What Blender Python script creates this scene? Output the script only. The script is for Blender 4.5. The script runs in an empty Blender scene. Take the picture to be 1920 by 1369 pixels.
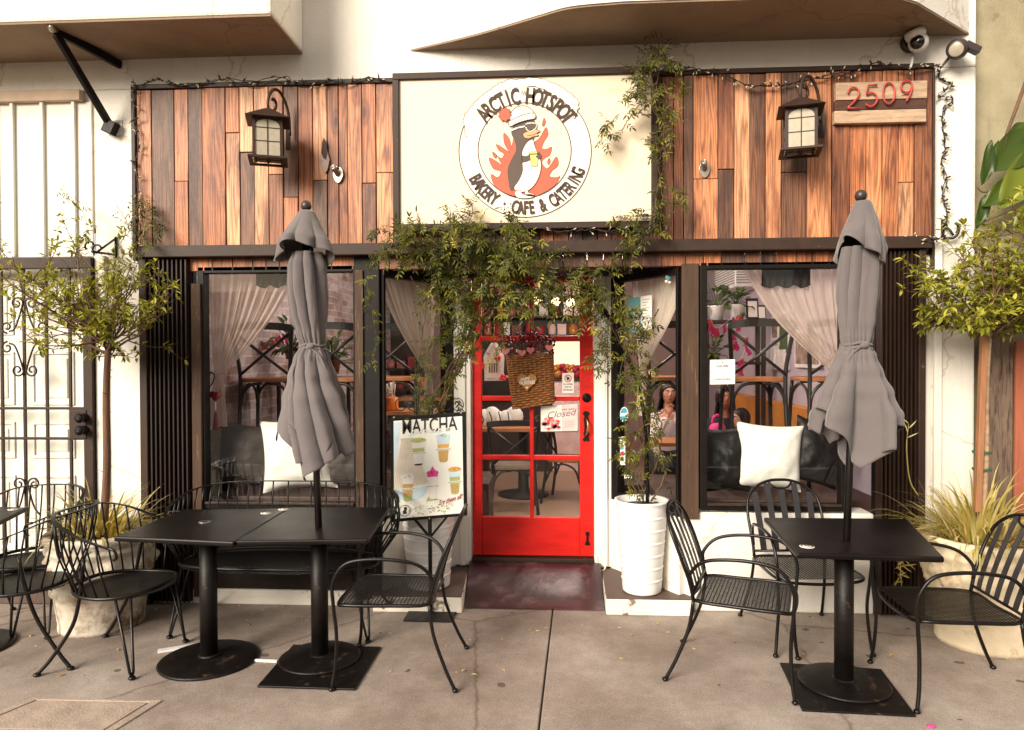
import bpy, bmesh, math, random
from mathutils import Vector, Matrix, noise
from mathutils.geometry import tessellate_polygon
R = math.radians
PI = math.pi
scene = bpy.context.scene
col = scene.collection
rnd = random.Random(11)

# ------------------------------------------------------------------ camera
FPX = 1331.0
CAM = Vector((0.0, -4.75, 1.70))
CROT = Matrix.Rotation(R(3.43), 3, 'Z') @ Matrix.Rotation(R(90 - 0.76), 3, 'X') @ Matrix.Rotation(R(-0.2), 3, 'Z')
cd = bpy.data.cameras.new('camera')
cam = bpy.data.objects.new('camera', cd)
col.objects.link(cam)
cam.location = CAM
cam.rotation_euler = CROT.to_euler()
cd.sensor_width = 36.0
cd.lens = FPX / 1920 * 36
cd.clip_start = 0.05
cd.clip_end = 800
scene.camera = cam

def ray(px, py):
    return CROT @ Vector(((px - 960) / FPX, -(py - 684.5) / FPX, -1.0))
def P(px, py, Y=0.0):
    d = ray(px, py)
    return CAM + d * ((Y - CAM.y) / d.y)
def PZ(px, py, Z=0.0):
    d = ray(px, py)
    return CAM + d * ((Z - CAM.z) / d.z)
def X(px, Y=0.0, py=684):
    return P(px, py, Y).x
def Z(py, Y=0.0, px=960):
    return P(px, py, Y).z
def V(*a):
    return Vector(a)

# ------------------------------------------------------------------ materials
MATS = {}
def new_mat(name):
    m = bpy.data.materials.new(name)
    m.use_nodes = True
    nt = m.node_tree
    bs = nt.nodes['Principled BSDF']
    MATS[name] = m
    return m, nt, bs
def N(nt, typ, **kw):
    n = nt.nodes.new(typ)
    for k, v in kw.items():
        if k in ('operation', 'blend_type', 'data_type', 'feature', 'wave_type', 'bands_direction', 'attribute_name', 'noise_dimensions', 'distance', 'interpolation_type', 'rings_direction', 'invert', 'attribute_type', 'normalize'):
            setattr(n, k, v)
        else:
            n.inputs[k.replace('_', ' ')].default_value = v
    return n
def L(nt, a, b):
    nt.links.new(a, b)
def srgb(r, g, b):
    def f(c):
        c /= 255.0
        return c / 12.92 if c <= 0.04045 else ((c + 0.055) / 1.055) ** 2.4
    return (f(r), f(g), f(b), 1)
def ramp(nt, fac, stops):
    n = nt.nodes.new('ShaderNodeValToRGB')
    cr = n.color_ramp
    while len(cr.elements) < len(stops):
        cr.elements.new(0.5)
    for e, (p, c) in zip(cr.elements, stops):
        e.position = p
        e.color = c if len(c) == 4 else (*c, 1)
    L(nt, fac, n.inputs['Fac'])
    return n
def coords(nt, scale=(1, 1, 1), kind='Object'):
    tc = nt.nodes.new('ShaderNodeTexCoord')
    mp = nt.nodes.new('ShaderNodeMapping')
    mp.inputs['Scale'].default_value = scale
    L(nt, tc.outputs[kind], mp.inputs['Vector'])
    return mp.outputs['Vector']
def mul(c, k):
    return (min(1, c[0] * k), min(1, c[1] * k), min(1, c[2] * k), 1)

def mat(name, c, rough=0.6, metal=0.0, var=0.18, vscale=6.0, bump=0.0, bscale=60.0, spec=0.5, c2=None, stretch=(1, 1, 1), sheen=0.0, sub=0.0, patch=None):
    """plain surface: mottled base colour + fine bump. patch=(colour, scale, low, high) adds worn patches."""
    m, nt, bs = new_mat(name)
    vec = coords(nt, stretch)
    n1 = N(nt, 'ShaderNodeTexNoise', Scale=vscale, Detail=6.0, Roughness=0.6)
    L(nt, vec, n1.inputs['Vector'])
    a = mul(c, 1 - var)
    b = c2 if c2 else mul(c, 1 + var)
    r = ramp(nt, n1.outputs['Fac'], [(0.3, a), (0.7, b)])
    out = r.outputs['Color']
    if patch:
        pc, ps, lo, hi = patch
        n3 = N(nt, 'ShaderNodeTexNoise', Scale=ps, Detail=8.0, Roughness=0.65)
        L(nt, vec, n3.inputs['Vector'])
        rr = ramp(nt, n3.outputs['Fac'], [(lo, (0, 0, 0, 1)), (hi, (1, 1, 1, 1))])
        mx = nt.nodes.new('ShaderNodeMixRGB')
        L(nt, rr.outputs['Color'], mx.inputs['Fac'])
        L(nt, out, mx.inputs['Color1'])
        mx.inputs['Color2'].default_value = pc
        out = mx.outputs['Color']
    L(nt, out, bs.inputs['Base Color'])
    rr = N(nt, 'ShaderNodeMath', operation='MULTIPLY_ADD')
    L(nt, n1.outputs['Fac'], rr.inputs[0])
    rr.inputs[1].default_value = 0.25
    rr.inputs[2].default_value = max(0.0, rough - 0.12)
    L(nt, rr.outputs[0], bs.inputs['Roughness'])
    bs.inputs['Metallic'].default_value = metal
    bs.inputs['Specular IOR Level'].default_value = spec
    if sheen:
        bs.inputs['Sheen Weight'].default_value = sheen
    if bump:
        n2 = N(nt, 'ShaderNodeTexNoise', Scale=bscale, Detail=5.0, Roughness=0.6)
        L(nt, vec, n2.inputs['Vector'])
        bp = N(nt, 'ShaderNodeBump', Strength=bump, Distance=0.01)
        L(nt, n2.outputs['Fac'], bp.inputs['Height'])
        L(nt, bp.outputs['Normal'], bs.inputs['Normal'])
    return m

# ------------------------------------------------------------------ mesh builder
WLOC = {}
class MB:
    def __init__(s):
        s.v = []; s.f = []; s.mi = []; s.tint = []; s.cur = 0; s.ct = 0.5; s.sm = []; s.smooth = False
    def add(s, verts, faces):
        o = len(s.v)
        s.v.extend(Vector(p) for p in verts)
        for f in faces:
            s.f.append([i + o for i in f]); s.mi.append(s.cur); s.tint.append(s.ct); s.sm.append(s.smooth)
        return s
    def box(s, a, b):
        (x0, y0, z0), (x1, y1, z1) = a, b
        if x0 > x1: x0, x1 = x1, x0
        if y0 > y1: y0, y1 = y1, y0
        if z0 > z1: z0, z1 = z1, z0
        v = [(x0, y0, z0), (x1, y0, z0), (x1, y1, z0), (x0, y1, z0), (x0, y0, z1), (x1, y0, z1), (x1, y1, z1), (x0, y1, z1)]
        return s.add(v, [(0, 3, 2, 1), (4, 5, 6, 7), (0, 1, 5, 4), (1, 2, 6, 5), (2, 3, 7, 6), (3, 0, 4, 7)])
    def obox(s, c, size, m=None):
        hx, hy, hz = size[0] / 2, size[1] / 2, size[2] / 2
        v = [Vector(p) for p in [(-hx, -hy, -hz), (hx, -hy, -hz), (hx, hy, -hz), (-hx, hy, -hz), (-hx, -hy, hz), (hx, -hy, hz), (hx, hy, hz), (-hx, hy, hz)]]
        if m is not None:
            v = [m @ p for p in v]
        c = Vector(c)
        return s.add([p + c for p in v], [(0, 3, 2, 1), (4, 5, 6, 7), (0, 1, 5, 4), (1, 2, 6, 5), (2, 3, 7, 6), (3, 0, 4, 7)])
    def bar(s, p, q, w, h, up=(0, 0, 1)):
        """rectangular bar from p to q; w across, h along 'up'."""
        p = Vector(p); q = Vector(q); d = (q - p)
        ln = d.length; d.normalize()
        u = Vector(up)
        sx = d.cross(u)
        if sx.length < 1e-4: sx = d.cross(Vector((1, 0, 0)))
        sx.normalize(); u = sx.cross(d)
        m = Matrix((sx, d, u)).transposed()
        return s.obox((p + q) / 2, (w, ln, h), m)
    def prism(s, poly, y0, y1):
        """poly of (x,z); extruded between y0 and y1."""
        n = len(poly)
        v = [(x, y0, z) for x, z in poly] + [(x, y1, z) for x, z in poly]
        f = [tuple(range(n)), tuple(reversed(range(n, 2 * n)))]
        f += [(i, i + n, (i + 1) % n + n, (i + 1) % n) for i in range(n)]
        return s.add(v, f)
    def prismz(s, poly, z0, z1):
        n = len(poly)
        v = [(x, y, z0) for x, y in poly] + [(x, y, z1) for x, y in poly]
        f = [tuple(reversed(range(n))), tuple(range(n, 2 * n))]
        f += [(i, (i + 1) % n, (i + 1) % n + n, i + n) for i in range(n)]
        return s.add(v, f)
    def tube(s, pts, r, n=6, closed=False, flat=None):
        """round tube through pts; r number or list. flat=(w,h) makes an oval section."""
        pts = [Vector(p) for p in pts]
        k = len(pts)
        if k < 2: return s
        rs = r if isinstance(r, (list, tuple)) else [r] * k
        tang = []
        for i in range(k):
            if closed: t = pts[(i + 1) % k] - pts[i - 1]
            else: t = pts[min(i + 1, k - 1)] - pts[max(i - 1, 0)]
            if t.length < 1e-9: t = Vector((0, 0, 1))
            tang.append(t.normalized())
        t0 = tang[0]
        a = Vector((0, 0, 1)) if abs(t0.z) < 0.9 else Vector((1, 0, 0))
        u = (a - t0 * a.dot(t0)).normalized()
        vs = []
        for i in range(k):
            t = tang[i]
            u = u - t * u.dot(t)
            if u.length < 1e-6:
                a = Vector((0, 1, 0)); u = a - t * a.dot(t)
            u.normalize()
            w = t.cross(u)
            for j in range(n):
                an = 2 * PI * j / n
                vs.append(pts[i] + (u * math.cos(an) + w * math.sin(an)) * rs[i])
        fs = []
        m = k if closed else k - 1
        for i in range(m):
            for j in range(n):
                a0 = i * n + j; a1 = i * n + (j + 1) % n
                b0 = ((i + 1) % k) * n + j; b1 = ((i + 1) % k) * n + (j + 1) % n
                fs.append((a0, a1, b1, b0))
        if not closed:
            fs.append(tuple(reversed(range(n))))
            fs.append(tuple((k - 1) * n + j for j in range(n)))
        old = s.smooth; s.smooth = True
        s.add(vs, fs); s.smooth = old
        return s
    def lathe(s, prof, c=(0, 0, 0), n=24, fn=None, cap=True, axis=None):
        """prof of (r,z). fn(theta,r,z,i)->r"""
        c = Vector(c); vs = []; fs = []
        for i, (r, z) in enumerate(prof):
            for j in range(n):
                th = 2 * PI * j / n
                rr = fn(th, r, z, i) if fn else r
                p = Vector((rr * math.cos(th), rr * math.sin(th), z))
                if axis is not None: p = axis @ p
                vs.append(c + p)
        for i in range(len(prof) - 1):
            for j in range(n):
                fs.append((i * n + j, i * n + (j + 1) % n, (i + 1) * n + (j + 1) % n, (i + 1) * n + j))
        if cap:
            fs.append(tuple(reversed(range(n))))
            fs.append(tuple((len(prof) - 1) * n + j for j in range(n)))
        old = s.smooth; s.smooth = True
        s.add(vs, fs); s.smooth = old
        return s
    def ball(s, c, r, n=10, m=7, sc=(1, 1, 1), rot=None):
        c = Vector(c); vs = []; fs = []
        for i in range(m + 1):
            ph = PI * i / m
            for j in range(n):
                th = 2 * PI * j / n
                p = Vector((r * sc[0] * math.sin(ph) * math.cos(th), r * sc[1] * math.sin(ph) * math.sin(th), -r * sc[2] * math.cos(ph)))
                if rot is not None: p = rot @ p
                vs.append(c + p)
        for i in range(m):
            for j in range(n):
                fs.append((i * n + j, i * n + (j + 1) % n, (i + 1) * n + (j + 1) % n, (i + 1) * n + j))
        old = s.smooth; s.smooth = True
        s.add(vs, fs); s.smooth = old
        return s
    def ribbon(s, pts, widths, side):
        """flat strip along pts, side vector(s) give the width direction."""
        vs = []; k = len(pts)
        for i, p in enumerate(pts):
            w = widths[i] if isinstance(widths, (list, tuple)) else widths
            sd = side[i] if isinstance(side, list) else side
            vs += [Vector(p) - sd * w / 2, Vector(p) + sd * w / 2]
        return s.add(vs, [(2 * i, 2 * i + 1, 2 * i + 3, 2 * i + 2) for i in range(k - 1)])
    def leaf(s, p, d, nrm, ln, wd, curl=0.15):
        d = d.normalized(); sd = d.cross(nrm)
        if sd.length < 1e-4: sd = d.cross(Vector((1, 0, 0.3)))
        sd.normalize(); up = sd.cross(d)
        f = up * wd * 0.2; c = up * ln * curl
        m1 = p + d * ln * 0.28; m2 = p + d * ln * 0.66 - c * .45; e = p + d * ln - c
        return s.add([p, m1 - sd * wd * .44 + f, m1, m1 + sd * wd * .44 + f, m2 - sd * wd * .4 + f, m2, m2 + sd * wd * .4 + f, e],
                     [(0, 2, 1), (0, 3, 2), (1, 2, 5, 4), (2, 3, 6, 5), (4, 5, 7), (5, 6, 7)])
    def grid(s, fn, nu, nv, closed_u=False):
        vs = [fn(i / (nu - (0 if closed_u else 1)), j / (nv - 1)) for j in range(nv) for i in range(nu)]
        fs = []
        for j in range(nv - 1):
            for i in range(nu if closed_u else nu - 1):
                fs.append((j * nu + i, j * nu + (i + 1) % nu, (j + 1) * nu + (i + 1) % nu, (j + 1) * nu + i))
        old = s.smooth; s.smooth = True
        s.add(vs, fs); s.smooth = old
        return s
    def build(s, name, mats, parent=None, world=True, loc=None, bevel=0.0, solid=0.0, subsurf=0):
        me = bpy.data.meshes.new(name)
        off = Vector((0, 0, 0))
        o = bpy.data.objects.new(name, me)
        if parent is not None:
            if world: off = WLOC[parent.name]
            o.parent = parent
            WLOC[o.name] = WLOC[parent.name] if parent.name in WLOC else Vector((0, 0, 0))
        else:
            if loc is not None: off = Vector(loc)
            elif s.v and world:
                xs = [p.x for p in s.v]; ys = [p.y for p in s.v]; zs = [p.z for p in s.v]
                off = Vector(((min(xs) + max(xs)) / 2, (min(ys) + max(ys)) / 2, min(zs)))
            o.location = off
            WLOC[o.name] = off.copy()
        me.from_pydata([tuple(p - off) for p in s.v], [], s.f)
        if not isinstance(mats, (list, tuple)): mats = [mats]
        for m in mats: me.materials.append(m)
        me.polygons.foreach_set('material_index', s.mi)
        me.polygons.foreach_set('use_smooth', s.sm)
        at = me.attributes.new('tint', 'FLOAT', 'FACE')
        at.data.foreach_set('value', s.tint)
        me.update()
        col.objects.link(o)
        if bevel:
            b = o.modifiers.new('bevel', 'BEVEL'); b.width = bevel; b.segments = 2; b.limit_method = 'ANGLE'; b.angle_limit = R(40)
        if subsurf:
            b = o.modifiers.new('smooth', 'SUBSURF'); b.levels = subsurf; b.render_levels = subsurf
        if solid:
            b = o.modifiers.new('solid', 'SOLIDIFY'); b.thickness = solid; b.offset = 0
        return o

def tag(o, label=None, cat=None, group=None, kind=None):
    if label: o['label'] = label
    if cat: o['category'] = cat
    if group: o['group'] = group
    if kind: o['kind'] = kind
    return o
def thing(name, label, cat, loc=(0, 0, 0), group=None, rz=0.0):
    o = bpy.data.objects.new(name, None)
    o.empty_display_size = 0.1
    col.objects.link(o)
    o.location = loc; o.rotation_euler = (0, 0, rz)
    WLOC[o.name] = Vector(loc)
    return tag(o, label, cat, group)
def copy_tree(o, parent=None):
    c = o.copy(); col.objects.link(c); c.parent = parent
    for ch in list(o.children): copy_tree(ch, c)
    return c
def spline(pts, k=6, closed=False):
    """Catmull-Rom through pts (Vectors or tuples)."""
    pts = [Vector(p) for p in pts]; n = len(pts); out = []
    segs = n if closed else n - 1
    for i in range(segs):
        p1 = pts[i]; p2 = pts[(i + 1) % n]
        p0 = pts[i - 1] if (closed or i > 0) else p1 * 2 - p2
        p3 = pts[(i + 2) % n] if (closed or i + 2 < n) else p2 * 2 - p1
        for j in range(k):
            t = j / k
            out.append(0.5 * ((2 * p1) + (p2 - p0) * t + (2 * p0 - 5 * p1 + 4 * p2 - p3) * t * t + (3 * p1 - p0 - 3 * p2 + p3) * t ** 3))
    if not closed: out.append(pts[-1])
    return out
def flatpoly(mb, pts3):
    """fill a planar outline (list of Vector) with triangles."""
    tris = tessellate_polygon([[Vector(p) for p in pts3]])
    return mb.add(pts3, [tuple(t) for t in tris])
def lerp(a, b, t): return a + (b - a) * t
def sstep(t):
    t = max(0.0, min(1.0, t)); return t * t * (3 - 2 * t)

_glyph = {}
def glyph(body, shear=0.0, offset=0.0):
    """mesh of built-in font text: (verts2d, faces, width), cap height about 0.7 -> scaled to 1."""
    key = (body, shear, offset)
    if key in _glyph: return _glyph[key]
    cu = bpy.data.curves.new('glyph', 'FONT')
    cu.body = body; cu.shear = shear; cu.offset = offset; cu.resolution_u = 3
    ob = bpy.data.objects.new('glyph', cu); col.objects.link(ob)
    dg = bpy.context.evaluated_depsgraph_get()
    me = bpy.data.meshes.new_from_object(ob.evaluated_get(dg))
    vs = [Vector((v.co.x, v.co.y)) for v in me.vertices]
    fs = [tuple(p.vertices) for p in me.polygons]
    bpy.data.objects.remove(ob); bpy.data.curves.remove(cu); bpy.data.meshes.remove(me)
    if vs:
        x0 = min(v.x for v in vs); x1 = max(v.x for v in vs)
        vs = [Vector(((v.x - x0) / 0.7, v.y / 0.7)) for v in vs]
        w = (x1 - x0) / 0.7
    else: w = 0.5
    _glyph[key] = (vs, fs, w)
    return _glyph[key]
def text_on(mb, body, fn, cx, base, width, height, shear=0.0, offset=0.0):
    """text centred at cx on baseline 'base' in a 2-d space mapped to 3-d by fn(u,v); +v is up."""
    vs, fs, w = glyph(body, shear, offset)
    mb.add([fn(cx + (v.x / w - 0.5) * width, base + v.y * height) for v in vs], fs)
# ------------------------------------------------------------------ named materials
def planks_material():
    m, nt, bs = new_mat('reclaimed_wood')
    at = N(nt, 'ShaderNodeAttribute', attribute_name='tint')
    # 0..1 tint -> board colour
    rp = ramp(nt, at.outputs['Fac'], [(0.0, srgb(82, 60, 47)), (0.2, srgb(108, 72, 52)), (0.4, srgb(138, 85, 55)), (0.6, srgb(178, 112, 70)), (0.8, srgb(190, 132, 94)), (1.0, srgb(208, 166, 128))])
    tc = nt.nodes.new('ShaderNodeTexCoord')
    # shift the grain from board to board
    sh = N(nt, 'ShaderNodeVectorMath', operation='SCALE'); 
    cmb = nt.nodes.new('ShaderNodeCombineXYZ')
    L(nt, at.outputs['Fac'], cmb.inputs[0]); L(nt, at.outputs['Fac'], cmb.inputs[2])
    L(nt, cmb.outputs[0], sh.inputs[0]); sh.inputs['Scale'].default_value = 37.0
    ad = N(nt, 'ShaderNodeVectorMath', operation='ADD')
    L(nt, tc.outputs['Object'], ad.inputs[0]); L(nt, sh.outputs[0], ad.inputs[1])
    mp = nt.nodes.new('ShaderNodeMapping'); mp.inputs['Scale'].default_value = (15, 15, 0.8)
    L(nt, ad.outputs[0], mp.inputs['Vector'])
    # cathedral grain: distorted bands
    n0 = N(nt, 'ShaderNodeTexNoise', Scale=0.55, Detail=2.0, Roughness=0.5)
    L(nt, mp.outputs[0], n0.inputs['Vector'])
    k = N(nt, 'ShaderNodeMath', operation='MULTIPLY'); L(nt, n0.outputs['Fac'], k.inputs[0]); k.inputs[1].default_value = 17.0
    fr = N(nt, 'ShaderNodeMath', operation='FRACT'); L(nt, k.outputs[0], fr.inputs[0])
    band = ramp(nt, fr.outputs[0], [(0.0, (0.5, 0.41, 0.35, 1)), (0.3, (1.06, 1.05, 1.04, 1)), (0.7, (1.06, 1.05, 1.04, 1)), (1.0, (0.5, 0.41, 0.35, 1))])
    mp2 = nt.nodes.new('ShaderNodeMapping'); mp2.inputs['Scale'].default_value = (110, 110, 2.6)
    L(nt, ad.outputs[0], mp2.inputs['Vector'])
    n1 = N(nt, 'ShaderNodeTexNoise', Scale=1.5, Detail=5.0, Roughness=0.65)
    L(nt, mp2.outputs[0], n1.inputs['Vector'])
    fine = ramp(nt, n1.outputs['Fac'], [(0.32, (0.42, 0.36, 0.32, 1)), (0.58, (1.15, 1.13, 1.1, 1))])
    # big weather blotches
    mp3 = nt.nodes.new('ShaderNodeMapping'); mp3.inputs['Scale'].default_value = (6, 6, 1.6)
    L(nt, ad.outputs[0], mp3.inputs['Vector'])
    n2 = N(nt, 'ShaderNodeTexNoise', Scale=1.1, Detail=4.0, Roughness=0.6)
    L(nt, mp3.outputs[0], n2.inputs['Vector'])
    blot = ramp(nt, n2.outputs['Fac'], [(0.34, (0.46, 0.36, 0.3, 1)), (0.5, (1, 1, 1, 1)), (0.66, (1.25, 1.2, 1.12, 1))])
    # knots and nail holes
    mp4 = nt.nodes.new('ShaderNodeMapping'); mp4.inputs['Scale'].default_value = (5.5, 5.5, 2.1)
    L(nt, ad.outputs[0], mp4.inputs['Vector'])
    vo = N(nt, 'ShaderNodeTexVoronoi', Scale=1.0); L(nt, mp4.outputs[0], vo.inputs['Vector'])
    kn = ramp(nt, vo.outputs['Distance'], [(0.07, (0.16, 0.1, 0.07, 1)), (0.12, (0.7, 0.5, 0.4, 1)), (0.16, (0.5, 0.38, 0.3, 1)), (0.24, (1, 1, 1, 1))])
    mp5 = nt.nodes.new('ShaderNodeMapping'); mp5.inputs['Scale'].default_value = (17, 17, 11)
    L(nt, ad.outputs[0], mp5.inputs['Vector'])
    vo2 = N(nt, 'ShaderNodeTexVoronoi', Scale=1.35); L(nt, mp5.outputs[0], vo2.inputs['Vector'])
    na = ramp(nt, vo2.outputs['Distance'], [(0.05, (0.3, 0.2, 0.15, 1)), (0.09, (1, 1, 1, 1))])
    cur = rp.outputs['Color']
    for nd, f in ((band, 0.95), (fine, 1.0), (blot, 1.0), (kn, 0.95), (na, 0.8)):
        mx = nt.nodes.new('ShaderNodeMixRGB'); mx.blend_type = 'MULTIPLY'; mx.inputs['Fac'].default_value = f
        L(nt, cur, mx.inputs['Color1']); L(nt, nd.outputs['Color'], mx.inputs['Color2']); cur = mx.outputs['Color']
    L(nt, cur, bs.inputs['Base Color'])
    bs.inputs['Roughness'].default_value = 0.5
    bp = N(nt, 'ShaderNodeBump', Strength=0.6, Distance=0.004)
    L(nt, n1.outputs['Fac'], bp.inputs['Height']); L(nt, bp.outputs['Normal'], bs.inputs['Normal'])
    return m
M_PLANK = planks_material()

def stucco(name, c, grime=0.25, gc=(0.42, 0.33, 0.25, 1), lo=0.56, hi=0.74):
    """trowelled render: fine bump, blotches, thin drip streaks and hairline cracks."""
    m = mat(name, c, rough=0.9, var=0.07, vscale=2.6, bump=0.7, bscale=110, spec=0.2, patch=(mul(gc, 1.0), 2.6, lo, hi + 0.14))
    nt = m.node_tree; bs = nt.nodes['Principled BSDF']
    src = bs.inputs['Base Color'].links[0].from_socket
    n1 = N(nt, 'ShaderNodeTexNoise', Scale=1.0, Detail=5.0, Roughness=0.7); L(nt, coords(nt, (14, 14, 0.55)), n1.inputs['Vector'])
    st = ramp(nt, n1.outputs['Fac'], [(0.57, (1, 1, 1, 1)), (0.78, (0.80, 0.74, 0.66, 1))])
    vec = coords(nt, (1, 1, 1)); n2 = N(nt, 'ShaderNodeTexNoise', Scale=3.0, Detail=4.0); L(nt, vec, n2.inputs['Vector'])
    mv = nt.nodes.new('ShaderNodeMixRGB'); mv.inputs['Fac'].default_value = 0.3; L(nt, vec, mv.inputs['Color1']); L(nt, n2.outputs['Color'], mv.inputs['Color2'])
    vo = N(nt, 'ShaderNodeTexVoronoi', feature='DISTANCE_TO_EDGE', Scale=0.9); L(nt, mv.outputs[0], vo.inputs['Vector'])
    ck = ramp(nt, vo.outputs['Distance'], [(0.0, (0.62, 0.55, 0.47, 1)), (0.006, (1, 1, 1, 1))])
    n3 = N(nt, 'ShaderNodeTexNoise', Scale=7.0, Detail=8.0, Roughness=0.75); L(nt, vec, n3.inputs['Vector'])
    ch = ramp(nt, n3.outputs['Fac'], [(0.66, (1, 1, 1, 1)), (0.70, (0.70, 0.62, 0.53, 1))])
    for nd, k in ((st, 0.8), (ck, 0.7), (ch, 0.75)):
        mx = nt.nodes.new('ShaderNodeMixRGB'); mx.blend_type = 'MULTIPLY'; mx.inputs['Fac'].default_value = k
        L(nt, src, mx.inputs['Color1']); L(nt, nd.outputs['Color'], mx.inputs['Color2']); src = mx.outputs[0]
    L(nt, src, bs.inputs['Base Color'])
    return m
M_STUCCO = stucco('white_stucco', (0.80, 0.76, 0.69, 1), gc=(0.60, 0.53, 0.44, 1), lo=0.58, hi=0.8)
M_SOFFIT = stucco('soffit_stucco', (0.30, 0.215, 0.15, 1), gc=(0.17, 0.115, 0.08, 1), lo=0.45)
M_OLIVE = stucco('olive_stucco', (0.29, 0.25, 0.16, 1), gc=(0.44, 0.39, 0.26, 1), lo=0.42)
M_WHITEPAINT = mat('white_paint', (0.78, 0.75, 0.68, 1), 0.55, var=0.06, vscale=3, bump=0.1, bscale=30, patch=((0.45, 0.38, 0.3, 1), 9, 0.66, 0.76))
M_CHIPWHITE = mat('chipped_white_paint', (0.75, 0.71, 0.63, 1), 0.7, var=0.08, vscale=5, bump=0.5, bscale=25, patch=((0.2, 0.14, 0.1, 1), 7, 0.6, 0.66))
M_SIDING = mat('white_siding', (0.76, 0.74, 0.66, 1), 0.6, var=0.04, vscale=2)
M_BROWNMETAL = mat('dark_bronze_paint', srgb(54, 40, 33), 0.5, spec=.25, var=0.15, vscale=14, bump=0.05, patch=(srgb(120, 100, 82), 22, 0.66, 0.72))
M_DARKWOOD = mat('dark_stained_wood', srgb(34, 24, 19), 0.6, spec=.25, var=0.3, vscale=5, stretch=(8, 8, 1), bump=0.25, bscale=30, patch=(srgb(92, 76, 60), 14, 0.66, 0.72))
M_POSTWOOD = mat('weathered_post_wood', srgb(72, 54, 42), 0.65, spec=.25, var=0.3, vscale=4, stretch=(9, 9, 0.8), bump=0.3, bscale=30, patch=(srgb(128, 106, 80), 5, 0.58, 0.7))
M_BLACKPAINT = mat('black_paint', srgb(17, 11, 9), 0.5, spec=.22, var=0.3, vscale=12, patch=(srgb(70, 60, 52), 30, 0.7, 0.74))
M_SHUTTER = mat('dark_shutter_metal', srgb(40, 26, 20), 0.5, spec=.3, var=0.3, vscale=4, stretch=(6, 6, 0.7), patch=(srgb(80, 60, 46), 6, 0.66, 0.74))
M_IRON = mat('black_iron', srgb(13, 8, 7), 0.36, metal=0.0, var=0.3, vscale=20, bump=0.08, bscale=180, spec=0.36, patch=(srgb(64, 48, 40), 34, 0.68, 0.73))
M_IRONGREY = mat('grey_slat_steel', srgb(34, 31, 34), 0.38, var=0.2, vscale=10, spec=0.6)
M_TABLETOP = mat('black_table_top', srgb(12, 7, 6), 0.42, var=0.25, vscale=3.5, bump=0.03, bscale=120, spec=0.2, patch=(srgb(36, 25, 21), 3.2, 0.5, 0.8))
M_CASTIRON = mat('cast_iron_base', srgb(15, 10, 8), 0.5, spec=.3, var=0.35, vscale=9, bump=0.2, bscale=40, patch=(srgb(86, 66, 50), 12, 0.6, 0.75))
M_RED = mat('red_door_paint', (0.60, 0.010, 0.006, 1), 0.42, var=0.2, vscale=3.5, stretch=(1, 1, 4), bump=0.22, bscale=30, spec=0.35, patch=((0.30, 0.010, 0.006, 1), 7, 0.56, 0.76))
M_CREAM = mat('cream_board', srgb(224, 207, 182), 0.7, var=0.05, vscale=1.6, stretch=(0.8, 1, 5), bump=0.1, bscale=12, patch=(srgb(212, 182, 144), 3.0, 0.58, 0.82))
M_SIGNWHITE = mat('sign_white', srgb(240, 232, 214), 0.7, var=0.03)
M_SIGNDARK = mat('sign_dark_brown', srgb(62, 44, 36), 0.7, var=0.1)
M_SIGNGREY = mat('sign_grey_brown', srgb(84, 70, 62), 0.7, var=0.1)
M_SIGNRED = mat('sign_red', srgb(222, 92, 70), 0.7, var=0.08)
M_SIGNPEACH = mat('sign_peach', srgb(232, 158, 112), 0.7)
M_SIGNYEL = mat('sign_yellow', srgb(232, 206, 110), 0.7)
M_UMB = mat('taupe_canvas', srgb(102, 95, 95), 0.85, var=0.12, vscale=3, bump=0.25, bscale=300, spec=0.2, sheen=0.3, patch=(srgb(96, 88, 88), 5, 0.55, 0.8))
M_CLAY = mat('whitewashed_pot', srgb(204, 194, 178), 0.85, var=0.2, vscale=5, bump=0.6, bscale=28, spec=0.2, patch=(srgb(122, 94, 70), 6.5, 0.5, 0.68))
M_CLAYPALE = mat('pale_stone_pot', srgb(216, 200, 172), 0.85, var=0.15, vscale=5, bump=0.6, bscale=28, spec=0.2, patch=(srgb(150, 120, 88), 6.5, 0.56, 0.72))
M_PLANTER = mat('glossy_white_planter', (0.80, 0.79, 0.76, 1), 0.3, var=0.03, vscale=3, bump=0.04, bscale=20)
M_SOIL = mat('soil', srgb(48, 34, 25), 0.95, var=0.4, vscale=40, bump=0.8, bscale=80)
M_BARK = mat('brown_bark', srgb(104, 74, 54), 0.85, var=0.35, vscale=10, stretch=(4, 4, 0.8), bump=0.5, bscale=30)
M_BARKPALE = mat('pale_bark', srgb(160, 132, 104), 0.85, var=0.3, vscale=12, stretch=(1, 1, 3), bump=0.4, bscale=30)
M_TWIG = mat('twig', srgb(96, 70, 50), 0.8, var=0.3, vscale=12)
M_VINESTEM = mat('vine_stem', srgb(92, 70, 50), 0.85, var=0.35, vscale=14, bump=0.3)
M_STAKE = mat('stake_wood', srgb(146, 100, 68), 0.75, var=0.2, vscale=6, stretch=(8, 8, 1), bump=0.2)
M_GREENTIE = mat('green_tie', srgb(46, 92, 70), 0.6)
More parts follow.
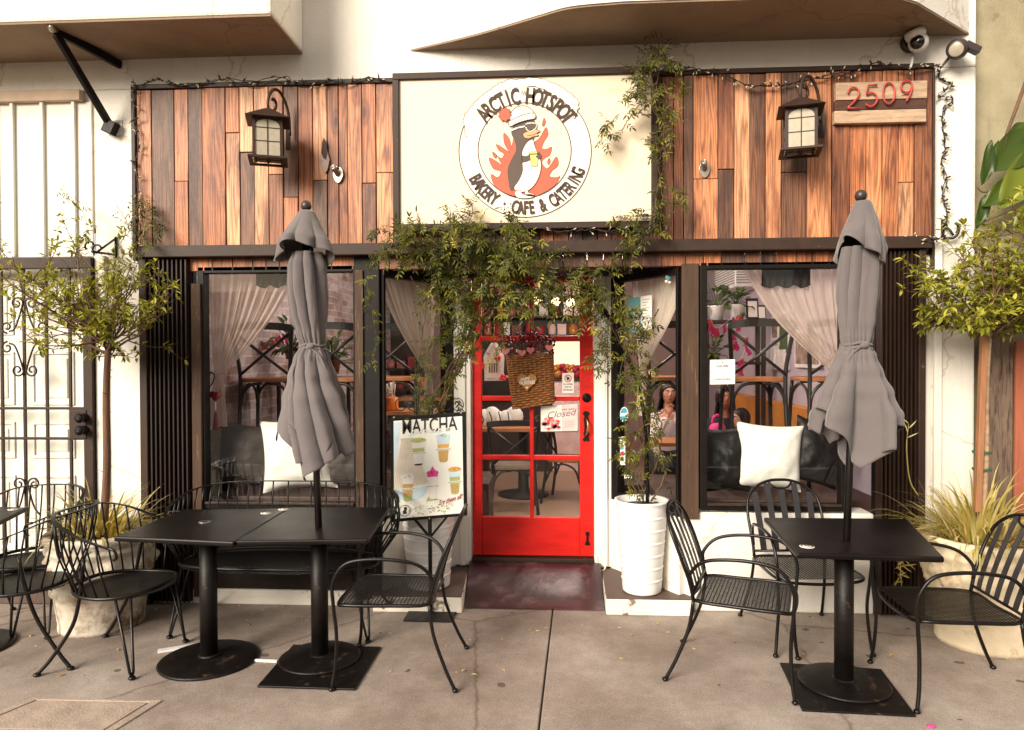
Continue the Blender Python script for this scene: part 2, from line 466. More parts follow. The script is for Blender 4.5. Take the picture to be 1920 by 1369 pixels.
def leaf_mat(name, stops, trans=0.35, rough=0.45):
    m, nt, bs = new_mat(name)
    at = N(nt, 'ShaderNodeAttribute', attribute_name='tint')
    rp = ramp(nt, at.outputs['Fac'], stops)
    L(nt, rp.outputs['Color'], bs.inputs['Base Color'])
    bs.inputs['Roughness'].default_value = rough
    bs.inputs['Specular IOR Level'].default_value = 0.35
    tr = nt.nodes.new('ShaderNodeBsdfTranslucent')
    k = nt.nodes.new('ShaderNodeMixRGB'); k.blend_type = 'MULTIPLY'; k.inputs['Fac'].default_value = 1
    L(nt, rp.outputs['Color'], k.inputs['Color1']); k.inputs['Color2'].default_value = (1.25, 1.2, 0.5, 1)
    L(nt, k.outputs['Color'], tr.inputs['Color'])
    mx = nt.nodes.new('ShaderNodeMixShader'); mx.inputs['Fac'].default_value = trans
    L(nt, bs.outputs[0], mx.inputs[1]); L(nt, tr.outputs[0], mx.inputs[2])
    L(nt, mx.outputs[0], nt.nodes['Material Output'].inputs['Surface'])
    return m
M_VINELEAF = leaf_mat('vine_leaf', [(0, srgb(42, 46, 14)), (0.5, srgb(82, 86, 26)), (0.85, srgb(138, 134, 48)), (1, srgb(196, 178, 90))])
M_TREELEAF = leaf_mat('tree_leaf', [(0, srgb(92, 98, 26)), (0.5, srgb(146, 148, 46)), (1, srgb(200, 192, 86))])
M_BIGLEAF = leaf_mat('broad_leaf', [(0, srgb(42, 62, 22)), (0.5, srgb(80, 98, 32)), (1, srgb(140, 146, 50))], rough=0.35)
M_GRASSLEAF = leaf_mat('strap_leaf', [(0, srgb(116, 112, 48)), (0.4, srgb(178, 164, 88)), (0.8, srgb(226, 212, 154)), (1, srgb(200, 164, 102))])
M_HOUSELEAF = leaf_mat('house_leaf', [(0, srgb(40, 62, 34)), (1, srgb(96, 120, 62))], trans=0.2)
M_CORD = mat('black_cord', srgb(30, 22, 18), 0.55)
M_BULB = mat('frosted_bulb', srgb(190, 176, 150), 0.25, spec=0.7)
M_STEEL = mat('galvanised_steel', srgb(176, 168, 156), 0.3, metal=0.8, var=0.15, vscale=30)
M_BRASS = mat('aged_brass', srgb(170, 132, 74), 0.3, metal=0.9, var=0.2, vscale=20)
M_PLASTICW = mat('white_plastic', (0.78, 0.76, 0.72, 1), 0.3, var=0.03)
M_PLASTICB = mat('dark_plastic', srgb(54, 44, 42), 0.4, var=0.1)
M_LENS = mat('dark_lens', srgb(14, 10, 10), 0.12, spec=0.8)
M_PLAQUE = mat('driftwood', srgb(176, 148, 122), 0.75, var=0.3, vscale=5, stretch=(1.2, 6, 9), bump=0.4, bscale=40, patch=(srgb(92, 66, 50), 8, 0.58, 0.68))
M_PLAQUED = mat('dark_driftwood', srgb(72, 40, 28), 0.65, var=0.4, vscale=5, stretch=(1.2, 6, 9), bump=0.4, bscale=40)
M_NUMRED = mat('red_numeral', srgb(176, 58, 50), 0.45, var=0.1)
M_WICKER = mat('wicker', srgb(150, 98, 52), 0.6, var=0.3, vscale=30, bump=0.2)
M_HEARTWOOD = mat('heart_wood', srgb(178, 122, 60), 0.6, var=0.12, vscale=12)
M_PINK = mat('pink_ornament', srgb(226, 134, 128), 0.55, var=0.12, vscale=30)
M_CRIMSON = mat('crimson_berry', srgb(110, 14, 24), 0.4, var=0.3, vscale=40)
M_HOTPINK = mat('hot_pink_ribbon', srgb(230, 60, 140), 0.6)
M_CORAL = mat('coral_ribbon', srgb(232, 84, 84), 0.6)
M_PAPER = mat('paper', srgb(240, 234, 224), 0.7, var=0.03)
M_PAPERTEAL = mat('paper_teal', srgb(104, 156, 158), 0.7, var=0.12, vscale=8)
M_PAPERBLUE = mat('paper_pale_blue', srgb(206, 216, 224), 0.7, var=0.08, vscale=10, c2=srgb(240, 220, 212))
M_INK = mat('ink', srgb(40, 32, 32), 0.7)
M_INKGREY = mat('ink_grey', srgb(150, 140, 132), 0.7)
M_INKRED = mat('ink_red', srgb(172, 44, 58), 0.7)
M_STICKBLUE = mat('sticker_blue', srgb(66, 160, 186), 0.5)
M_POSTER = mat('menu_poster', srgb(232, 232, 224), 0.45, var=0.03, vscale=3)
M_PBLUE = mat('poster_blue', srgb(196, 216, 226), 0.5)
M_PRIB = mat('poster_rib', srgb(222, 212, 196), 0.5)
M_PRIBD = mat('poster_rib_dark', srgb(204, 192, 176), 0.5)
M_PGREEN = mat('poster_green', srgb(168, 178, 110), 0.5, var=0.2, vscale=60)
M_PTAN = mat('poster_tan', srgb(190, 154, 92), 0.5, var=0.15, vscale=60)
M_PMAGENTA = mat('poster_magenta', srgb(214, 66, 140), 0.5, var=0.2, vscale=60)
M_PDARK = mat('poster_dark', srgb(70, 44, 36), 0.5)
M_PCUP = mat('poster_cup', srgb(226, 222, 214), 0.4)
M_PORANGE = mat('poster_orange', srgb(214, 160, 84), 0.5, var=0.2, vscale=60)
M_STOOLBLACK = mat('black_stool', srgb(28, 22, 20), 0.4, var=0.2)
M_STOOLSEAT = mat('oak_seat', srgb(150, 92, 48), 0.5, var=0.25, vscale=6, stretch=(2, 8, 8))
M_OAK = mat('oak_panel', srgb(196, 128, 56), 0.45, var=0.2, vscale=4, stretch=(1, 8, 8))
M_TABLEOAK = mat('oak_table', srgb(172, 112, 70), 0.5, var=0.2, vscale=4, stretch=(1, 8, 8))
M_FLOORWOOD = mat('pale_floor_boards', srgb(160, 134, 112), 0.4, var=0.2, vscale=3, stretch=(1, 9, 1))
M_PLATFORM = mat('dark_platform', srgb(64, 44, 35), 0.6, var=0.2, vscale=5)
M_LAVENDER = mat('lavender_wall', srgb(178, 166, 178), 0.85, var=0.04, vscale=2)
M_PINKWALL = mat('pink_wall', srgb(164, 140, 136), 0.85, var=0.05, vscale=2)
M_CEIL = mat('ceiling_paint', srgb(220, 206, 196), 0.9, var=0.04)
M_PILLOWW = mat('white_cotton', (0.80, 0.79, 0.73, 1), 0.9, var=0.03, vscale=6, bump=0.15, bscale=180)
M_PILLOWB = mat('black_satin', srgb(14, 9, 8), 0.46, var=0.25, vscale=5, bump=0.6, bscale=18, spec=0.3)
M_PILLOWG = mat('grey_velvet', srgb(50, 42, 38), 0.7, var=0.3, vscale=5, bump=0.2, bscale=10)
M_CUSHION = mat('beige_tweed', srgb(112, 98, 86), 0.9, var=0.25, vscale=40, bump=0.3, bscale=120)
M_FRAMEW = mat('white_frame', srgb(226, 216, 212), 0.5)
M_PHOTO = mat('framed_print', srgb(104, 92, 78), 0.5, var=0.5, vscale=14, c2=srgb(180, 150, 140))
M_LACE = mat('black_lace', srgb(26, 20, 22), 0.8)
M_SKIN = mat('skin', srgb(204, 150, 122), 0.55, var=0.06, sub=0.0)
M_SKIN2 = mat('brown_skin', srgb(172, 118, 92), 0.55, var=0.06)
M_HAIR = mat('black_hair', srgb(26, 18, 16), 0.4, var=0.3, vscale=20, stretch=(8, 8, 1))
M_SHIRTW = mat('white_floral_blouse', srgb(226, 214, 216), 0.8, var=0.08, vscale=14, patch=(srgb(150, 110, 150), 16, 0.6, 0.68))
M_SHIRTB = mat('dark_floral_shirt', srgb(34, 30, 42), 0.8, var=0.2, vscale=14, patch=(srgb(170, 150, 160), 22, 0.66, 0.72))
M_SHIRTP = mat('pale_plaid_shirt', srgb(206, 170, 172), 0.8, var=0.2, vscale=22)
M_TROUSERS = mat('dark_trousers', srgb(36, 34, 42), 0.85, var=0.15)
M_EYEW = mat('eye_white', srgb(226, 216, 206), 0.3)
M_LIP = mat('lip', srgb(140, 66, 60), 0.5)
M_ORANGE = mat('orange_jar', srgb(226, 120, 34), 0.4, var=0.2, vscale=30)
M_JAR = [mat('jar_amber', srgb(196, 128, 62), 0.25, var=0.35, vscale=50), mat('jar_rose', srgb(196, 120, 110), 0.25, var=0.35, vscale=50), mat('jar_gold', srgb(220, 176, 92), 0.25, var=0.35, vscale=50), mat('jar_brown', srgb(110, 66, 44), 0.25, var=0.35, vscale=50)]
M_CASE = mat('dark_cabinet', srgb(48, 34, 28), 0.5, var=0.25, vscale=5)
M_PALEPINK = mat('pale_pink_panel', srgb(232, 200, 196), 0.6)
M_FENCE = mat('grey_fence_board', srgb(112, 94, 80), 0.85, var=0.35, vscale=5, stretch=(7, 7, 0.9), bump=0.5, bscale=20, patch=(srgb(66, 48, 40), 6, 0.5, 0.62))
M_TERRA = mat('terracotta_board', srgb(150, 84, 60), 0.8, var=0.16, vscale=4, stretch=(5, 5, 0.8), bump=0.3, bscale=20)
M_KERB = mat('painted_kerb', (0.72, 0.67, 0.58, 1), 0.8, var=0.08, vscale=4, bump=0.6, bscale=24, patch=((0.2, 0.14, 0.1, 1), 6, 0.6, 0.64))
M_LEDGE = mat('dark_ledge_paint', srgb(84, 66, 58), 0.55, var=0.25, vscale=6, bump=0.3, bscale=30)
M_RAMP = mat('plum_ramp_paint', srgb(50, 32, 36), 0.34, var=0.3, vscale=3, bump=0.4, bscale=14, spec=0.55, patch=(srgb(112, 88, 92), 5, 0.52, 0.74))
M_ASPHALT = mat('asphalt', (0.05, 0.05, 0.05, 1), 0.9, var=0.2, vscale=20, bump=0.3)
M_FAR = mat('far_facade', (0.13, 0.10, 0.085, 1), 0.9, var=0.1, vscale=1)
M_FARWIN = mat('far_window', (0.05, 0.05, 0.06, 1), 0.2)

def frosted(name, c):
    m, nt, bs = new_mat(name)
    n1 = N(nt, 'ShaderNodeTexNoise', Scale=26.0, Detail=4.0); L(nt, coords(nt), n1.inputs['Vector'])
    rp = ramp(nt, n1.outputs['Fac'], [(0.3, mul(c, 0.82)), (0.7, c)])
    L(nt, rp.outputs['Color'], bs.inputs['Base Color'])
    bs.inputs['Roughness'].default_value = 0.25
    bs.inputs['Specular IOR Level'].default_value = 0.6
    return m
M_FROST = frosted('seeded_lantern_glass', srgb(172, 161, 142))

def glass_mat(name, refl=0.05):
    m, nt, bs = new_mat(name)
    nt.nodes.remove(bs)
    tr = nt.nodes.new('ShaderNodeBsdfTransparent'); tr.inputs['Color'].default_value = (0.93, 0.93, 0.92, 1)
    gl = nt.nodes.new('ShaderNodeBsdfGlossy'); gl.inputs['Roughness'].default_value = 0.015
    n1 = N(nt, 'ShaderNodeTexNoise', Scale=1.3, Detail=1.0); L(nt, coords(nt), n1.inputs['Vector'])
    bp = N(nt, 'ShaderNodeBump', Strength=0.04, Distance=0.02); L(nt, n1.outputs['Fac'], bp.inputs['Height'])
    L(nt, bp.outputs['Normal'], gl.inputs['Normal'])
    lw = nt.nodes.new('ShaderNodeLayerWeight'); lw.inputs['Blend'].default_value = 0.5     # same from both sides of the pane
    pw = N(nt, 'ShaderNodeMath', operation='POWER'); L(nt, lw.outputs['Facing'], pw.inputs[0]); pw.inputs[1].default_value = 5.0
    k = N(nt, 'ShaderNodeMath', operation='MULTIPLY_ADD'); L(nt, pw.outputs[0], k.inputs[0]); k.inputs[1].default_value = 0.9; k.inputs[2].default_value = refl
    mx = nt.nodes.new('ShaderNodeMixShader')
    L(nt, k.outputs[0], mx.inputs['Fac']); L(nt, tr.outputs[0], mx.inputs[1]); L(nt, gl.outputs[0], mx.inputs[2])
    L(nt, mx.outputs[0], nt.nodes['Material Output'].inputs['Surface'])
    return m
M_GLASS = glass_mat('window_glass', 0.05)
M_GLASSDOOR = glass_mat('door_glass', 0.04)

def sheer(name, c, alpha):
    m, nt, bs = new_mat(name)
    n1 = N(nt, 'ShaderNodeTexNoise', Scale=5.0, Detail=3.0); L(nt, coords(nt), n1.inputs['Vector'])
    rp = ramp(nt, n1.outputs['Fac'], [(0.3, mul(c, 0.88)), (0.7, c)])
    L(nt, rp.outputs['Color'], bs.inputs['Base Color'])
    bs.inputs['Roughness'].default_value = 0.9
    bs.inputs['Specular IOR Level'].default_value = 0.1
    tl = nt.nodes.new('ShaderNodeBsdfTranslucent'); L(nt, rp.outputs['Color'], tl.inputs['Color'])
    m1 = nt.nodes.new('ShaderNodeMixShader'); m1.inputs['Fac'].default_value = 0.5
    L(nt, bs.outputs[0], m1.inputs[1]); L(nt, tl.outputs[0], m1.inputs[2])
    tr = nt.nodes.new('ShaderNodeBsdfTransparent')
    m2 = nt.nodes.new('ShaderNodeMixShader'); m2.inputs['Fac'].default_value = alpha
    L(nt, tr.outputs[0], m2.inputs[1]); L(nt, m1.outputs[0], m2.inputs[2])
    L(nt, m2.outputs[0], nt.nodes['Material Output'].inputs['Surface'])
    return m
M_SHEER = sheer('sheer_curtain', srgb(214, 196, 186), 0.72)
M_SHEERW = sheer('ivory_curtain', srgb(246, 236, 224), 0.95)
M_CELLO = sheer('cellophane', srgb(236, 224, 216), 0.5)

def emitter(name, c, e):
    m, nt, bs = new_mat(name)
    bs.inputs['Base Color'].default_value = c
    bs.inputs['Emission Color'].default_value = c
    bs.inputs['Emission Strength'].default_value = e
    return m
M_LAMPGLOW = emitter('lit_bulb', (1.0, 0.66, 0.30, 1), 2.2)
M_CASEGLOW = emitter('lit_display_case', (1.0, 0.72, 0.40, 1), 0.75)

def brick():
    m, nt, bs = new_mat('whitewashed_brick')
    tc = nt.nodes.new('ShaderNodeTexCoord')
    sp = nt.nodes.new('ShaderNodeSeparateXYZ'); L(nt, tc.outputs['Object'], sp.inputs[0])
    cb = nt.nodes.new('ShaderNodeCombineXYZ'); 
    ad = N(nt, 'ShaderNodeMath', operation='ADD'); L(nt, sp.outputs[0], ad.inputs[0]); L(nt, sp.outputs[1], ad.inputs[1])
    L(nt, ad.outputs[0], cb.inputs[0]); L(nt, sp.outputs[2], cb.inputs[1])
    b = nt.nodes.new('ShaderNodeTexBrick')
    b.inputs['Scale'].default_value = 1.0
    b.inputs['Brick Width'].default_value = 0.21; b.inputs['Row Height'].default_value = 0.073
    b.inputs['Mortar Size'].default_value = 0.007
    b.inputs['Color1'].default_value = srgb(196, 186, 192); b.inputs['Color2'].default_value = srgb(164, 140, 136)
    b.inputs['Mortar'].default_value = srgb(206, 196, 196)
    n0 = N(nt, 'ShaderNodeTexNoise', Scale=9.0, Detail=4.0); L(nt, cb.outputs[0], n0.inputs['Vector'])
    mxv = nt.nodes.new('ShaderNodeMixRGB'); mxv.inputs['Fac'].default_value = 0.02
    L(nt, cb.outputs[0], mxv.inputs['Color1']); L(nt, n0.outputs['Color'], mxv.inputs['Color2'])
    L(nt, mxv.outputs[0], b.inputs['Vector'])
    n1 = N(nt, 'ShaderNodeTexNoise', Scale=2.3, Detail=6.0, Roughness=0.7); L(nt, cb.outputs[0], n1.inputs['Vector'])
    rp = ramp(nt, n1.outputs['Fac'], [(0.46, (0, 0, 0, 1)), (0.62, (1, 1, 1, 1))])
    mx = nt.nodes.new('ShaderNodeMixRGB'); L(nt, rp.outputs[0], mx.inputs['Fac'])
    L(nt, b.outputs['Color'], mx.inputs['Color1'])
    k = nt.nodes.new('ShaderNodeMixRGB'); k.blend_type = 'MULTIPLY'; k.inputs['Fac'].default_value = 1; k.inputs['Color2'].default_value = (0.55, 0.42, 0.38, 1)
    L(nt, b.outputs['Color'], k.inputs['Color1']); L(nt, k.outputs[0], mx.inputs['Color2'])
    L(nt, mx.outputs[0], bs.inputs['Base Color']); bs.inputs['Roughness'].default_value = 0.9
    bp = N(nt, 'ShaderNodeBump', Strength=0.6, Distance=0.008); bp.invert = True
    L(nt, b.outputs['Fac'], bp.inputs['Height']); L(nt, bp.outputs['Normal'], bs.inputs['Normal'])
    return m
M_BRICK = brick()

def concrete():
    m, nt, bs = new_mat('sidewalk_concrete')
    tc = nt.nodes.new('ShaderNodeTexCoord'); vec = tc.outputs['Object']
    base = N(nt, 'ShaderNodeTexNoise', Scale=1.1, Detail=8.0, Roughness=0.62); L(nt, vec, base.inputs['Vector'])
    c = ramp(nt, base.outputs['Fac'], [(0.28, (0.20, 0.152, 0.126, 1)), (0.5, (0.325, 0.27, 0.235, 1)), (0.72, (0.44, 0.385, 0.345, 1))])
    fine = N(nt, 'ShaderNodeTexNoise', Scale=170.0, Detail=3.0); L(nt, vec, fine.inputs['Vector'])
    f = ramp(nt, fine.outputs['Fac'], [(0.28, (0.6, 0.58, 0.56, 1)), (0.68, (1.18, 1.18, 1.18, 1))])
    mid = N(nt, 'ShaderNodeTexNoise', Scale=7.0, Detail=6.0, Roughness=0.7); L(nt, vec, mid.inputs['Vector'])
    md = ramp(nt, mid.outputs['Fac'], [(0.3, (0.78, 0.75, 0.72, 1)), (0.65, (1.06, 1.06, 1.06, 1))])
    # trodden gum and drip spots: sparse irregular cells
    wn = N(nt, 'ShaderNodeTexNoise', Scale=14.0, Detail=2.0); L(nt, vec, wn.inputs['Vector'])
    wv = nt.nodes.new('ShaderNodeMixRGB'); wv.inputs['Fac'].default_value = 0.05
    L(nt, vec, wv.inputs['Color1']); L(nt, wn.outputs['Color'], wv.inputs['Color2'])
    vo = N(nt, 'ShaderNodeTexVoronoi', Scale=4.6); L(nt, wv.outputs[0], vo.inputs['Vector'])
    sp = nt.nodes.new('ShaderNodeSeparateColor'); L(nt, vo.outputs['Color'], sp.inputs[0])
    sz = N(nt, 'ShaderNodeMath', operation='MULTIPLY'); L(nt, sp.outputs[0], sz.inputs[0]); sz.inputs[1].default_value = 0.125
    lt = N(nt, 'ShaderNodeMath', operation='LESS_THAN'); L(nt, vo.outputs['Distance'], lt.inputs[0]); L(nt, sz.outputs[0], lt.inputs[1])
    g2 = N(nt, 'ShaderNodeMath', operation='GREATER_THAN'); L(nt, sp.outputs[1], g2.inputs[0]); g2.inputs[1].default_value = 0.1
    gm = N(nt, 'ShaderNodeMath', operation='MULTIPLY'); L(nt, lt.outputs[0], gm.inputs[0]); L(nt, g2.outputs[0], gm.inputs[1])
    gk = N(nt, 'ShaderNodeMath', operation='MULTIPLY'); L(nt, gm.outputs[0], gk.inputs[0]); gk.inputs[1].default_value = 0.8
    # hairline cracks
    vc = N(nt, 'ShaderNodeTexVoronoi', feature='DISTANCE_TO_EDGE', Scale=0.45); L(nt, wv.outputs[0], vc.inputs['Vector'])
    ck = ramp(nt, vc.outputs['Distance'], [(0.0, (0.4, 0.34, 0.3, 1)), (0.006, (1, 1, 1, 1))])
    cur = c.outputs[0]
    for nd, k in ((f, 0.9), (md, 0.9), (ck, 0.7)):
        mx = nt.nodes.new('ShaderNodeMixRGB'); mx.blend_type = 'MULTIPLY'; mx.inputs['Fac'].default_value = k
        L(nt, cur, mx.inputs['Color1']); L(nt, nd.outputs['Color'], mx.inputs['Color2']); cur = mx.outputs[0]
    mx = nt.nodes.new('ShaderNodeMixRGB'); L(nt, gk.outputs[0], mx.inputs['Fac']); L(nt, cur, mx.inputs['Color1'])
    mx.inputs['Color2'].default_value = (0.085, 0.058, 0.045, 1); cur = mx.outputs[0]
    L(nt, cur, bs.inputs['Base Color'])
    bs.inputs['Roughness'].default_value = 0.78; bs.inputs['Specular IOR Level'].default_value = 0.3
    sm = N(nt, 'ShaderNodeMath', operation='ADD'); L(nt, fine.outputs['Fac'], sm.inputs[0]); L(nt, mid.outputs['Fac'], sm.inputs[1])
    bp = N(nt, 'ShaderNodeBump', Strength=0.4, Distance=0.004); L(nt, sm.outputs[0], bp.inputs['Height']); L(nt, bp.outputs['Normal'], bs.inputs['Normal'])
    return m
M_CONC = concrete()
# ------------------------------------------------------------------ ground
JA, JB = PZ(1037, 1140), PZ(1010, 1369)
def jx(y): return JA.x + (JB.x - JA.x) * (y - JA.y) / (JB.y - JA.y)
g = MB()
yA, yB, w = -6.0, 8.0, 0.0045
for side in (-1, 1):
    # slabs divided by tooled joints
    ys = [yA, -4.2, -1.95, yB]
    for i in range(3):
        y0, y1 = ys[i] + w, ys[i + 1] - w
        x0, x1 = jx(y0) + side * w, jx(y1) + side * w
        e = side * 45
        q = [(x0, y0), (x1, y1), (e, y1), (e, y0)]
        if side > 0: q.reverse()
        g.prismz(q, -0.06, 0.0)
g.build('sidewalk', M_CONC, bevel=0.006)['kind'] = 'structure'
g = MB(); g.add([(-400, -400, -0.16), (400, -400, -0.16), (400, 60, -0.16), (-400, 60, -0.16)], [(0, 1, 2, 3)])
g.build('street', M_ASPHALT)['kind'] = 'structure'
g = MB(); g.box((-45, -5.98, -0.055), (45, 7.5, -0.02)); g.build('joint_bed', mat('joint_dirt', srgb(78, 58, 46), 0.95))['kind'] = 'structure'
g = MB(); g.box((-45, -6.2, -0.2), (45, -6.0, 0.0)); g.build('kerb', M_KERB, bevel=0.02)['kind'] = 'structure'

# utility cover set into the walk
uc = thing('utility_cover', 'rectangular concrete utility cover set flush in the sidewalk', 'utility cover', (-2.6, -1.9, 0))
c0 = [PZ(60, 1310), PZ(305, 1315), PZ(205, 1378), PZ(-90, 1372)]
def inset(q, k):
    c = sum(q, Vector()) / 4
    return [c + (p - c) * (1 - k) for p in q]
M_COVER = mat('cover_concrete', (0.37, 0.29, 0.235, 1), 0.85, var=0.2, vscale=9, bump=0.5, bscale=90)
g = MB()
o_, i_ = c0, inset(c0, 0.13)
for k in range(4):
    a, b, c, d = o_[k], o_[(k + 1) % 4], i_[(k + 1) % 4], i_[k]
    q = [(p.x, p.y) for p in (a, b, c, d)]
    g.prismz(q[::-1], -0.005, 0.007)
g.build('rim', M_COVER, uc, bevel=0.003)
g = MB(); q = [(p.x, p.y) for p in inset(c0, 0.16)]; g.prismz(q[::-1], -0.005, 0.006)
g.build('lid', M_COVER, uc, bevel=0.003)

# ------------------------------------------------------------------ cafe building
B = thing('cafe_building', 'white stucco cafe front with reclaimed wood cladding, dark framed windows and red door', 'building', (0, 0, 0))
xGate, xPilL, xPilR, xCorner = X(182), X(270), X(1742), X(1828)
ZTOP, ZPL, ZSOF = 7.0, 3.545, 3.76
PostL0, PostL1 = X(666), X(714)
PostR0, PostR1 = X(1277), X(1309)
m = MB()
m.box((-7.5, 0, ZPL), (xCorner, 0.25, ZTOP))              # wall above the cladding
m.box((xGate, 0.0, 0.0), (xPilL, 0.25, ZPL))              # left pier
m.box((xPilR, 0.0, 0.0), (xCorner, 0.25, ZPL))            # right pier
m.box((xCorner - 0.25, 0.25, 0.0), (xCorner, 7.0, ZTOP))  # flank
m.box((xPilL, 0.05, 2.46), (xPilR, 0.25, ZPL))            # backing of the cladding
m.box((-7.5, 0.03, 2.6), (xGate, 0.25, ZPL))              # above the gate (behind siding)
m.box((-7.5, 0.0, 0.0), (-4.3, 0.25, ZPL))
m.build('wall', M_STUCCO, B, bevel=0.012)
# stucco reveal beside the right shutter
m = MB(); m.box((X(1728), -0.015, 0.0), (X(1744), 0.0, 2.33)); m.box((X(1748), -0.03, 0.0), (X(1762), 0.0, 2.42)); m.build('pier_trim', M_WHITEPAINT, B, bevel=0.004)
# low walls under windows
m = MB()
m.box((PostR0 + 0.03, 0.0, 0.0), (X(1640), 0.2, 0.66))
m.build('window_wall', M_STUCCO, B, bevel=0.012)
m = MB(); m.box((xPilL, 0.0, 0.1), (PostL1, 0.18, 0.67)); m.build('dark_apron', M_DARKWOOD, B, bevel=0.006)
m = MB(); m.box((xPilL, -0.02, 0.0), (PostL1, 0.18, 0.10)); m.build('base_board', M_CHIPWHITE, B, bevel=0.006)
# overhanging bays
m = MB(); m.box((-7.5, -0.55, ZSOF), (-1.695, 0.0, ZTOP)); m.build('upper_bay', M_STUCCO, B, bevel=0.02)
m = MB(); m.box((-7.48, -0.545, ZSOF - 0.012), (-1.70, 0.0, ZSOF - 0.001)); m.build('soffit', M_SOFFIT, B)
bay = [(-0.96, 0.0), (0.075, -0.55), (1.985, -0.55), (2.66, 0.0)]
arc = spline([V(-0.96, 0, 0), V(-0.5, -0.2, 0), V(-0.1, -0.42, 0), V(0.1, -0.52, 0), V(0.4, -0.56, 0)], 5)
poly = [(p.x, p.y) for p in arc] + [(1.9, -0.56), (2.12, -0.44), (2.66, 0.0)]
m = MB(); m.prismz(poly, ZSOF, ZTOP); m.build('upper_bay', M_STUCCO, B)
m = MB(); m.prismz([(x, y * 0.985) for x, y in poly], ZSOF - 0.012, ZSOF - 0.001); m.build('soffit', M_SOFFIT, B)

# plank cladding: boards run vertically, some spliced
def cladding(name, spec, z0, z1, y=-0.035):
    m = MB(); r = random.Random(5)
    for x0, x1, parts in spec:
        a, b = X(x0), X(x1)
        zt = z1
        for k, (py, t) in enumerate(parts):
            zb = Z(py, 0, (x0 + x1) / 2) if py else z0
            m.ct = max(0, min(1, t + r.uniform(-0.04, 0.04)))
            dy = r.uniform(-0.006, 0.006)
            m.box((a + 0.0025, y + dy, zb + 0.002), (b - 0.0025, 0.048, zt - 0.002))
            zt = zb
    return m.build(name, M_PLANK, B, bevel=0.003)
LT = [(265, 293, [(0, .78)]), (293, 335, [(0, .12)]), (335, 361, [(342, .68), (0, .58)]), (361, 388, [(0, .16)]), (388, 431, [(0, .50)]), (431, 457, [(252, .62), (0, .88)]),
      (457, 484, [(288, .98), (0, .22)]), (484, 511, [(0, .86)]), (511, 538, [(330, .72), (0, .34)]), (538, 565, [(372, .24), (0, .6)]), (565, 592, [(0, .42)]), (592, 619, [(340, .88), (0, .1)]), (619, 640, [(0, .42)]), (640, 657, [(0, .46)]),
      (657, 684, [(0, .72)]), (684, 710, [(346, .52), (0, .3)]), (710, 742, [(326, .82), (0, .9)])]
cladding('plank_cladding', LT, 2.452, ZPL - 0.02)
RT = [(1226, 1240, [(0, .3)]), (1240, 1262, [(0, .3)]), (1262, 1280, [(0, .42)]), (1280, 1298, [(0, .2)]), (1298, 1344, [(338, .64), (0, .7)]), (1344, 1374, [(320, .44), (0, .16)]), (1374, 1403, [(0, .92)]), (1403, 1432, [(0, .24)]), (1432, 1461, [(0, .76)]),
      (1461, 1508, [(326, .06), (0, .2)]), (1508, 1555, [(0, .8)]), (1555, 1589, [(0, .4)]), (1589, 1619, [(0, .5)]), (1619, 1649, [(0, .78)]), (1649, 1679, [(0, .68)]), (1679, 1708, [(344, .74), (0, .92)]), (1708, 1741, [(0, .3)])]
cladding('plank_cladding', RT, 2.452, ZPL - 0.02)
# resin filled knot hole in one of the boards
m = MB(); k_ = [(607, 262), (611, 268), (614, 284), (618, 300), (614, 318), (610, 325), (604, 318), (600, 300), (603, 280)]
m.prism([(P(a, b, -.046).x, P(a, b, -.046).z) for a, b in k_][::-1], -.0475, -.036); m.build('resin_knot', mat('amber_resin', srgb(176, 88, 22), 0.3, var=.5, vscale=30, c2=srgb(60, 26, 12)), B)
m = MB(); k_ = [(607, 258), (612, 268), (614, 288), (611, 300), (606, 296), (602, 286), (604, 268)]
m.prism([(P(a, b, -.048).x, P(a, b, -.048).z) for a, b in k_][::-1], -.049, -.0476); m.build('resin_knot', mat('charred_knot', srgb(44, 24, 14), 0.7, var=.4, vscale=40, bump=.6), B)
# boards behind the sign and the short boards under the beam
cladding('plank_cladding', [(742 + 27 * i, 769 + 27 * i, [(0, rnd.choice([.1, .3, .5]))]) for i in range(18)], 2.452, ZPL - 0.02)
m = MB(); x = X(286)
while x < X(1640):
    w_ = rnd.uniform(0.09, 0.17); m.ct = rnd.choice([.1, .25, .45, .6, .5, .3])
    m.box((x, -0.02, 2.285), (x + w_ - 0.004, 0.04, 2.37)); x += w_
m.build('plank_cladding', M_PLANK, B, bevel=0.003)
m = MB()
m.box((X(258), -0.05, 2.36), (X(265.5), 0.0, ZPL)); m.box((X(258), -0.05, ZPL - 0.02), (xPilR, 0.0, ZPL + 0.012)); m.box((X(1740), -0.05, 2.25), (X(1744), 0.0, ZPL - 0.02))
m.build('cladding_trim', M_BROWNMETAL, B, bevel=0.004)
m = MB(); m.box((X(272), -0.10, 2.372), (X(1733), 0.03, 2.450)); m.build('beam', M_BROWNMETAL, B, bevel=0.006)

